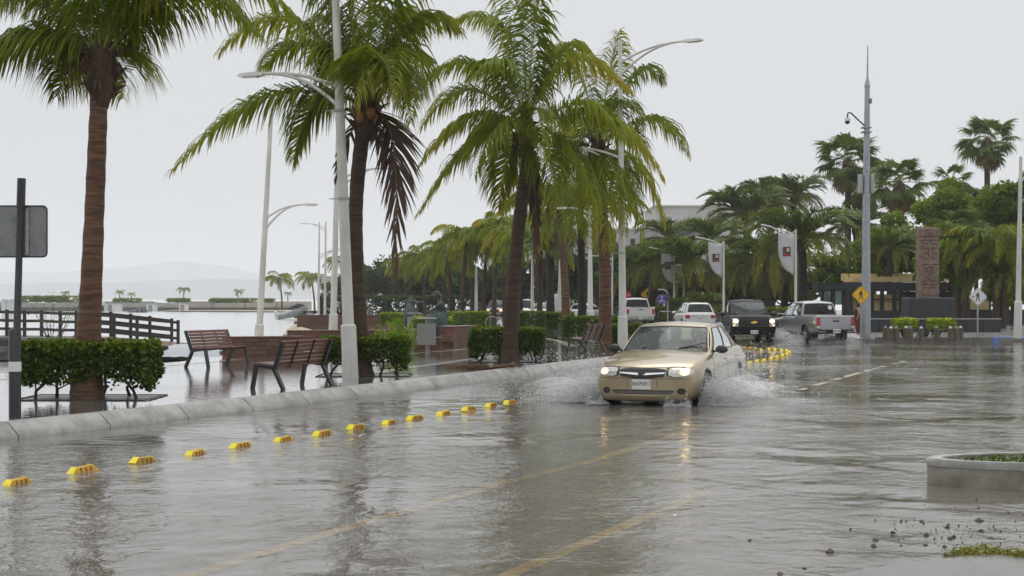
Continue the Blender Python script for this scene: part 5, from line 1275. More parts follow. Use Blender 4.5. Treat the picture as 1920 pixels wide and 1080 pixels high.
G.greenhouse((.80, .765, .925), (.14, .615, 1.365), (-1.62, .75, .985), (-1.02, .59, 1.365), bf=(.38, .16), br=(.18, .1), crown=.035, front=(.03, .97, .06, .945), sides=((.10, .46), (.49, .80)), sv=(.05, .9), rear=(.05, .95, .1, .9), glass=('glass', 'mid_glass', 'mid_glass'))
G.wheel(1.45, .86, .32, .205, spokes=7); G.wheel(-1.27, .86, .32, .205, spokes=7)
interior(G, .8, -1.3, .68, .22, [(.05, .36, .5), (.05, -.36, .5), (-.85, 0, 1.25)], .62)
def hl(sg): return [(sg * y, z) for y, z in ((.42, .70), (.43, .60), (.50, .575), (.64, .575), (.765, .60), (.79, .65), (.765, .705), (.58, .725), (.46, .722))]
for sg in (1, -1):
    G.patch('headlight_surround', [(y + sg * .0, z) for y, z in [((a - sg * .63) * 1.08 + sg * .61, (b - .655) * 1.16 + .66) for a, b in hl(sg)]], '+x', M['black_rubber'], off=.004, depth=.03)
    h = G.patch('headlight', hl(sg), '+x', M['lens'], off=.012, depth=.03)
    G.patch('bulb', [(sg * (.675 + .042 * math.cos(a / 10 * 6.283)), .652 + .036 * math.sin(a / 10 * 6.283)) for a in range(10)], '+x', M['head_on'], off=.018, depth=.01, parent=h)
    G.patch('reflector_bowl', [(sg * (.665 + .075 * math.cos(a / 12 * 6.283)), .652 + .055 * math.sin(a / 12 * 6.283)) for a in range(12)], '+x', M['head_glow'], off=.0145, depth=.01, parent=h)
    G.patch('fog_recess', [(sg * (.62 + .07 * math.cos(a / 10 * 6.283)), .335 + .055 * math.sin(a / 10 * 6.283)) for a in range(10)], '+x', M['black_plastic'], off=.006)
    G.patch('bumper_seam', rect(sg * .245, sg * .252, .40, .53), '+x', M['black_rubber'], off=.004)
gr = G.patch('grille', [(-.385, .69), (-.36, .575), (-.14, .548), (.14, .548), (.36, .575), (.385, .69), (.2, .71), (-.2, .71)], '+x', M['black_plastic'], off=.008, cuts=4)
G.patch('grille_bar', [(-.375, .65), (-.36, .628), (-.08, .604), (.08, .604), (.36, .628), (.375, .65), (.08, .638), (-.08, .638)], '+x', M['chrome'], off=.02, parent=gr)
G.patch('grille_rim', [(-.35, .70), (-.345, .685), (.345, .685), (.35, .70), (.2, .716), (-.2, .716)], '+x', M['black_rubber'], off=.012, parent=gr)
G.patch('emblem', [(y, z + .628) for y, z in bowtie(.13, .055)], '+x', M['black_plastic'], off=.028, parent=gr)
G.patch('lower_intake', [(-.52, .335), (-.46, .285), (.46, .285), (.52, .335), (.45, .352), (-.45, .352)], '+x', M['black_plastic'], off=.006, cuts=4)
for z in (.305, .325): G.patch('intake_bar', rect(-.48, .48, z - .004, z + .004), '+x', M['interior'], off=.012)
G.patch('bumper_groove', [(-.74, .546), (-.74, .538), (.74, .538), (.74, .546)], '+x', M['black_rubber'], off=.003, cuts=5)
G.plate_at('+x', .445, '064-PNW-7', .32, .165, out=.015)
G.patch('hood_gap', [(-.70, .742), (-.6, .728), (0, .712), (.6, .728), (.70, .742), (.6, .738), (0, .722), (-.6, .738)], '+x', M['black_rubber'], off=.003, cuts=5)
G.door([(.80, .28), (.95, .36), (.95, .90), (-.14, .925), (-.14, .28)], handle=(-.02, .80))
G.door([(-.17, .28), (-.17, .925), (-1.22, .93), (-1.32, .72), (-1.0, .45), (-.92, .28)], handle=(-1.03, .82))
for sd in ('+y', '-y'): G.patch('side_moulding', rect(-.9, 1.0, .50, .535), sd, M['paint_gold'], off=.014, cuts=4)
G.mirror(.66, .84, .985, M['black_plastic'], 1.05)
for sg in (1, -1): G.patch('tail_light', rect(sg * .45, sg * .76, .68, .84), '-x', M['tail_red'], off=.006)
mbw = MB()
for y0 in (-.35, .28): mbw.bar((1.02, y0, 1.0), (.72, y0 + .42, 1.10), .02, .015)
mbw.build('wiper', M['black_rubber'], G.root)
mt = G.M @ Matrix.Translation((.0, .36, .50)); seated_person('driver in a grey shirt behind the wheel of the gold sedan', mt, M['cloth_grey'], M['hair'])
mt = G.M @ Matrix.Translation((-.05, -.02, .50)); seated_person('passenger in a pale top beside the driver of the gold sedan', mt, M['cloth_pale'], M['hair'])

def pickup_st(L, W, hood, belt, bed, nose, zb=.42, front_h=1.0):
    h = L / 2; w = W / 2
    return [(-h, zb + .18, bed - .02, bed - .02, w * .86, w * .955, w * .93), (-h + .06, zb + .05, bed, bed, w * .9, w * .985, w * .955), (-h + .5, zb, bed, bed, w * .93, w, w * .965), (-.5, zb - .02, bed, bed, w * .94, w, w * .965), (-.3, zb - .02, belt, belt + .01, w * .94, w, w * .93),
            (1.0, zb - .02, belt, belt + .02, w * .94, w, w * .92), (1.45, zb - .02, hood, hood + .05, w * .94, w, w * .9), (h - .5, zb - .02, hood - .06, hood - .01, w * .94, w * .99, w * .9), (h - .12, zb - .03, nose, nose + .03, w * .92, w * .985, w * .89), (h - .03, zb, nose - .10, nose - .09, w * .9, w * .97, w * .88), (h, zb + .06, nose - .28, nose - .27, w * .88, w * .95, w * .87)]
# ---- black pickup
bp = at(1414, 641); b_h = math.atan2(-1, -.02)
B = Vehicle('pickup_truck', 'black pickup truck driving towards us with bright headlights', 'pickup truck', 'vehicles in the flooded road', bp + Vector((.06, 2.85, -.07)), b_h, M['paint_black'])
B.body(pickup_st(5.7, 2.03, 1.22, 1.22, 1.32, 1.16), cut_boxes=[(-2.72, -.62, .86, .85, 1.6), (-.35, 1.3, .84, .6, 1.5)], wheels=[(1.86, .9), (-1.78, .9)], wr=.40, kf=.14, kr=.05)
B.greenhouse((1.30, .90, 1.20), (.55, .74, 1.84), (-.42, .90, 1.22), (-.28, .74, 1.84), bf=(.22, .1), br=(.03, .03), sides=((.07, .52), (.56, .92)), glass=('glass', 'dark_glass', 'dark_glass'))
B.wheel(1.86, 1.0, .40, .27); B.wheel(-1.78, 1.0, .40, .27)
interior(B, 1.25, -.4, .8, .7, [(.3, .42, .55), (.3, -.42, .55)], 1.15)
gB = B.patch('grille', [(-.66, 1.10), (-.66, .72), (.66, .72), (.66, 1.10)], '+x', M['black_plastic'], off=.012, cuts=4)
for z in (.82, .93, 1.03): B.patch('grille_bar', rect(-.64, .64, z - .012, z + .012), '+x', M['paint_black'], off=.024, parent=gB)
B.patch('emblem', [(y, z + .93) for y, z in bowtie(.30, .12)], '+x', M['gold_badge'], off=.04, parent=gB)
for sg in (1, -1):
    h = B.patch('headlight', rect(sg * .68, sg * .95, .74, 1.10), '+x', M['lens'], off=.012)
    B.patch('bulb', [(sg * (.80 + .10 * math.cos(a / 10 * 6.283)), .985 + .085 * math.sin(a / 10 * 6.283)) for a in range(10)], '+x', M['head_on'], off=.02, parent=h)
    B.patch('turn_signal', [(sg * (.86 + .045 * math.cos(a / 10 * 6.283)), .80 + .045 * math.sin(a / 10 * 6.283)) for a in range(10)], '+x', M['head_glow'], off=.02, parent=h)
    B.patch('fog_recess', rect(sg * .6, sg * .85, .42, .54), '+x', M['black_plastic'], off=.012)
B.patch('bumper', [(-.96, .66), (-.92, .42), (.92, .42), (.96, .66)], '+x', M['paint_black'], off=.05, cuts=5, depth=.06)
B.plate_at('+x', .50, None, .33, .16, out=.07)
B.door([(1.05, .55), (1.1, 1.18), (.3, 1.2), (.3, .55)], handle=(.4, 1.05)); B.door([(.27, .55), (.27, 1.2), (-.3, 1.2), (-.3, .55)])
B.mirror(1.0, 1.02, 1.28, M['black_plastic'], 1.5)

# ---- silver pickup seen from behind
hp = at(1567, 643); h_h = math.atan2(.97, -.20)
H = Vehicle('pickup_truck', 'silver double cab pickup seen from behind, splashing beside the plaza', 'pickup truck', 'vehicles in the flooded road', hp + Vector((-.53, 2.6, -.05)), h_h, M['paint_silver'])
H.body(pickup_st(5.3, 1.86, 1.10, 1.16, 1.22, 1.04), cut_boxes=[(-2.55, -1.12, .80, .75, 1.6), (-.85, 1.2, .78, .6, 1.5)], wheels=[(1.62, .82), (-1.46, .82)], wr=.385, kf=.2, kr=.05)
H.greenhouse((1.25, .83, 1.13), (.45, .67, 1.77), (-.98, .83, 1.17), (-.80, .67, 1.77), bf=(.25, .12), br=(.03, .03), sides=((.08, .50), (.54, .93)), rear=(.05, .95, .16, .86), glass=('mid_glass', 'dark_glass', 'mid_glass'))
H.wheel(1.62, .92, .385, .26, spokes=6); H.wheel(-1.46, .92, .385, .26, spokes=6)
interior(H, 1.2, -.85, .75, .7, [(.3, .4, .5), (.3, -.4, .5), (-.5, 0, 1.2)], 1.1)
tg = H.patch('tailgate', rect(-.68, .68, .66, 1.19), '-x', M['paint_silver'], off=.012, cuts=4, depth=.02)
H.patch('tailgate_handle', [(-.16, 1.02), (.16, 1.02), (.13, .95), (-.13, .95)], '-x', M['black_plastic'], off=.026, parent=tg); H.patch('handle_slot', rect(-.17, .17, 1.10, 1.115), '-x', M['black_plastic'], off=.018, parent=tg)
for sg in (1, -1):
    h = H.patch('tail_light', rect(sg * .715, sg * .87, .78, 1.14), '-x', M['tail_red'], off=.015); H.patch('reverse_lens', rect(sg * .73, sg * .86, .70, .775), '-x', M['white'], off=.016)
H.patch('bumper', rect(-.9, .9, .46, .62), '-x', M['black_plastic'], off=.10, cuts=4, depth=.1); 
for sg in (1, -1): H.patch('bumper_trim', rect(sg * .5, sg * .86, .50, .56), '-x', M['chrome'], off=.115)
H.plate_at('-x', .555, None, .34, .17, out=.125)
st_ = MB().lathe([(.1, 0), (.1, .006)], 20, 0, (0, 0, 0), axis='x').build('round_sticker', M['white'], H.root); st_.location = (-1.02, -.46, 1.56); st_.rotation_euler = (0, R(10), 0)
H.door([(1.0, .5), (1.05, 1.10), (.2, 1.13), (.2, .5)], handle=(.32, 1.0)); H.door([(.17, .5), (.17, 1.13), (-.75, 1.14), (-.85, .8), (-.7, .5)], handle=(-.62, 1.02))
H.patch('side_step', rect(-.8, .9, .34, .40), '+y', M['black_plastic'], off=.08, depth=.1)
H.mirror(1.0, .92, 1.2, M['black_plastic'], 1.2)

# ---- white pickup seen from behind, farther
wp = Vector(((1207 - 960) * 98 / F, 98, 0)); w_h = math.atan2(1, -.03)
Wp = Vehicle('pickup_truck', 'white pickup truck seen from behind, left of the bicycle sign', 'pickup truck', 'vehicles in the flooded road', wp + Vector((-.3, 2.8, -.05)), w_h, M['paint_white'])
Wp.body(pickup_st(5.7, 2.03, 1.22, 1.26, 1.36, 1.16), cut_boxes=[(-2.72, -.9, .86, .85, 1.7), (-.6, 1.3, .84, .6, 1.5)], wheels=[(1.86, .9), (-1.78, .9)], wr=.40, kf=.14, kr=.05)
Wp.greenhouse((1.30, .90, 1.22), (.55, .72, 1.92), (-.75, .90, 1.28), (-.6, .72, 1.92), bf=(.22, .1), br=(.03, .03), sides=((.07, .52), (.56, .92)), rear=(.05, .95, .15, .88), glass=('mid_glass', 'dark_glass', 'dark_glass'))
Wp.wheel(1.86, 1.0, .40, .27); Wp.wheel(-1.78, 1.0, .40, .27)
tg = Wp.patch('tailgate', rect(-.76, .76, .74, 1.33), '-x', M['paint_white'], off=.012, depth=.02); Wp.patch('tailgate_handle', rect(-.12, .12, 1.16, 1.22), '-x', M['black_plastic'], off=.024, parent=tg); Wp.patch('tailgate_cap', rect(-.78, .78, 1.325, 1.352), '-x', M['black_plastic'], off=.022, parent=tg)
for sg in (1, -1): Wp.patch('tail_light', rect(sg * .8, sg * .96, .90, 1.24), '-x', M['tail_red'], off=.015)
Wp.patch('bumper', rect(-.97, .97, .52, .70), '-x', M['chrome'], off=.09, depth=.1); Wp.plate_at('-x', .60, None, .33, .16, out=.11)
Wp.mirror(1.0, 1.02, 1.32, M['black_plastic'], 1.4)

# ---- white SUV seen from behind
def suv_st(L, W, belt, zb=.32, nose=.95):
    h, w = L / 2, W / 2
    return [(-h, zb + .2, belt - .14, belt - .1, w * .8, w * .93, w * .84), (-h + .08, zb + .06, belt - .02, belt, w * .86, w * .97, w * .88), (-h + .4, zb, belt, belt + .02, w * .9, w, w * .91), (0, zb - .06, belt - .03, belt, w * .92, w, w * .91), (h - 1.25, zb - .06, belt - .06, belt + .01, w * .92, w, w * .9),
            (h - .6, zb - .05, nose + .02, nose + .09, w * .9, w * .99, w * .87), (h - .15, zb - .04, nose - .1, nose - .04, w * .86, w * .96, w * .84), (h - .03, zb, nose - .2, nose - .17, w * .82, w * .92, w * .8), (h, zb + .08, nose - .3, nose - .28, w * .78, w * .9, w * .78)]
sp_ = Vector(((1313 - 960) * 84 / F, 84, 0)); s_h = math.atan2(1, -.05)
S = Vehicle('suv_car', 'white sport utility vehicle seen from behind, left of the black pickup', 'car', 'vehicles in the flooded road', sp_ + Vector((-.1, 2.3, -.06)), s_h, M['paint_white'])
S.body(suv_st(4.72, 1.93, 1.12), cut_boxes=[(-2.0, .9, .78, .5, 1.4)], wheels=[(1.42, .85), (-1.4, .85)], wr=.37, kf=.25, kr=.16)
S.greenhouse((1.05, .86, 1.08), (.25, .66, 1.64), (-2.12, .84, 1.12), (-1.72, .64, 1.66), bf=(.35, .14), br=(.12, .08), sides=((.07, .33), (.36, .62), (.65, .88)), rear=(.06, .94, .1, .88), glass=('mid_glass', 'dark_glass', 'dark_glass'))
S.wheel(1.42, .95, .37, .24); S.wheel(-1.4, .95, .37, .24)
for sg in (1, -1):
    S.patch('tail_light', rect(sg * .62, sg * .90, .80, 1.00), '-x', M['tail_red'], off=.012); MB().tube([(.1, sg * .60, 1.70), (-.6, sg * .6, 1.735), (-1.5, sg * .58, 1.72)], .02, 6).build('roof_rail', M['alloy'], S.root)
S.patch('tailgate_panel', rect(-.6, .6, .72, 1.04), '-x', M['paint_white'], off=.012); S.patch('garnish', rect(-.5, .5, .93, .965), '-x', M['chrome'], off=.02)
S.plate_at('-x', .82, None, .33, .16, out=.02); S.patch('bumper', rect(-.92, .92, .40, .66), '-x', M['paint_white'], off=.05, depth=.06); S.patch('bumper_lip', rect(-.85, .85, .32, .42), '-x', M['black_plastic'], off=.055, depth=.06)
S.mirror(.8, .96, 1.12, M['paint_white'], 1.2)

# ---- traffic far down the road
def far_suv(label, x, d, rz, paint, front=True, jeep=False, hh=1.75, L=4.6, W=1.85, name='suv_car', z=0.0, lit=False):
    V = Vehicle(name, label, 'car', 'far traffic along the road', Vector(((x - 960) * d / F, d, z)), rz, paint)
    V.body(suv_st(L, W, 1.05 if not jeep else 1.1, nose=1.0 if jeep else .92), cut_boxes=[(-L / 2 + .35, .9, W / 2 - .2, .5, 1.4)], wheels=[(L * .3, W / 2 - .12), (-L * .3, W / 2 - .12)], wr=.36, kf=.1 if jeep else .25, kr=.1, n=30)
    V.greenhouse((.98, W / 2 - .1, 1.04), (.3 if not jeep else .55, W / 2 - .3, hh - .08), (-L / 2 + .22, W / 2 - .12, 1.06), (-L / 2 + .45, W / 2 - .3, hh - .08), sides=((.07, .40), (.44, .86)), glass=('glass', 'dark_glass', 'dark_glass'))
    V.wheel(L * .3, W / 2 - .02, .36, .24); V.wheel(-L * .3, W / 2 - .02, .36, .24)
    g = V.patch('grille', rect(-.42, .42, .62, .82), '+x', M['black_plastic'], off=.012)
    if jeep and g:
        for k in range(-3, 4): V.patch('grille_slat', rect(k * .12 - .035, k * .12 + .035, .60, .84), '+x', paint, off=.022, parent=g)
    for sg in (1, -1):
        V.patch('headlight', rect(sg * .5, sg * .78, .66, .82), '+x', M['head_glow'] if lit else M['lens'], off=.014); V.patch('tail_light', rect(sg * .6, sg * .82, .75, 1.0), '-x', M['tail_red'], off=.012)
    V.patch('bumper', rect(-W / 2 + .05, W / 2 - .05, .36, .54), '+x', M['alloy'] if lit else paint, off=.05, depth=.06)
    V.mirror(.8, W / 2 + .02, 1.1, M['black_plastic'], 1.2); return V
far_suv('far maroon sport utility vehicle with lit headlights behind the promenade hedge', 931, 142, R(-95), M['paint_maroon'], lit=True)
far_suv('far white off-road car with slotted grille behind the leaning palm', 988, 126, R(-95), M['paint_white'], jeep=True, hh=1.85)
far_suv('white car parked behind the hedge and black trunk, left of the orange brown palm', 1100, 112, R(70), M['paint_white'], hh=1.55, W=1.75, L=4.3, name='hatchback_car')
far_suv('white car half hidden by the dead hanging frond', 1016, 122, R(-92), M['paint_white'], hh=1.5, W=1.75, L=4.4, name='hatchback_car')
vn = Vehicle('delivery_van', 'white delivery van beyond the hedge between the white post and palm trunk', 'van', 'far traffic along the road', Vector(((1049 - 960) * 128 / F, 128, 0)), R(88), M['paint_white'])
vn.body([(-2.6, .5, 2.0, 2.1, .8, .92, .84), (-2.55, .4, 2.1, 2.3, .85, .98, .86), (-1.5, .38, 2.15, 2.35, .9, 1.0, .88), (.8, .38, 2.15, 2.35, .9, 1.0, .88), (1.3, .38, 1.9, 2.1, .9, 1.0, .86), (1.8, .38, 1.2, 1.3, .9, 1.0, .88), (2.3, .4, 1.05, 1.1, .88, .97, .86), (2.45, .5, .85, .88, .8, .9, .8)], wheels=[(1.6, .88), (-1.5, .88)], wr=.36, n=30)
vn.wheel(1.6, .97, .36, .24); vn.wheel(-1.5, .97, .36, .24)
for sg in (1, -1):
    d_ = vn.patch('rear_door', rect(sg * .02, sg * .86, .55, 2.0), '-x', M['paint_white'], off=.012); vn.patch('tail_light', rect(sg * .87, sg * .93, .9, 1.3), '-x', M['tail_red'], off=.01); vn.patch('hinge', rect(sg * .78, sg * .9, 1.2, 1.25), '-x', M['black_plastic'], off=.025)
vn.patch('bumper', rect(-.9, .9, .42, .56), '-x', M['black_plastic'], off=.05, depth=.06)
# ------------------------------------------------------------------ bronze statue, bin and small things of the plaza
def statue():
    d = 57.0; c = Vector(((822 - 960) * d / F, d, PZ)); root = empty('bronze_statue', c, 0, 'green bronze statue of a seated figure in a brimmed hat', 'statue', 'bronze figures of the plaza'); root.scale = (.95,) * 3
    MB().lathe([(.62, 0), (.62, .62), (.56, .66), (.5, .68)], 20).build('plinth', M['dark_base'], root, smooth=30)
    z = .66
    V = [(.12, 0, z + .42), (.14, 0, z + .72), (.1, 0, z + .98), (.06, 0, z + 1.1), (-.02, 0, z + 1.2), (-.04, 0, z + 1.28), (.08, -.2, z + .94), (-.12, -.26, z + .72), (-.32, -.16, z + .62), (.08, .2, z + .94), (-.12, .24, z + .72), (-.3, .14, z + .62), (-.3, -.1, z + .5), (-.42, -.1, z + .05), (-.3, .1, z + .5), (-.42, .1, z + .05)]
    E = [(0, 1), (1, 2), (2, 3), (3, 4), (4, 5), (2, 6), (6, 7), (7, 8), (2, 9), (9, 10), (10, 11), (0, 12), (12, 13), (0, 14), (14, 15)]
    skin_mesh('body', V, E, [.2, .17, .15, .06, .1, .085, .08, .06, .045, .08, .06, .045, .1, .07, .1, .07], M['bronze'], root)
    mb = MB(); n = 18
    for r0, r1, zz, xo in ((.46, .42, .0, -.06), (.45, .42, .2, -.06), (.40, .36, .42, -.04), (.26, .26, .58, .1)):
        for k in range(n):
            a = 2 * math.pi * k / n; q = 1 + .07 * math.sin(a * 6); mb.v.append(Vector((math.cos(a) * r0 * q + xo, math.sin(a) * r1 * q, z + zz)))
    for i in range(3):
        for k in range(n): mb.f.append((i * n + k, i * n + (k + 1) % n, (i + 1) * n + (k + 1) % n, (i + 1) * n + k)); mb.m.append(0)
    mb.build('skirt', M['bronze'], root, smooth=70)
    MB().lathe([(.30, -.02), (.29, .01), (.15, .03), (.14, .11), (.08, .15), (.01, .155)], 18, 0, (-.08, 0, z + 1.30)).build('hat', M['bronze_dark'], root, smooth=50)
    # dancing draped figure behind it
    d2 = 66.0; c2 = Vector(((768 - 960) * d2 / F, d2, PZ)); r2 = empty('bronze_statue', c2, 0, 'dark bronze figure with swirling skirt left of the seated statue', 'statue', 'bronze figures of the plaza'); r2.scale = (.8,) * 3
    MB().lathe([(.5, 0), (.5, .55), (.45, .6)], 16).build('plinth', M['dark_base'], r2, smooth=30); z = .6
    V = [(0, 0, z + .95), (.02, 0, z + 1.25), (.05, 0, z + 1.48), (.05, 0, z + 1.58), (.06, 0, z + 1.72), (.2, -.1, z + 1.40), (.5, -.1, z + 1.3), (.85, -.05, z + 1.36), (-.1, .1, z + 1.42), (-.3, .15, z + 1.25), (-.1, 0, z + .5), (-.12, 0, z + .05), (.1, 0, z + .5), (.14, 0, z + .05)]
    skin_mesh('body', V, [(0, 1), (1, 2), (2, 3), (3, 4), (2, 5), (5, 6), (6, 7), (2, 8), (8, 9), (0, 10), (10, 11), (0, 12), (12, 13)], [.16, .14, .13, .06, .1, .07, .055, .045, .07, .05, .09, .06, .09, .06], M['bronze'], r2)
    mb = MB(); 
    for i, (r_, zz) in enumerate(((.30, .0), (.38, .3), (.34, .7), (.24, 1.0), (.18, 1.15), (.15, 1.35))):
        for k in range(20):
            a = 2 * math.pi * k / 20; q = 1 + .08 * math.sin(a * 5 + i); mb.v.append(Vector((math.cos(a) * r_ * q * (1.25 if math.cos(a) > 0 and i < 4 else 1), math.sin(a) * r_ * q, z + zz + (.1 * math.cos(a) if 0 < i < 3 else 0))))
    for i in range(5):
        for k in range(20): mb.f.append((i * 20 + k, i * 20 + (k + 1) % 20, (i + 1) * 20 + (k + 1) % 20, (i + 1) * 20 + k)); mb.m.append(0)
    mb.build('swirling_skirt', M['bronze'], r2, smooth=60)
statue()
def litter_bin(label, x, y, hgt=1.05, d=None, sc=1.0, posts=True):
    c = at(x, y, PZ); root = empty('litter_bin', c, 0, label, 'litter bin', 'slatted metal litter bins'); root.scale = (sc, sc, sc)
    mb = MB(); mb.tube([(0, 0, 0), (0, 0, hgt)], .035, 8); mb.tube([(.07, 0, 0), (.07, 0, hgt)], .022, 8); mb.build('post', M['galv'], root, smooth=50)
    MB().box((0, 0, hgt + .02), (.62, .4, .04), bev=.01).build('lid', M['galv'], root)
    for k in range(9): MB().box((-.27 + k * .0675, -.17, hgt - .48), (.05, .025, .68)).build('slat', M['galv'], root)
    MB().box((0, .02, hgt - .48), (.54, .34, .66)).build('bucket', M['galv'], root)
litter_bin('grey slatted litter bin on a post before the statue', 800, 660)
litter_bin('smaller grey litter bin left of the statue plinth', 777, 634)
hedge('rounded clipped hedge below the seated statue', Vector(((812 - 960) * 58 / F, 58, PZ)), 1.5, 1.6, .95, 0, 41, 'bright_leaf', n=4500, leaf=.07, gap=.0, stems=1, loose=.16, group='hedges of the plaza')
hedge('flat topped bright green hedge left of the statue', Vector(((746 - 960) * 70 / F, 70, PZ + .45)), 1.7, 1.4, .55, 0, 42, 'bright_leaf', n=3600, leaf=.07, gap=0, stems=1, loose=.03, group='hedges of the plaza')
def debris_pile():
    c = at(905, 690, PZ); root = empty('leaf_litter', c, 0, 'pile of wet brown palm litter beside the kerb', 'leaf litter'); r = random.Random(4); mb = MB()
    for k in range(420):
        p = Vector((r.gauss(0, .42), r.gauss(0, .28), .01 + r.random() * .03)); w = r.gauss(.3, .5); l = r.uniform(.08, .3); mb.bar(p, p + Vector((math.cos(w) * l, math.sin(w) * l, r.uniform(-.01, .03))), .012, .006)
    o = mb.build('strands', M['needle_litter'], root); o['kind'] = 'stuff'
    MB().tube([(.15, -.3, .03), (.55, -.25, .08), (.85, -.15, .14)], [.03, .022, .012], 6).build('stalk', M['dead_rachis'], root, smooth=60)
debris_pile()
def cart():
    d = 78; c = Vector(((926 - 960) * d / F, d, PZ)); root = empty('bicycle', c, 0, 'tipped bicycle with white baskets on the wet promenade', 'bicycle')
    ring = [Vector((-.1 + .36 * math.cos(a / 20 * 6.283), 0, .36 + .36 * math.sin(a / 20 * 6.283))) for a in range(21)]
    MB().tube(ring, .028, 6, cap=False).build('wheel', M['galv'], root, smooth=60)
    ring = [Vector((.75 + .3 * math.cos(a / 20 * 6.283), .25 + .1 * math.sin(a / 20 * 6.283), .3 + .3 * math.sin(a / 20 * 6.283))) for a in range(21)]
    MB().tube(ring, .026, 6, cap=False).build('wheel', M['black_rubber'], root, smooth=60)
    MB().tube([(-.1, 0, .36), (.2, .05, .6), (.65, .2, .55), (.75, .25, .3)], .025, 6).tube([(.2, .05, .6), (.35, .1, .3), (.75, .25, .3)], .02, 6).tube([(-.1, 0, .36), (.02, 0, .75), (.2, 0, .78)], .02, 6).build('frame', M['black_metal'], root, smooth=60)
    MB().box((.32, -.1, .34), (.3, .25, .22), bev=.03, rot=Matrix.Rotation(.5, 3, 'Y')).build('basket', M['white'], root); MB().box((.42, -.12, .12), (.26, .25, .2), bev=.04).build('basket', M['white'], root)
cart()
def far_xy0(x, d): return Vector(((x - 960) * d / F, d, .16))
def standing_person():
    c = far_xy0(1609, 67.5); root = empty('person', c, R(180), 'person in a dark top and maroon trousers standing behind the silver pickup', 'person'); root.scale = (.9,) * 3
    V = [(0, 0, .92), (0, 0, 1.15), (0, 0, 1.38), (0, 0, 1.47), (0, 0, 1.56), (.01, 0, 1.66), (0, .18, 1.37), (.02, .23, 1.1), (.1, .2, .9), (.12, .2, .84), (0, -.18, 1.37), (.02, -.23, 1.1), (.1, -.2, .9), (.12, -.2, .84), (0, .1, .85), (.02, .1, .48), (0, .1, .06), (.12, .1, .03), (0, -.1, .85), (.04, -.1, .48), (0, -.1, .06), (.12, -.1, .03)]
    E = [(0, 1), (1, 2), (2, 3), (3, 4), (4, 5), (2, 6), (6, 7), (7, 8), (8, 9), (2, 10), (10, 11), (11, 12), (12, 13), (0, 14), (14, 15), (15, 16), (16, 17), (0, 18), (18, 19), (19, 20), (20, 21)]
    skin_mesh('body', V, E, [.13, .12, .11, .05, .085, .07, .06, .045, .035, .03, .06, .045, .035, .03, .085, .06, .045, .035, .085, .06, .045, .035], M['skin'], root)
    MB().lathe([(.18, .86), (.175, 1.05), (.17, 1.22), (.175, 1.34), (.10, 1.42)], 14, cap=False).build('top', M['cloth_dark'], root, smooth=60)
    mb = MB()
    for sd in (-1, 1): mb.tube([(0, sd * .09, .95), (.02, sd * .1, .5), (0, sd * .1, .1)], [.12, .09, .07], 10)
    mb.build('trousers', M['cloth_maroon'], root, smooth=60); MB().lathe([(.11, -.12), (.11, .0), (.1, .06), (.05, .1), (.01, .105)], 12, 0, (-.025, 0, 1.63)).build('hair', M['hair'], root, smooth=60)
standing_person()

# ------------------------------------------------------------------ camera mast
def mast():
    c = at(1624, 634, .16); s = F / c.y; root = empty('camera_mast', c, 0, 'tall grey steel camera mast rising above the trees', 'mast')
    MB().tube([(0, 0, 0), (0, 0, 5), (.05, 0, 11.1)], [.20, .17, .11], 14).build('pole', M['grey_post'], root, smooth=50)
    MB().tube([(.05, 0, 11.1), (.05, 0, 11.25), (.06, 0, 11.5), (.07, 0, 12.9)], [.14, .10, .045, .02], 8).build('lightning_rod', M['grey_post'], root, smooth=40)
    za = 9.3
    MB().tube([(0, 0, za), (-.45, -.1, za + .38), (-.72, -.15, za + .62), (-.82, -.15, za + .62), (-.86, -.15, za + .5), (-.86, -.15, za + .35)], .035, 8).build('camera_arm', M['black_metal'], root, smooth=60)
    dm = MB().lathe([(.12, .14), (.13, .05), (.13, 0)], 14, 0, (-.86, -.15, za + .25)).build('camera_housing', M['white'], root, smooth=50); MB().lathe([(.115, 0), (.10, -.08), (.05, -.13), (.01, -.14)], 14, 0, (-.86, -.15, za + .25)).build('dome', M['black_plastic'], dm, smooth=60)
    for z in (za - .02, za - .22): MB().box((0, 0, z), (.42, .34, .06), bev=.01).build('clamp', M['grey_post'], root)
    MB().box((.2, -.05, 10.45), (.05, .22, .22), bev=.01).box((.12, 0, 10.45), (.14, .05, .05)).build('antenna_panel', M['galv'], root)
    for sx in (-1, 1): MB().box((sx * .26, 0, 6.8), (.16, .3, .85), bev=.02).build('cabinet', M['galv'], root)
    MB().box((.05, 0, 8.75), (.3, .05, .05)).build('bracket', M['galv'], root)
mast()

# ------------------------------------------------------------------ plaza in front of the dark pavilion
for i, x in enumerate((1660, 1670.5, 1680, 1699, 1707, 1727, 1756, 1782, 1793, 1801)):
    c = at(x, 638.5 if i % 3 else 637.5, .16); root = empty('bollard', c, 0, f'{ORD[i]} round timber bollard from the left before the dark pavilion', 'bollard', 'timber bollards before the pavilion')
    MB().tube([(0, 0, -.02), (0, 0, .5)], [.11, .105], 10).build('post', pm('bollard_wood', (.10, .085, .055), .7, var=.35, vs=9, stretch=(1, 1, .3)) if i == 0 else bpy.data.materials['bollard_wood'], root, smooth=50)
    MB().lathe([(.06, .5), (.07, .53), (.055, .58), (.01, .59)], 10).build('cap', M['white'] if i % 2 else M['concrete'], root, smooth=50)
for i, x in enumerate((1698, 1764)):
    c = at(x, 634, .16); root = hedge(('left', 'right')[i] + ' lime green rounded bush among the timber bollards', c, .95, .95, .85, 0, 70 + i, 'lime_leaf', n=1800, leaf=.07, gap=.5, stems=4, group='lime bushes before the pavilion', loose=.2, cat='bush')
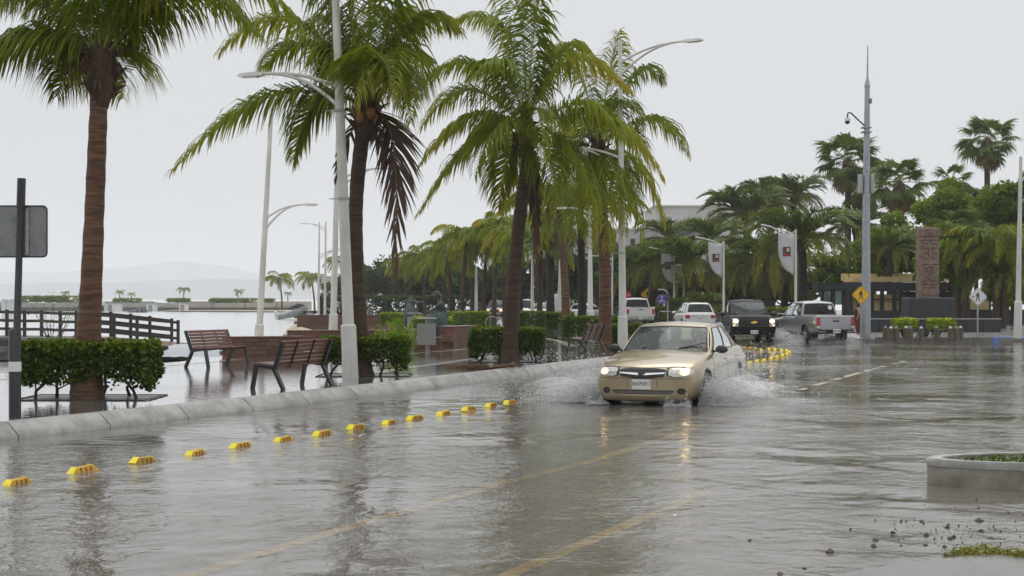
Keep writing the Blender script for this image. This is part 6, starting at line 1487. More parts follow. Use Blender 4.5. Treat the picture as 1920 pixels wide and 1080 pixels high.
for i, x in enumerate((1703, 1737)):
    c = at(x, 634.5, .16) + Vector((0, .4, 0)); root = empty('planter_pot', c, 0, ('left', 'right')[i] + ' round stone pot between the timber bollards', 'pot'); MB().lathe([(.13, 0), (.22, .15), (.23, .28), (.17, .4), (.18, .44)], 14).build('pot', M['dark_base'], root, smooth=50)
def totem():
    d = 80.0; c = Vector(((1739 - 960) * d / F, d, .16)); root = empty('stone_totem', c, 0, 'tall carved brown stone totem on a black plinth', 'monument')
    MB().box((0, 0, .9), (2.5, 1.8, 1.8), bev=.05).box((0, 0, .2), (3.4, 2.6, .4), bev=.03).build('plinth', M['dark_base'], root)
    w = 1.08; z0, z1 = 1.75, 5.72; MB().box((0, 0, (z0 + z1) / 2), (w, .9, z1 - z0), bev=.05).build('column', M['totem'], root)
    y = -.47
    for k, (zz, hh, ww) in enumerate(((5.45, .5, 1.16), (5.05, .08, 1.1), (3.7, .08, 1.0), (2.6, .06, 1.0))): MB().box((0, -.02, zz), (ww, .98, hh), bev=.03).build('band', M['totem'], root)
    mb = MB()
    for k in range(6):
        x = -.45 + k * .18; mb.bar((x, y - .03, 5.25), (x + .12, y - .03, 5.62), .05, .05); mb.bar((x + .18, y - .03, 5.25), (x + .1, y - .03, 5.6), .05, .05)
    mb.build('zigzag_relief', M['totem'], root)
    mb = MB(); ring = [Vector((.30 * math.cos(a / 16 * 6.283), y, 3.25 + .34 * math.sin(a / 16 * 6.283))) for a in range(17)]; mb.tube(ring, .06, 6, cap=False)
    for sx in (-.13, .13): mb.lathe([(.07, -.05), (.05, .05)], 10, 0, (sx, y, 3.33), axis='y')
    mb.box((0, y, 3.1), (.25, .1, .07)); mb.build('face_relief', M['totem'], root)
    def glyph(c_, s_): MB().box(c_, s_, bev=.018).build('glyph', M['totem'], root)
    for k in range(3):
        for sx in (-1, 1): glyph((sx * .25, y, 2.77 - k * .17), (.34, .1, .09))
    for k in range(4):
        for sx in (-1, 1): glyph((sx * .26, y, 4.9 - k * .27), (.3 - .03 * k, .1, .14))
    glyph((0, y, 4.4), (.16, .12, .5)); glyph((0, y, 2.1), (.7, .08, .3))
totem()
def pavilion():
    d = 96.0; s = d / F; c = Vector((0, d, .16)); X = lambda x: (x - 960) * s; Z = lambda y: CH - (y - HZ) * s - .16
    root = empty('pavilion', c, 0, 'low dark pavilion with cream walls behind the totem', 'building')
    MB().box((X(1670), -.2, (Z(530) + Z(546)) / 2), (X(1815) - X(1528), 1.7, Z(530) - Z(546))).build('roof', M['pavilion'], root)
    MB().box((X(1565), -1.08, Z(538)), (X(1605) - X(1528), .12, .4)).build('green_fascia', M['pavilion_green'], root)
    MB().box((X(1700), 3.0, Z(523)), (X(1800) - X(1620), 3.0, .35)).build('upper_slab', M['cream'], root)
    MB().box((X(1690), 4.2, Z(518)), (X(1790) - X(1620), .3, .5)).build('upper_wall', M['cream'], root)
    for x in (1537, 1557, 1577, 1590, 1605, 1629, 1648, 1671, 1684, 1695, 1720, 1760, 1790, 1808): MB().box((X(x), -.8, Z(546) / 2), (.22, .25, Z(546))).build('column', M['pavilion'], root)
    MB().box((X(1645), -.45, Z(552) / 2), (X(1698) - X(1592), .2, Z(552))).build('back_wall', M['cream'], root)
    for x0, x1 in ((1697, 1800),): MB().box((X((x0 + x1) / 2), 1.1, Z(546) * .5), (X(x1) - X(x0), .3, Z(546) * .99)).build('dark_screen', M['pavilion'], root)
    for i, (x0, x1) in enumerate(((1592, 1602), (1633, 1646), (1650, 1668), (1674, 1692))):
        for yy in (561, 590): MB().box((X((x0 + x1) / 2), -.75, Z(yy)), (X(x1) - X(x0) + .3, .1, .08)).build('rail', M['pavilion'], root)
    MB().box((X(1690), -1.1, .45), (X(1808) - X(1600), .25, 1.0)).build('parapet', M['dark_base'], root)
    for x in (1548, 1568): MB().box((X(x), -.7, Z(558)), (X(574) - X(558), .05, .95)).build('glass_pane', M['mid_glass'], root)
    MB().box((X(1836), 1.5, 1.1), (2.2, .3, 2.0)).build('cream_panel', M['cream'], root)
    MB().box((X(1860), .2, .5), (5.0, .3, 1.0)).build('low_wall', M['dark_base'], root)
pavilion()
wl_ = empty('plaza_wall', Vector(((1745 - 960) * 74 / F, 74, .16)), 0, 'low dark wall with thin rail behind the timber bollards', 'wall')
for k in range(8): MB().box((-3.2 + k * .91, 0, .33), (.89, .2, .66), bev=.01).build('wall_panel', M['dark_base'], wl_)
MB().box((0, -.02, .69), (7.3, .26, .05)).build('coping', M['galv'], wl_)

# ------------------------------------------------------------------ banner lamps
def banner_lamp(label, x, yt, d, hx, hy, bl, yb0, yb1):
    s = d / F; X = lambda a: (a - x) * s; base = Vector(((x - 960) * s, d, .15)); Z = lambda y: CH - (y - HZ) * s - .15
    root = empty('banner_lamp', base, 0, label, 'street lamp', 'white lamps with hanging banners'); zt = Z(yt)
    MB().tube([(0, 0, 0), (0, 0, 1.2), (0, 0, zt)], [.13, .085, .06], 10).build('pole', M['white_post'], root, smooth=50)
    pts = [Vector((0, 0, Z(yt + 14))), Vector((X(bl) * .45, 0, Z(yb0) + .12)), Vector((X(bl), 0, Z(yb0))), Vector((X(hx + 10), 0, Z(hy) - .02))]
    MB().tube([bez(pts, t / 8) for t in range(9)], .04, 6).build('arm', M['white_post'], root, smooth=60); MB().tube([(0, 0, zt - .1), (X(bl) * .35, 0, Z(yt + 9))], .035, 6).build('brace', M['white_post'], root)
    MB().box((X(hx + 4), 0, Z(hy)), (.6, .2, .09), bev=.03, rot=Matrix.Rotation(.2, 3, 'Y')).build('lamp_head', M['white_post'], root)
    w, h0, h1 = X(bl), Z(yb0) - .05, Z(yb1); n = 8; vs = []; fs = []
    for j in range(n + 1):
        t = j / n; z = h0 + (h1 - h0) * t; xl = w * (1 if t < .35 else math.sqrt(max(0.02, 1 - ((t - .35) / .65) ** 2)))
        for i in range(5): q = i / 4; vs.append(Vector((xl + (-.07 - xl) * q, -.02 + .05 * math.sin(q * 5 + t * 3), z - (1 - t) * q * .12)))
    for j in range(n):
        for i in range(4): fs.append((j * 5 + i, j * 5 + i + 1, j * 5 + 6 + i, j * 5 + 5 + i))
    b = mesh_obj('banner', vs, fs, M['banner'], root, smooth=180); md = b.modifiers.new('thickness', 'SOLIDIFY'); md.thickness = .008
    k = h1 - h0
    for (x0, x1, z0, z1, m_) in ((.74, .30, .34, .56, 'ink'), (.71, .54, .36, .50, 'stone_red'), (.52, .38, .37, .45, 'cream'), (.66, .36, .515, .545, 'sign_red')):
        MB().box((w * (x0 + x1) / 2, -.075 - (.004 if m_ != 'ink' else 0) - (.004 if m_ == 'gold_badge' else 0), h0 + k * (z0 + z1) / 2), (abs(w * (x0 - x1)), .006, abs(k * (z1 - z0)))).build('printed_panel', M[m_], b)
banner_lamp('white lamp with a pale banner nearest the white pickup', 1264, 462, 112, 1220, 465, 1240, 470, 532)
banner_lamp('white lamp with a long pale banner above the white utility vehicle', 1357, 452, 92, 1308, 446, 1328, 452, 520)
banner_lamp('white lamp with a wide pale banner above the silver pickup', 1492, 430, 84, 1432, 423, 1459, 434, 516)
lamp_post('far white lamp against the pale building', Vector(((1270 - 960) * 135 / F, 135, .15)), 8.6, (0, 0), [(8.2, math.pi, 1.5, .3)], r0=.12, sleeve=None)
lamp_post('white post behind the bicycle sign', Vector(((1282 - 960) * 118 / F, 118, .15)), 6.0, (0, 0), [], r0=.11, sleeve=None)

# ------------------------------------------------------------------ far buildings
def block(label, xa, xb, yt, d, dep, mat, floors, wins, name='building', slab=None, roof=None, wcol='window'):
    s = d / F; X = lambda a: (a - 960) * s; zt = CH - (yt - HZ) * s; root = empty(name, Vector((X((xa + xb) / 2), d, 0)), 0, label, 'building', 'buildings beyond the trees'); w = X(xb) - X(xa)
    MB().box((0, dep / 2, zt / 2), (w, dep, zt)).build('wall', mat, root)
    MB().box((0, dep / 2, zt + .12), (w + .3, dep + .3, .24)).build('parapet', M['building_white'], root)
    for f in range(floors):
        z = zt - 1.6 - f * 3.2
        if z < 1: break
        if slab: MB().box((0, -.5, z - 1.3), (w, 1.0, .25)).build('balcony', slab, root); MB().box((0, -.97, z - .75), (w, .06, .8)).build('railing', M['stone_red'], root)
        for k in range(wins):
            x = -w / 2 + w * (k + .5) / wins; fr = MB().box((x, -.03, z), (w / wins * .42, .08, 1.3)).build('window', M['building_grey'], root); MB().box((x, -.085, z), (w / wins * .36, .03, 1.15)).build('pane', M[wcol], fr)
    if roof:
        for kk in range(1):
            MB().prism([Vector((-w / 2 - .3, 0, zt - roof)), Vector((w / 2 + .3, 0, zt + .6)), Vector((w / 2 + .3, 0, zt + 1.0)), Vector((-w / 2 - .3, 0, zt - roof + .4))], (0, -.6, 0), (0, dep, 0)).build('roof', M['roof_dark'], root)
    return root
block('pale flat roofed block above the palms, left of the date palms', 1228, 1400, 388, 190, 14, M['building_white'], 2, 0)
block('white building with a dark sloping roof edge behind the banner lamps', 1244, 1345, 428, 165, 12, M['building_white'], 3, 3, roof=1.6)
block('terraced building with brown balconies behind the orange brown palm', 1108, 1242, 432, 172, 12, M['building_white'], 4, 6, slab=M['building_white'])
block('pale block with green glass behind the leaning dark trunk', 1030, 1100, 432, 185, 10, M['building_white'], 2, 4)
block('small far building beside the beach lamps', 603, 640, 520, 260, 8, M['building_white'], 1, 2)

# ------------------------------------------------------------------ distant vegetation
def far_xy(x, d, z=.15): return Vector(((x - 960) * d / F, d, z))
GC = 'coconut palms behind the statue'
for i, (x, d, h, sd, lab) in enumerate((
        (846, 118, 5.6, 1, 'leftmost leafy coconut palm right behind the seated statue'), (866, 112, 6.6, 2, 'coconut palm with yellowing fronds right of the statue'), (886, 124, 7.0, 3, 'coconut palm between the statue and the far white lamp'),
        (905, 116, 5.9, 4, 'coconut palm just right of the far white lamp post'), (926, 108, 6.9, 5, 'coconut palm above the far maroon car'), (946, 120, 7.8, 6, 'tall coconut palm touching the leaning trunk'),
        (830, 130, 5.0, 7, 'low coconut palm between the two bronze figures'), (797, 150, 6.0, 8, 'coconut palm above the bronze figure with swirling skirt'), (762, 172, 5.6, 9, 'small coconut palm behind the tip of the dead frond'))):
    far_palm('coco', lab, far_xy(x, d, PZ), h, 200 + sd, sc=rng.uniform(.85, 1.05), nf=17, group=GC, lean=rng.uniform(-.5, .5), mat='trunk_dark', dead=3)
GT = 'dark palm trunks along the promenade'
far_palm('fan', 'palm with a bulging dark crown shaft left of the white post', far_xy(1032, 88, PZ), 5.9, 231, nf=22, group=GT, mat='trunk_black', r0=.24)
far_palm('coco', 'palm with slim brown trunk right behind the white post', far_xy(1062, 72, PZ), 6.9, 232, nf=15, group=GT, mat='trunk', lean=-.45, r0=.2)
far_palm('coco', 'palm with black trunk between the white posts', far_xy(1092, 76, PZ), 6.4, 233, nf=14, group=GT, mat='trunk_black', lean=-.12, r0=.21)
far_palm('coco', 'palm with thin dark trunk right of the leaning palm', far_xy(976, 100, PZ), 6.0, 234, nf=14, group=GT, mat='trunk_black', r0=.16)
far_palm('coco', 'palm with hanging yellow fronds right of the dead brown frond', far_xy(1012, 92, PZ), 5.6, 235, nf=14, group=GT, mat='trunk_dark', r0=.17)
GD = 'date palms beyond the traffic'
for i, (x, yb, yc, d, sc, lab) in enumerate((
        (1292, 0, 498, 112, 1.05, 'date palm with orange fruit stalks above the white utility vehicle'), (1222, 0, 505, 118, 1.0, 'date palm with dark trunk above the white pickup'), (1398, 0, 408, 132, 1.3, 'broad tall date palm right of the white building'),
        (1448, 0, 385, 142, 1.15, 'tall date palm behind the broad one'), (1494, 0, 372, 138, 1.05, 'highest date palm with arching fronds, left of the fan palms'), (1506, 0, 452, 92, 1.05, 'big feathery date palm between the last banner and the camera mast'),
        (1440, 0, 492, 108, 1.1, 'date palm above the black pickup roof'), (1400, 0, 512, 120, 1.0, 'date palm with drooping fronds above the black pickup mirror'), (1470, 0, 520, 115, .95, 'date palm behind the last banner'), (1345, 0, 520, 130, .95, 'date palm behind the long pale banner'), (1605, 0, 430, 128, 1.0, 'date palm half hidden behind the camera mast'), (1850, 0, 385, 118, .8, 'date palm poking out of the right hand trees'), (1880, 0, 520, 84, .85, 'low arching date palm right of the white diamond sign'), (1330, 0, 575, 104, .6, 'short young palm beside the white utility vehicle'), (1265, 0, 580, 108, .55, 'short young palm right of the bicycle sign'))):
    zc = CH - (yc - HZ) * d / F; far_palm('date', lab, far_xy(x, d), zc - .15, 260 + i, sc=sc * (1.3 if i < 12 else 1.1), nf=44, group=GD, mat='trunk_black' if i % 3 else 'trunk_dark', lean=rng.uniform(-.3, .3), r0=.3 if i < 12 else .18)
for i, (kind, x, yc, d, sc, lab) in enumerate((('date', 1812, 470, 86, .9, 'feathery palm right of the totem, above the pavilion'), ('coco', 1868, 452, 84, .8, 'drooping yellow green palm between the white diamond sign and edge lamp'), ('fan', 1800, 430, 92, .8, 'small bright fan palm right of the totem top'), ('date', 1668, 470, 98, .8, 'feathery palm between the camera mast and the totem'), ('date', 1335, 452, 126, 1.1, 'date palm before the white building with the dark roof edge'), ('date', 1252, 452, 130, 1.1, 'date palm at the left end of the pale flat roofed block'))):
    zc = CH - (yc - HZ) * d / F; far_palm(kind, lab, far_xy(x, d), zc - .15, 810 + i, sc=sc * 1.15, nf=30 if kind != 'coco' else 18, group='palms mixed among the right hand trees', mat='trunk_dark', r0=.2)
GF = 'tall fan palms on the skyline'
for i, (x, yc, d, sc, lab, nf) in enumerate(((1590, 300, 128, 1.1, 'tall fan palm just left of the camera mast', 30), (1686, 342, 122, 1.0, 'tall fan palm with shaggy trunk right of the camera mast', 28), (1851, 262, 134, 1.05, 'highest fan palm standing above the right hand trees', 26), (1785, 340, 128, .75, 'small fan palm at the top left of the right hand trees', 18), (1620, 350, 132, .9, 'fan palm hidden behind the camera mast', 20))):
    zc = CH - (yc - HZ) * d / F; far_palm('fan', lab, far_xy(x, d), zc - .15, 290 + i, sc=sc * 1.42, nf=nf, group=GF, mat='trunk_dark', r0=.3, dead=8)
# broadleaf trees
for i, (x, d, h, cr, mat, n, lf, lab) in enumerate((
        (1770, 104, 9, (3.2, 3.0, 4.9, 6.4), 'tree_leaf', 19000, .2, 'leafy green tree left of the fan palm on the right'), (1830, 100, 9, (3.7, 3.0, 4.4, 5.8), 'tree_leaf', 18000, .2, 'leafy green tree above the white diamond sign'), (1900, 98, 9.5, (3.0, 3.0, 5.0, 6.4), 'tree_leaf', 16000, .2, 'leafy green tree behind the right edge lamp post'),
        (1672, 101, 6, (2.5, 1.8, 2.3, 5.2), 'tree_leaf', 9000, .19, 'green tree between the camera mast and the totem'), (1640, 110, 5, (2.2, 2.0, 2.4, 4.6), 'tree_leaf', 6500, .19, 'yellow green tree right behind the camera mast'), (1560, 112, 5, (2.4, 2.0, 2.0, 3.8), 'tree_leaf', 6500, .19, 'green tree left of the camera mast'),
        (1790, 90, 5, (2.6, 2.0, 1.9, 3.9), 'tree_leaf', 7000, .18, 'green tree drooping over the pavilion right of the totem'), (1900, 92, 5, (2.3, 2, 1.8, 2.6), 'tree_leaf', 5000, .2, 'low leafy tree at the right edge behind the blue kerb'))):
    broad_tree(lab, far_xy(x, d), h, cr, 600 + i, mat, n, lf)
for i, (x, d, cr, lab) in enumerate(((1180, 138, (4, 3, 3.0, 4.0), 'dark green tree behind the tall lamp post'), (1120, 142, (4, 3, 3.0, 4.0), 'dark green tree behind the orange brown trunk'), (1060, 148, (4, 3, 3.2, 4.2), 'dark green tree behind the white van'), (1000, 152, (4, 3, 3, 4.0), 'dark green tree behind the far white cars'), (940, 158, (4, 3, 2.8, 3.6), 'dark green tree behind the far maroon car'), (885, 165, (4, 3, 2.6, 3.4), 'dark green tree behind the coconut palms'),
        (830, 175, (4, 3, 2.8, 3.5), 'dark tree between the bronze figures'), (775, 182, (4.5, 3, 3.1, 4.0), 'dark tree behind the swirling bronze figure'), (720, 190, (5, 3, 3.4, 4.3), 'dark tree behind the dead hanging frond'), (682, 205, (5, 3, 3.3, 4.0), 'dark tree right of the second palm trunk'), (640, 230, (4, 3, 2.6, 3.0), 'low dark tree behind the small far building'), (1240, 140, (3.5, 3, 2.4, 3.2), 'dark green tree above the bicycle sign'), (1390, 128, (4, 3, 2.3, 2.6), 'dark undergrowth tree behind the black pickup'), (1470, 125, (4, 3, 2.2, 2.6), 'dark undergrowth tree behind the last banner'), (1320, 132, (4, 3, 2.2, 2.6), 'dark undergrowth tree behind the white utility vehicle'))):
    broad_tree(lab, far_xy(x, d, 0), 6, cr, 640 + i, 'dark_tree_leaf', 5500, .3, .2, 'dark trees in the far background', tmat='dark_bark')
# long hedges along the promenade road edge
for i, (xa, xb, d, h, lab) in enumerate(((838, 884, 92, .85, 'long clipped hedge right of the statue'), (880, 918, 88, .9, 'long clipped hedge left of the tipped bicycle'), (966, 1024, 84, .95, 'long clipped hedge below the far white cars'), (1022, 1076, 82, .9, 'long clipped hedge below the white van'))):
    c = far_xy((xa + xb) / 2, d, PZ); hedge(lab, c, (xb - xa) * d / F, 1.2, h, 0, 80 + i, 'hedge_leaf' if i > 1 else 'bright_leaf', n=3000, leaf=.09, gap=0, stems=1, group='hedges along the road edge')
for i, (xa, xb, d, lab) in enumerate(((600, 668, 176, 'dark far hedge behind the beach lamp pair'), (664, 730, 172, 'dark far hedge right of the second palm trunk'), (726, 792, 168, 'dark far hedge behind the swirling bronze figure'), (788, 850, 165, 'dark far hedge behind the seated statue'), (846, 910, 162, 'dark far hedge behind the leafy coconut palms'), (906, 980, 160, 'dark far hedge behind the far maroon car'), (976, 1050, 158, 'dark far hedge behind the far off-road car'), (1046, 1130, 156, 'dark far hedge behind the white van'), (1126, 1215, 152, 'dark far hedge behind the far white pickup'))):
    hedge(lab, far_xy((xa + xb) / 2, d, -.3), (xb - xa) * d / F, 1.5, 2.5, 0, 850 + i, 'dark_tree_leaf', n=2200, leaf=.22, gap=0, stems=1, group='dark hedges in the far background', loose=.25)
# undergrowth behind traffic
for i, (x, d, w) in enumerate(((1370, 104, 3.2), (1440, 100, 3.0), (1255, 112, 2.4))):
    hedge(('low green undergrowth behind the black pickup cab', 'low green undergrowth between the two dark pickups', 'low green undergrowth by the bicycle sign')[i], far_xy(x, d, .15), w, 1.5, 1.1, 0, 90 + i, 'tree_leaf', n=2600, leaf=.13, gap=0, stems=1, group='undergrowth behind the traffic', loose=.3, cat='bush')
def guard(label, xa, xb, d):
    root = empty('guard_rail', far_xy(xa, d, 0), 0, label, 'railing', 'low railings behind the traffic'); w = (xb - xa) * d / F; n = max(2, int(w / .9))
    for k in range(n + 1): MB().box((w * k / n, 0, .55), (.1, .1, 1.1)).build('post', M['dark_base'], root)
    for k in range(n): MB().box((w * (k + .5) / n, 0, 1.06), (w / n - .12, .06, .06)).build('rail', M['white_post'], root)
guard('low railing with white top bar between the two pickups', 1455, 1490, 80); guard('low railing with white top bar behind the bicycle sign', 1236, 1282, 94)

# ------------------------------------------------------------------ sea side: breakwater, boats, far palms, hills
d = 336; Xb = lambda x: (x - 960) * d / F
br = empty('breakwater', Vector((0, d, 0)), 0, 'long pale stone breakwater across the bay', 'breakwater')
for k in range(14):
    x0 = Xb(-260 + k * 60); x1 = Xb(-260 + (k + 1) * 60) - .3; MB().box(((x0 + x1) / 2, 3, -.1), (x1 - x0, 6, 2.0)).build('wall_panel', M['breakwater'], br)
    MB().box(((x0 + x1) / 2, -.6, -.02), (x1 - x0, 1.4, .3)).build('ledge', M['concrete'], br)
    if k not in (5, 9): MB().box(((x0 + x1) / 2, 4, 1.05), (x1 - x0, 4, .4)).build('parapet', M['breakwater'], br)
sd_ = sheet('far_sand_bar', [(Xb(330), 318), (Xb(580), 300), (-24, 180), (-16, 150), (-10, 205), (0, 214), (0, 345), (Xb(340), 330)], -.8, M['sand'])
for i, (x, w, hgt) in enumerate(((206, 30, 1.0), (232, 32, .95), (305, 14, .9), (363, 12, .7))):
    root = empty('harbour_shed', Vector((Xb(x), 326, -1)), 0, f'{ORD[i]} small white hut from the left at the foot of the breakwater', 'hut', 'white huts at the breakwater'); MB().box((0, 0, .9), (w * d / F, 3, 1.9)).build('wall', M['white'], root); MB().box((0, 0, 1.95), (w * d / F + .6, 3.4, .2)).build('roof', M['building_grey'], root); MB().box((0, -1.52, .8), (.9, .05, 1.4)).build('door', M['building_grey'], root)
for i, (x, hgt) in enumerate(((10, 2.6), (20, 2.5), (27, 2.6))):
    root = empty('white_column', Vector((Xb(x) * .62, 208, -1)), 0, f'{ORD[i]} white harbour column behind the black sign post', 'column', 'white columns by the harbour'); MB().lathe([(.55, 0), (.45, .3), (.45, hgt), (.6, hgt + .2)], 10).build('shaft', M['white'], root, smooth=40)
for i, (x, sc) in enumerate(((218, .6), (240, .45), (339, .8), (442, .65), (536, .5), (115, .55))):
    far_palm('coco', f'{ORD[i]} tiny palm on the breakwater, counted from the ' + 'boardwalk outward', Vector((Xb(x), d + 3, 1.0)), 3.2 * sc + .6, 700 + i, sc=sc * .75, nf=9, group='tiny palms on the breakwater', dead=0, r0=.12)
for i, (x, w) in enumerate(((45, 5), (75, 6), (100, 5), (130, 6), (232, 6), (330, 5), (435, 6), (480, 7), (410, 5))):
    root = hedge(f'{ORD[i]} low bush along the breakwater top', Vector((Xb(x), d + 3, 1.1)), w, 3, 1.4 if i < 4 else .8, 0, 720 + i, 'tree_leaf', n=500, leaf=.4, gap=0, stems=1, group='bushes on the breakwater', loose=.4, cat='bush')
far_palm('coco', 'windswept palm on the far shore, right of the sea lamp post', far_xy(529, 300, -.4), 6.6, 731, sc=1.15, nf=15, group='palms on the far shore', lean=-.6, dead=2)
far_palm('coco', 'drooping palm on the far shore, left of the beach lamp pair', far_xy(590, 280, -.4), 6.4, 732, sc=1.2, nf=15, group='palms on the far shore', lean=-.7, dead=1)
far_palm('coco', 'palm on the far shore between the beach lamps and leaning post', far_xy(640, 240, -.4), 8.4, 733, sc=1.1, nf=15, group='palms on the far shore', lean=0, dead=1)
def boat(label, p, rz, L, tilt, hull, cover=None, motor=False):
    root = empty('motor_boat', p, rz, label, 'boat', 'small boats by the beach'); root.rotation_euler = (tilt[0], tilt[1], rz); vs = []; fs = []; n = 9
    for i in range(n):
        t = i / (n - 1); w = .85 * (1 - max(0, (t - .45) / .55) ** 2.2) + .01; k = -.0 + .55 * max(0, t - .6) ** 1.5; x = L * (t - .5)
        vs += [Vector((x, 0, k)), Vector((x, w * .7, .18 + k * .9)), Vector((x, w, .75 + .35 * t * t)), Vector((x, w * .85, .72 + .35 * t * t)), Vector((x, w * .5, .25 + k)), Vector((x, -w * .5, .25 + k)), Vector((x, -w * .85, .72 + .35 * t * t)), Vector((x, -w, .75 + .35 * t * t)), Vector((x, -w * .7, .18 + k * .9))]
    for i in range(n - 1):
        for k in range(9): fs.append((i * 9 + k, i * 9 + (k + 1) % 9, (i + 1) * 9 + (k + 1) % 9, (i + 1) * 9 + k))
    fs += [tuple(range(9))[::-1]]; mesh_obj('hull', vs, fs, hull, root, smooth=40)
    for x in (-.2, .8): MB().box((x, 0, .55), (.3, 1.4, .06)).build('thwart', M['wood_slat'], root)
    if cover: MB().tube([(-L * .1, .0, 1.35), (L * .25, 0, 1.6), (L * .45, 0, 1.5)], [.12, .3, .1], 8).build('cover', cover, root, smooth=60)
    if motor: MB().box((-L / 2 - .15, 0, .9), (.4, .4, .6), bev=.1).box((-L / 2 - .2, 0, .3), (.15, .12, .8)).build('outboard_motor', M['white'], root)
boat('beached motor boat with a dark cover beyond the sea lamp post', Vector(((548 - 960) * 200 / F, 200, -.75)), R(20), 4.2, (R(8), R(-8)), M['boat_hull'], M['tarp'], True)
boat('small upturned grey boat off the sand bar', Vector((Xb(335), 300, -.95)), R(10), 4.5, (R(100), R(-15)), M['boat_hull'])
boat('pale boat hull hauled on a slip by the breakwater', Vector((Xb(212), 322, -.2)), R(12), 4.5, (0, R(-16)), M['white'])
for i in range(9):
    r = random.Random(i); x = (2, 16, 62, 118, 140, 222, 262, 310, 325)[i]; p = ad(x, 622 + r.uniform(-3, 5), 66); root = empty('shore_rock', Vector((p.x, p.y, -.9)), r.uniform(0, 6), f'{ORD[i]} dark rock from the left beyond the boardwalk fence', 'rock', 'dark rocks beyond the boardwalk')
    mb = MB(); mb.lathe([(.2, -.2), (.75, .0), (.7, .3), (.4, .55), (.05, .62)], 9); vs = [Vector((v.x * r.uniform(.8, 1.25), v.y * r.uniform(.8, 1.2), v.z * r.uniform(.8, 1.2))) for v in mb.v]; mesh_obj('stone', vs, mb.f, M['rock'], root)
def hill(name, pts, d):
    n = len(pts); vs = []
    for x, y in pts: p = ad(x, y, d); vs += [(p.x, d, -5), (p.x, d + 40, p.z), (p.x * 1.25, d + 900, -5)]
    fs = [(i * 3 + k, i * 3 + k + 1, (i + 1) * 3 + k + 1, (i + 1) * 3 + k) for i in range(n - 1) for k in range(2)]
    o = mesh_obj(name, vs, fs, M['hill'], smooth=180); tag(o, kind='structure')
hp_ = [(-500, 510), (-200, 500), (0, 508), (90, 512), (180, 505), (240, 500), (300, 492), (330, 488), (370, 493), (430, 500), (500, 520), (560, 545), (620, 558)]
hill('hill', hp_, 7600)
hill('hill', [(-400, 535), (0, 532), (200, 530), (300, 525), (420, 523), (600, 527), (800, 530), (1000, 540), (1200, 552)], 5200)
# dry shrub beside the boardwalk
def dry_shrub():
    c = ad(98, 650, 58); c.z = -.3; root = empty('dry_shrub', c, 0, 'sparse dry shrub behind the boardwalk fence', 'shrub'); r = random.Random(12); mb = MB(); pts = []
    for k in range(14):
        w = r.uniform(0, 6.28); q = Vector((math.cos(w) * r.uniform(.3, 1.3), math.sin(w) * .8, r.uniform(1.2, 2.5))); mb.tube([(0, 0, 0), q * .5 + Vector((r.gauss(0, .1), 0, .1)), q], [.02, .012, .004], 4)
        for j in range(14): pts.append((q * r.uniform(.6, 1.05) + Vector((r.gauss(0, .15), r.gauss(0, .15), r.gauss(0, .12))), .4))
    mb.build('stem', M['stem'], root); leaf_cloud('foliage', pts, 'date_leaf', root, .05, 3)
dry_shrub()

M['weed_leaf'] = leaf_mat('weed_leaf', (.07, .10, .012), (.20, .21, .02), (.34, .26, .06), .2, .5)
# ------------------------------------------------------------------ foreground pebbles, weeds, cracks
peb = [(1556, 1036, .055, 'stone_red'), (1642, 1014, .04, 'rock'), (1638, 1025, .035, 'rock'), (1835, 978, .055, 'rock'), (1737, 1004, .035, 'rock'), (1735, 1023, .03, 'rock'), (1674, 999, .03, 'rock'), (1728, 978, .03, 'rock'), (1781, 1010, .028, 'rock'), (1840, 996, .03, 'rock'), (1771, 1026, .03, 'rock'), (1857, 1010, .03, 'rock'), (1462, 1077, .035, 'stone_red'), (1776, 989, .028, 'rock'), (1788, 1007, .028, 'rock'), (1406, 1013, .02, 'rock'), (1508, 1066, .02, 'rock')]
for i, (x, y, s, m_) in enumerate(sorted(peb)):
    r = random.Random(i + 50); root = empty('pebble', at(x, y), r.uniform(0, 6), f'{ORD[i]} loose dark pebble from the left in the wet foreground', 'pebble', 'loose pebbles in the foreground')
    mb = MB(); mb.lathe([(.35, -.6), (.9, -.1), (.8, .5), (.4, .9), (.05, 1)], 7); mesh_obj('stone', [Vector((v.x * r.uniform(.8, 1.3), v.y * r.uniform(.7, 1.1), v.z * r.uniform(.45, .8))) * s * .8 for v in mb.v], mb.f, M[m_], root)
gv = MB(); r = random.Random(77)
for k in range(230):
    x = r.gauss(1830, 90); y = r.gauss(990, 28)
    if x < 1560 or y > 1060 or y < 935: continue
    p = at(x, y); s = abs(r.gauss(.003, .004)) + .003
    gv.add([p + Vector((s, 0, 0)), p + Vector((-s * .5, s, 0)), p + Vector((-s * .5, -s, 0)), p + Vector((0, 0, s * 1.4))], [(0, 1, 3), (1, 2, 3), (2, 0, 3)])
g_ = gv.build('gravel', M['rock']); tag(g_, 'scattered dark grit on the wet ground in the right foreground', 'gravel', kind='stuff')
pts = []; r = random.Random(5)
for k in range(2600):
    x = r.uniform(1764, 1990)
    if r.random() > (x - 1762) / 60: continue
    yc = 1042 + 5 * math.sin(x * .03) - (x - 1768) * .01; y = yc + r.gauss(0, 3.6) * min(1, max(.1, (x - 1762) / 50)) * (1.1 if x < 1860 else .6)
    p = at(x, y); pts.append((p + Vector((0, 0, abs(r.gauss(0, .022)))), r.uniform(.1, .95)))
w_ = leaf_cloud('weed_patch', pts, 'weed_leaf', None, .014, 8); tag(w_, 'low strip of yellow green weeds at the right front edge', 'weeds', kind='stuff')
pv = [at(x, y, .012) for x, y in ((1400, 1140), (1560, 1078), (1680, 1056), (1770, 1046), (1880, 1036), (2010, 1028), (2200, 1030), (2200, 1200))]
apron = sheet('foreground_pavement', [(p.x, p.y) for p in pv], .010, M['grey_paving'], thick=.1)
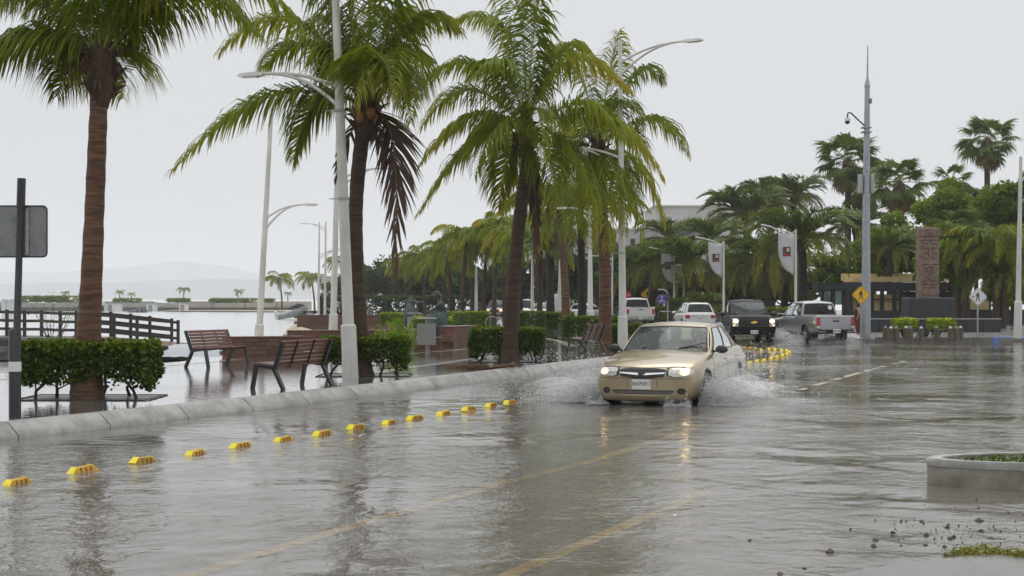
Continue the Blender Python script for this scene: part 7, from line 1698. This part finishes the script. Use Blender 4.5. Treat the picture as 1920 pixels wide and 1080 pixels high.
# grass tufts in the island
pts = []; r = random.Random(15)
for k in range(9000):
    w = r.uniform(0, 6.283); q = math.sqrt(r.random()) * .93; p = ic + Vector((math.cos(w) * IR * 1.02 * q, math.sin(w) * IR * .19 * q, .22))
    if mnoise.noise(Vector((p.x * 1.3, p.y * 1.3, 2))) < -.28: continue
    pts.append((p + Vector((0, 0, abs(r.gauss(0, .014)))), r.uniform(0, .6)))
t_ = leaf_cloud('island_grass', pts, 'hedge_leaf', None, .03, 18, norm_up=1.0); tag(t_, 'short wet grass standing in the water of the traffic island', 'grass', kind='stuff')

# ------------------------------------------------------------------ spray thrown up by the wheels
def spray_material():
    m, nt, p, out = new_mat('spray'); N, L = nt.nodes, nt.links
    p.inputs['Base Color'].default_value = (.96, .965, .97, 1); p.inputs['Roughness'].default_value = .3
    tr = N.new('ShaderNodeBsdfTranslucent'); tr.inputs['Color'].default_value = (.97, .98, .99, 1); mx = N.new('ShaderNodeMixShader'); mx.inputs[0].default_value = .5
    tp = N.new('ShaderNodeBsdfTransparent'); m2 = N.new('ShaderNodeMixShader'); m2.inputs[0].default_value = .15
    L.new(p.outputs[0], mx.inputs[1]); L.new(tr.outputs[0], mx.inputs[2]); L.new(mx.outputs[0], m2.inputs[1]); L.new(tp.outputs[0], m2.inputs[2]); L.new(m2.outputs[0], out.inputs['Surface']); return m
M['spray'] = spray_material()
def spray(label, src, dirs, n, v0, vz, size, seed, spread=.35, flat=.35):
    """ballistic droplets: src segments (a, b), main throw direction, speeds"""
    g = np.random.default_rng(seed); V = np.empty((n, 4, 3)); P = np.empty((n, 3)); T = np.empty((n, 3))
    k = g.integers(0, len(src), n); u = g.random(n)
    A = np.array([tuple(s[0]) for s in src]); Bq = np.array([tuple(s[1]) for s in src]); D = np.array([tuple(d_) for d_ in dirs])
    p0 = A[k] + (Bq[k] - A[k]) * u[:, None]; sp_ = v0 * np.abs(g.normal(.75, spread, n)) ; vzz = vz * g.beta(1.3, 2.2, n) * 1.7
    lob = .75 + .35 * np.sin(u * 9 + k * 2.1) + .2 * np.sin(u * 23 + k); vzz *= np.clip(lob, .3, 1.4)
    d3 = D[k] + g.normal(0, .22, (n, 3)) * np.array([1, 1, 0]); vel = d3 * sp_[:, None]; vel[:, 2] = vzz
    tf = 2 * vzz / 9.81; t = tf * g.beta(1.2, 1.1, n); P = p0 + vel * t[:, None]; P[:, 2] = np.maximum(.005, P[:, 2] - 4.905 * t ** 2 )
    fl = g.random(n) < flat; P[fl, 2] = .005 + .03 * g.random(fl.sum())
    vel[:, 2] -= 9.81 * t; T = vel / (np.linalg.norm(vel, axis=1)[:, None] + 1e-6)
    s = size * np.exp(g.normal(0, .55, n)); s = np.clip(s, size * .35, size * 4)[:, None]
    w = g.normal(size=(n, 3)); e1 = np.cross(T, w); e1 /= np.linalg.norm(e1, axis=1)[:, None]; e2 = np.cross(T, e1)
    V[:, 0] = P + T * s * 1.3; V[:, 1] = P - T * s * .7 + e1 * s; V[:, 2] = P - T * s * .7 - e1 * s * .5 + e2 * s * .87; V[:, 3] = P - T * s * .7 - e1 * s * .5 - e2 * s * .87
    me = bpy.data.meshes.new('water_spray'); me.vertices.add(n * 4); me.vertices.foreach_set('co', V.reshape(-1)); me.loops.add(n * 12)
    idx = np.arange(n)[:, None] * 4 + np.array([0, 1, 2, 0, 2, 3, 0, 3, 1, 1, 3, 2])[None]; me.loops.foreach_set('vertex_index', idx.reshape(-1).astype(np.int32)); me.polygons.add(n * 4)
    me.polygons.foreach_set('loop_start', np.arange(n * 4, dtype=np.int32) * 3); me.materials.append(M['spray']); me.polygons.foreach_set('use_smooth', [True] * (n * 4)); me.update(calc_edges=True)
    o = bpy.data.objects.new('water_spray', me); link(o); tag(o, label, 'spray', kind='stuff'); return o
def loc(v, x, y, z=0.0): p = v.M @ Vector((x, y, 0)); p.z = z; return p
def dirv(v, x, y): d_ = (v.M.to_3x3() @ Vector((x, y, 0))); d_.z = 0; return d_.normalized()
def sheet_material():
    m, nt, p, out = new_mat('splash_sheet'); N, L = nt.nodes, nt.links
    p.inputs['Base Color'].default_value = (.93, .94, .95, 1); p.inputs['Roughness'].default_value = .3
    tl = N.new('ShaderNodeBsdfTranslucent'); tl.inputs['Color'].default_value = (.95, .96, .97, 1); m1 = N.new('ShaderNodeMixShader'); m1.inputs[0].default_value = .5; L.new(p.outputs[0], m1.inputs[1]); L.new(tl.outputs[0], m1.inputs[2])
    tc = N.new('ShaderNodeTexCoord'); nz = N.new('ShaderNodeTexNoise'); nz.inputs['Scale'].default_value = 9; nz.inputs['Detail'].default_value = 9; nz.inputs['Roughness'].default_value = .72; L.new(tc.outputs['Object'], nz.inputs['Vector'])
    a_ = N.new('ShaderNodeAttribute'); a_.attribute_name = 'age'; ad_ = N.new('ShaderNodeMath'); ad_.operation = 'ADD'; L.new(nz.outputs['Fac'], ad_.inputs[0]); L.new(a_.outputs['Fac'], ad_.inputs[1])
    mr = N.new('ShaderNodeMapRange'); mr.inputs['From Min'].default_value = .82; mr.inputs['From Max'].default_value = 1.25; mr.inputs['To Max'].default_value = .6; L.new(ad_.outputs[0], mr.inputs['Value'])
    tp = N.new('ShaderNodeBsdfTransparent'); m2 = N.new('ShaderNodeMixShader'); L.new(mr.outputs[0], m2.inputs[0]); L.new(tp.outputs[0], m2.inputs[1]); L.new(m1.outputs[0], m2.inputs[2]); L.new(m2.outputs[0], out.inputs['Surface']); return m
M['splash_sheet'] = sheet_material()
def splash_sheet(label, v, y0, sgn, xa, xb, reach, hgt, seed, layers=3):
    V, Fc, A = [], [], []
    for l in range(layers):
        nu, nt_ = 40, 16; b0 = len(V)
        for i in range(nu + 1):
            u = i / nu; n1 = mnoise.noise(Vector((u * 5 + seed, l * 3.1, 0))); n2 = mnoise.noise(Vector((u * 14 + seed, l * 5.7, 2)))
            env = math.sin(math.pi * min(1, u * .85 + .12)) ** .6
            for j in range(nt_ + 1):
                t = j / nt_; rr = reach * (.55 + .25 * l + .3 * n1) * t; hh = hgt * (1.0 - .22 * l + .6 * n1 + .3 * n2) * env * 4 * t * (1 - t) * (1.25 - .5 * t)
                p = loc(v, xa + (xb - xa) * u - .35 * rr + .05 * n2, sgn * (y0 + rr)); p.z = max(.004, hh + .02 * mnoise.noise(p * 6)); V.append(p); A.append(.62 * math.sin(math.pi * min(1, t * .8 + .12)) * env + .12 - .25 * t)
        for i in range(nu):
            for j in range(nt_): Fc.append((b0 + i * (nt_ + 1) + j, b0 + i * (nt_ + 1) + j + 1, b0 + (i + 1) * (nt_ + 1) + j + 1, b0 + (i + 1) * (nt_ + 1) + j))
    o = mesh_obj('splash_sheet', V, Fc, M['splash_sheet'], smooth=180); set_mix_value(o.data, A); tag(o, label, 'splash', kind='stuff')
splash_sheet('sheet of white water thrown from the gold sedan to the kerb side', G, .9, -1, 1.9, .1, 1.8, .36, 3, 3)
splash_sheet('sheet of white water thrown from the gold sedan to the road side', G, .9, 1, 1.9, -.5, 1.3, .44, 8, 3)
splash_sheet('sheet of white water left of the black pickup', B, 1.0, -1, 2.2, .2, 1.2, .75, 13)
splash_sheet('sheet of white water right of the black pickup', B, 1.0, 1, 2.3, .2, 1.9, .5, 17)
splash_sheet('sheet of white water left of the silver pickup', H, .95, 1, 2.2, -1.6, 1.6, .45, 23)
splash_sheet('sheet of white water right of the silver pickup', H, .95, -1, 1.8, -1.9, 1.8, .45, 29)
spray('white spray fanning from the gold sedan towards the kerb', [(loc(G, 1.9, -.8), loc(G, 1.1, -.95)), (loc(G, 1.7, -.85), loc(G, .4, -1.0))], [dirv(G, .05, -1), dirv(G, -.2, -1)], 165000, 2.1, 2.4, .0044, 1, flat=.22)
spray('white spray fanning from the gold sedan towards the middle of the road', [(loc(G, 1.9, .8), loc(G, 1.1, .95)), (loc(G, 1.5, .85), loc(G, -1.2, 1.0))], [dirv(G, .0, 1), dirv(G, -.4, .9)], 165000, 1.45, 2.5, .0044, 2, flat=.18)
spray('small splash under the gold sedan bumper', [(loc(G, 2.35, .35), loc(G, 2.25, .75)), (loc(G, 2.3, -.9), loc(G, 2.2, -.6))], [dirv(G, .5, .2), dirv(G, .5, -.2)], 6000, .5, 1.3, .005, 3)
spray('spray on both sides of the black pickup', [(loc(B, 2.1, -1.0), loc(B, .8, -1.1)), (loc(B, 2.1, 1.0), loc(B, .5, 1.1)), (loc(B, 2.1, 1.0), loc(B, 1.4, 1.1))], [dirv(B, -.1, -1), dirv(B, -.1, 1), dirv(B, -.1, 1)], 90000, 1.7, 2.5, .007, 4, flat=.3)
spray('spray trailing behind and beside the silver pickup', [(loc(H, 1.6, .95), loc(H, -1.8, 1.0)), (loc(H, 1.6, -.95), loc(H, -1.8, -1.0)), (loc(H, -1.6, -.8), loc(H, -1.6, .8))], [dirv(H, -.3, 1), dirv(H, -.3, -1), dirv(H, -1, 0)], 90000, 1.8, 2.1, .007, 5, flat=.4)
spray('foam trail between the two dark pickups', [(loc(B, 1.5, 1.2), loc(H, .5, 1.2))], [Vector((.3, -.6, 0))], 16000, 1.0, 1.2, .008, 6, flat=.6)

# ------------------------------------------------------------------ haze of rain in the air
hz = MB(); hz.box((0, 4400, 108), (16000, 9200, 223)); hm = bpy.data.materials.new('haze'); hm.use_nodes = True; hn = hm.node_tree.nodes; hn.clear(); ho = hn.new('ShaderNodeOutputMaterial'); hv = hn.new('ShaderNodeVolumePrincipled')
hv.inputs['Color'].default_value = (.985, .985, .99, 1); hv.inputs['Density'].default_value = .00028; hv.inputs['Anisotropy'].default_value = .2; hm.node_tree.links.new(hv.outputs[0], ho.inputs['Volume'])
h_ = hz.build('haze', hm); tag(h_, kind='stuff')
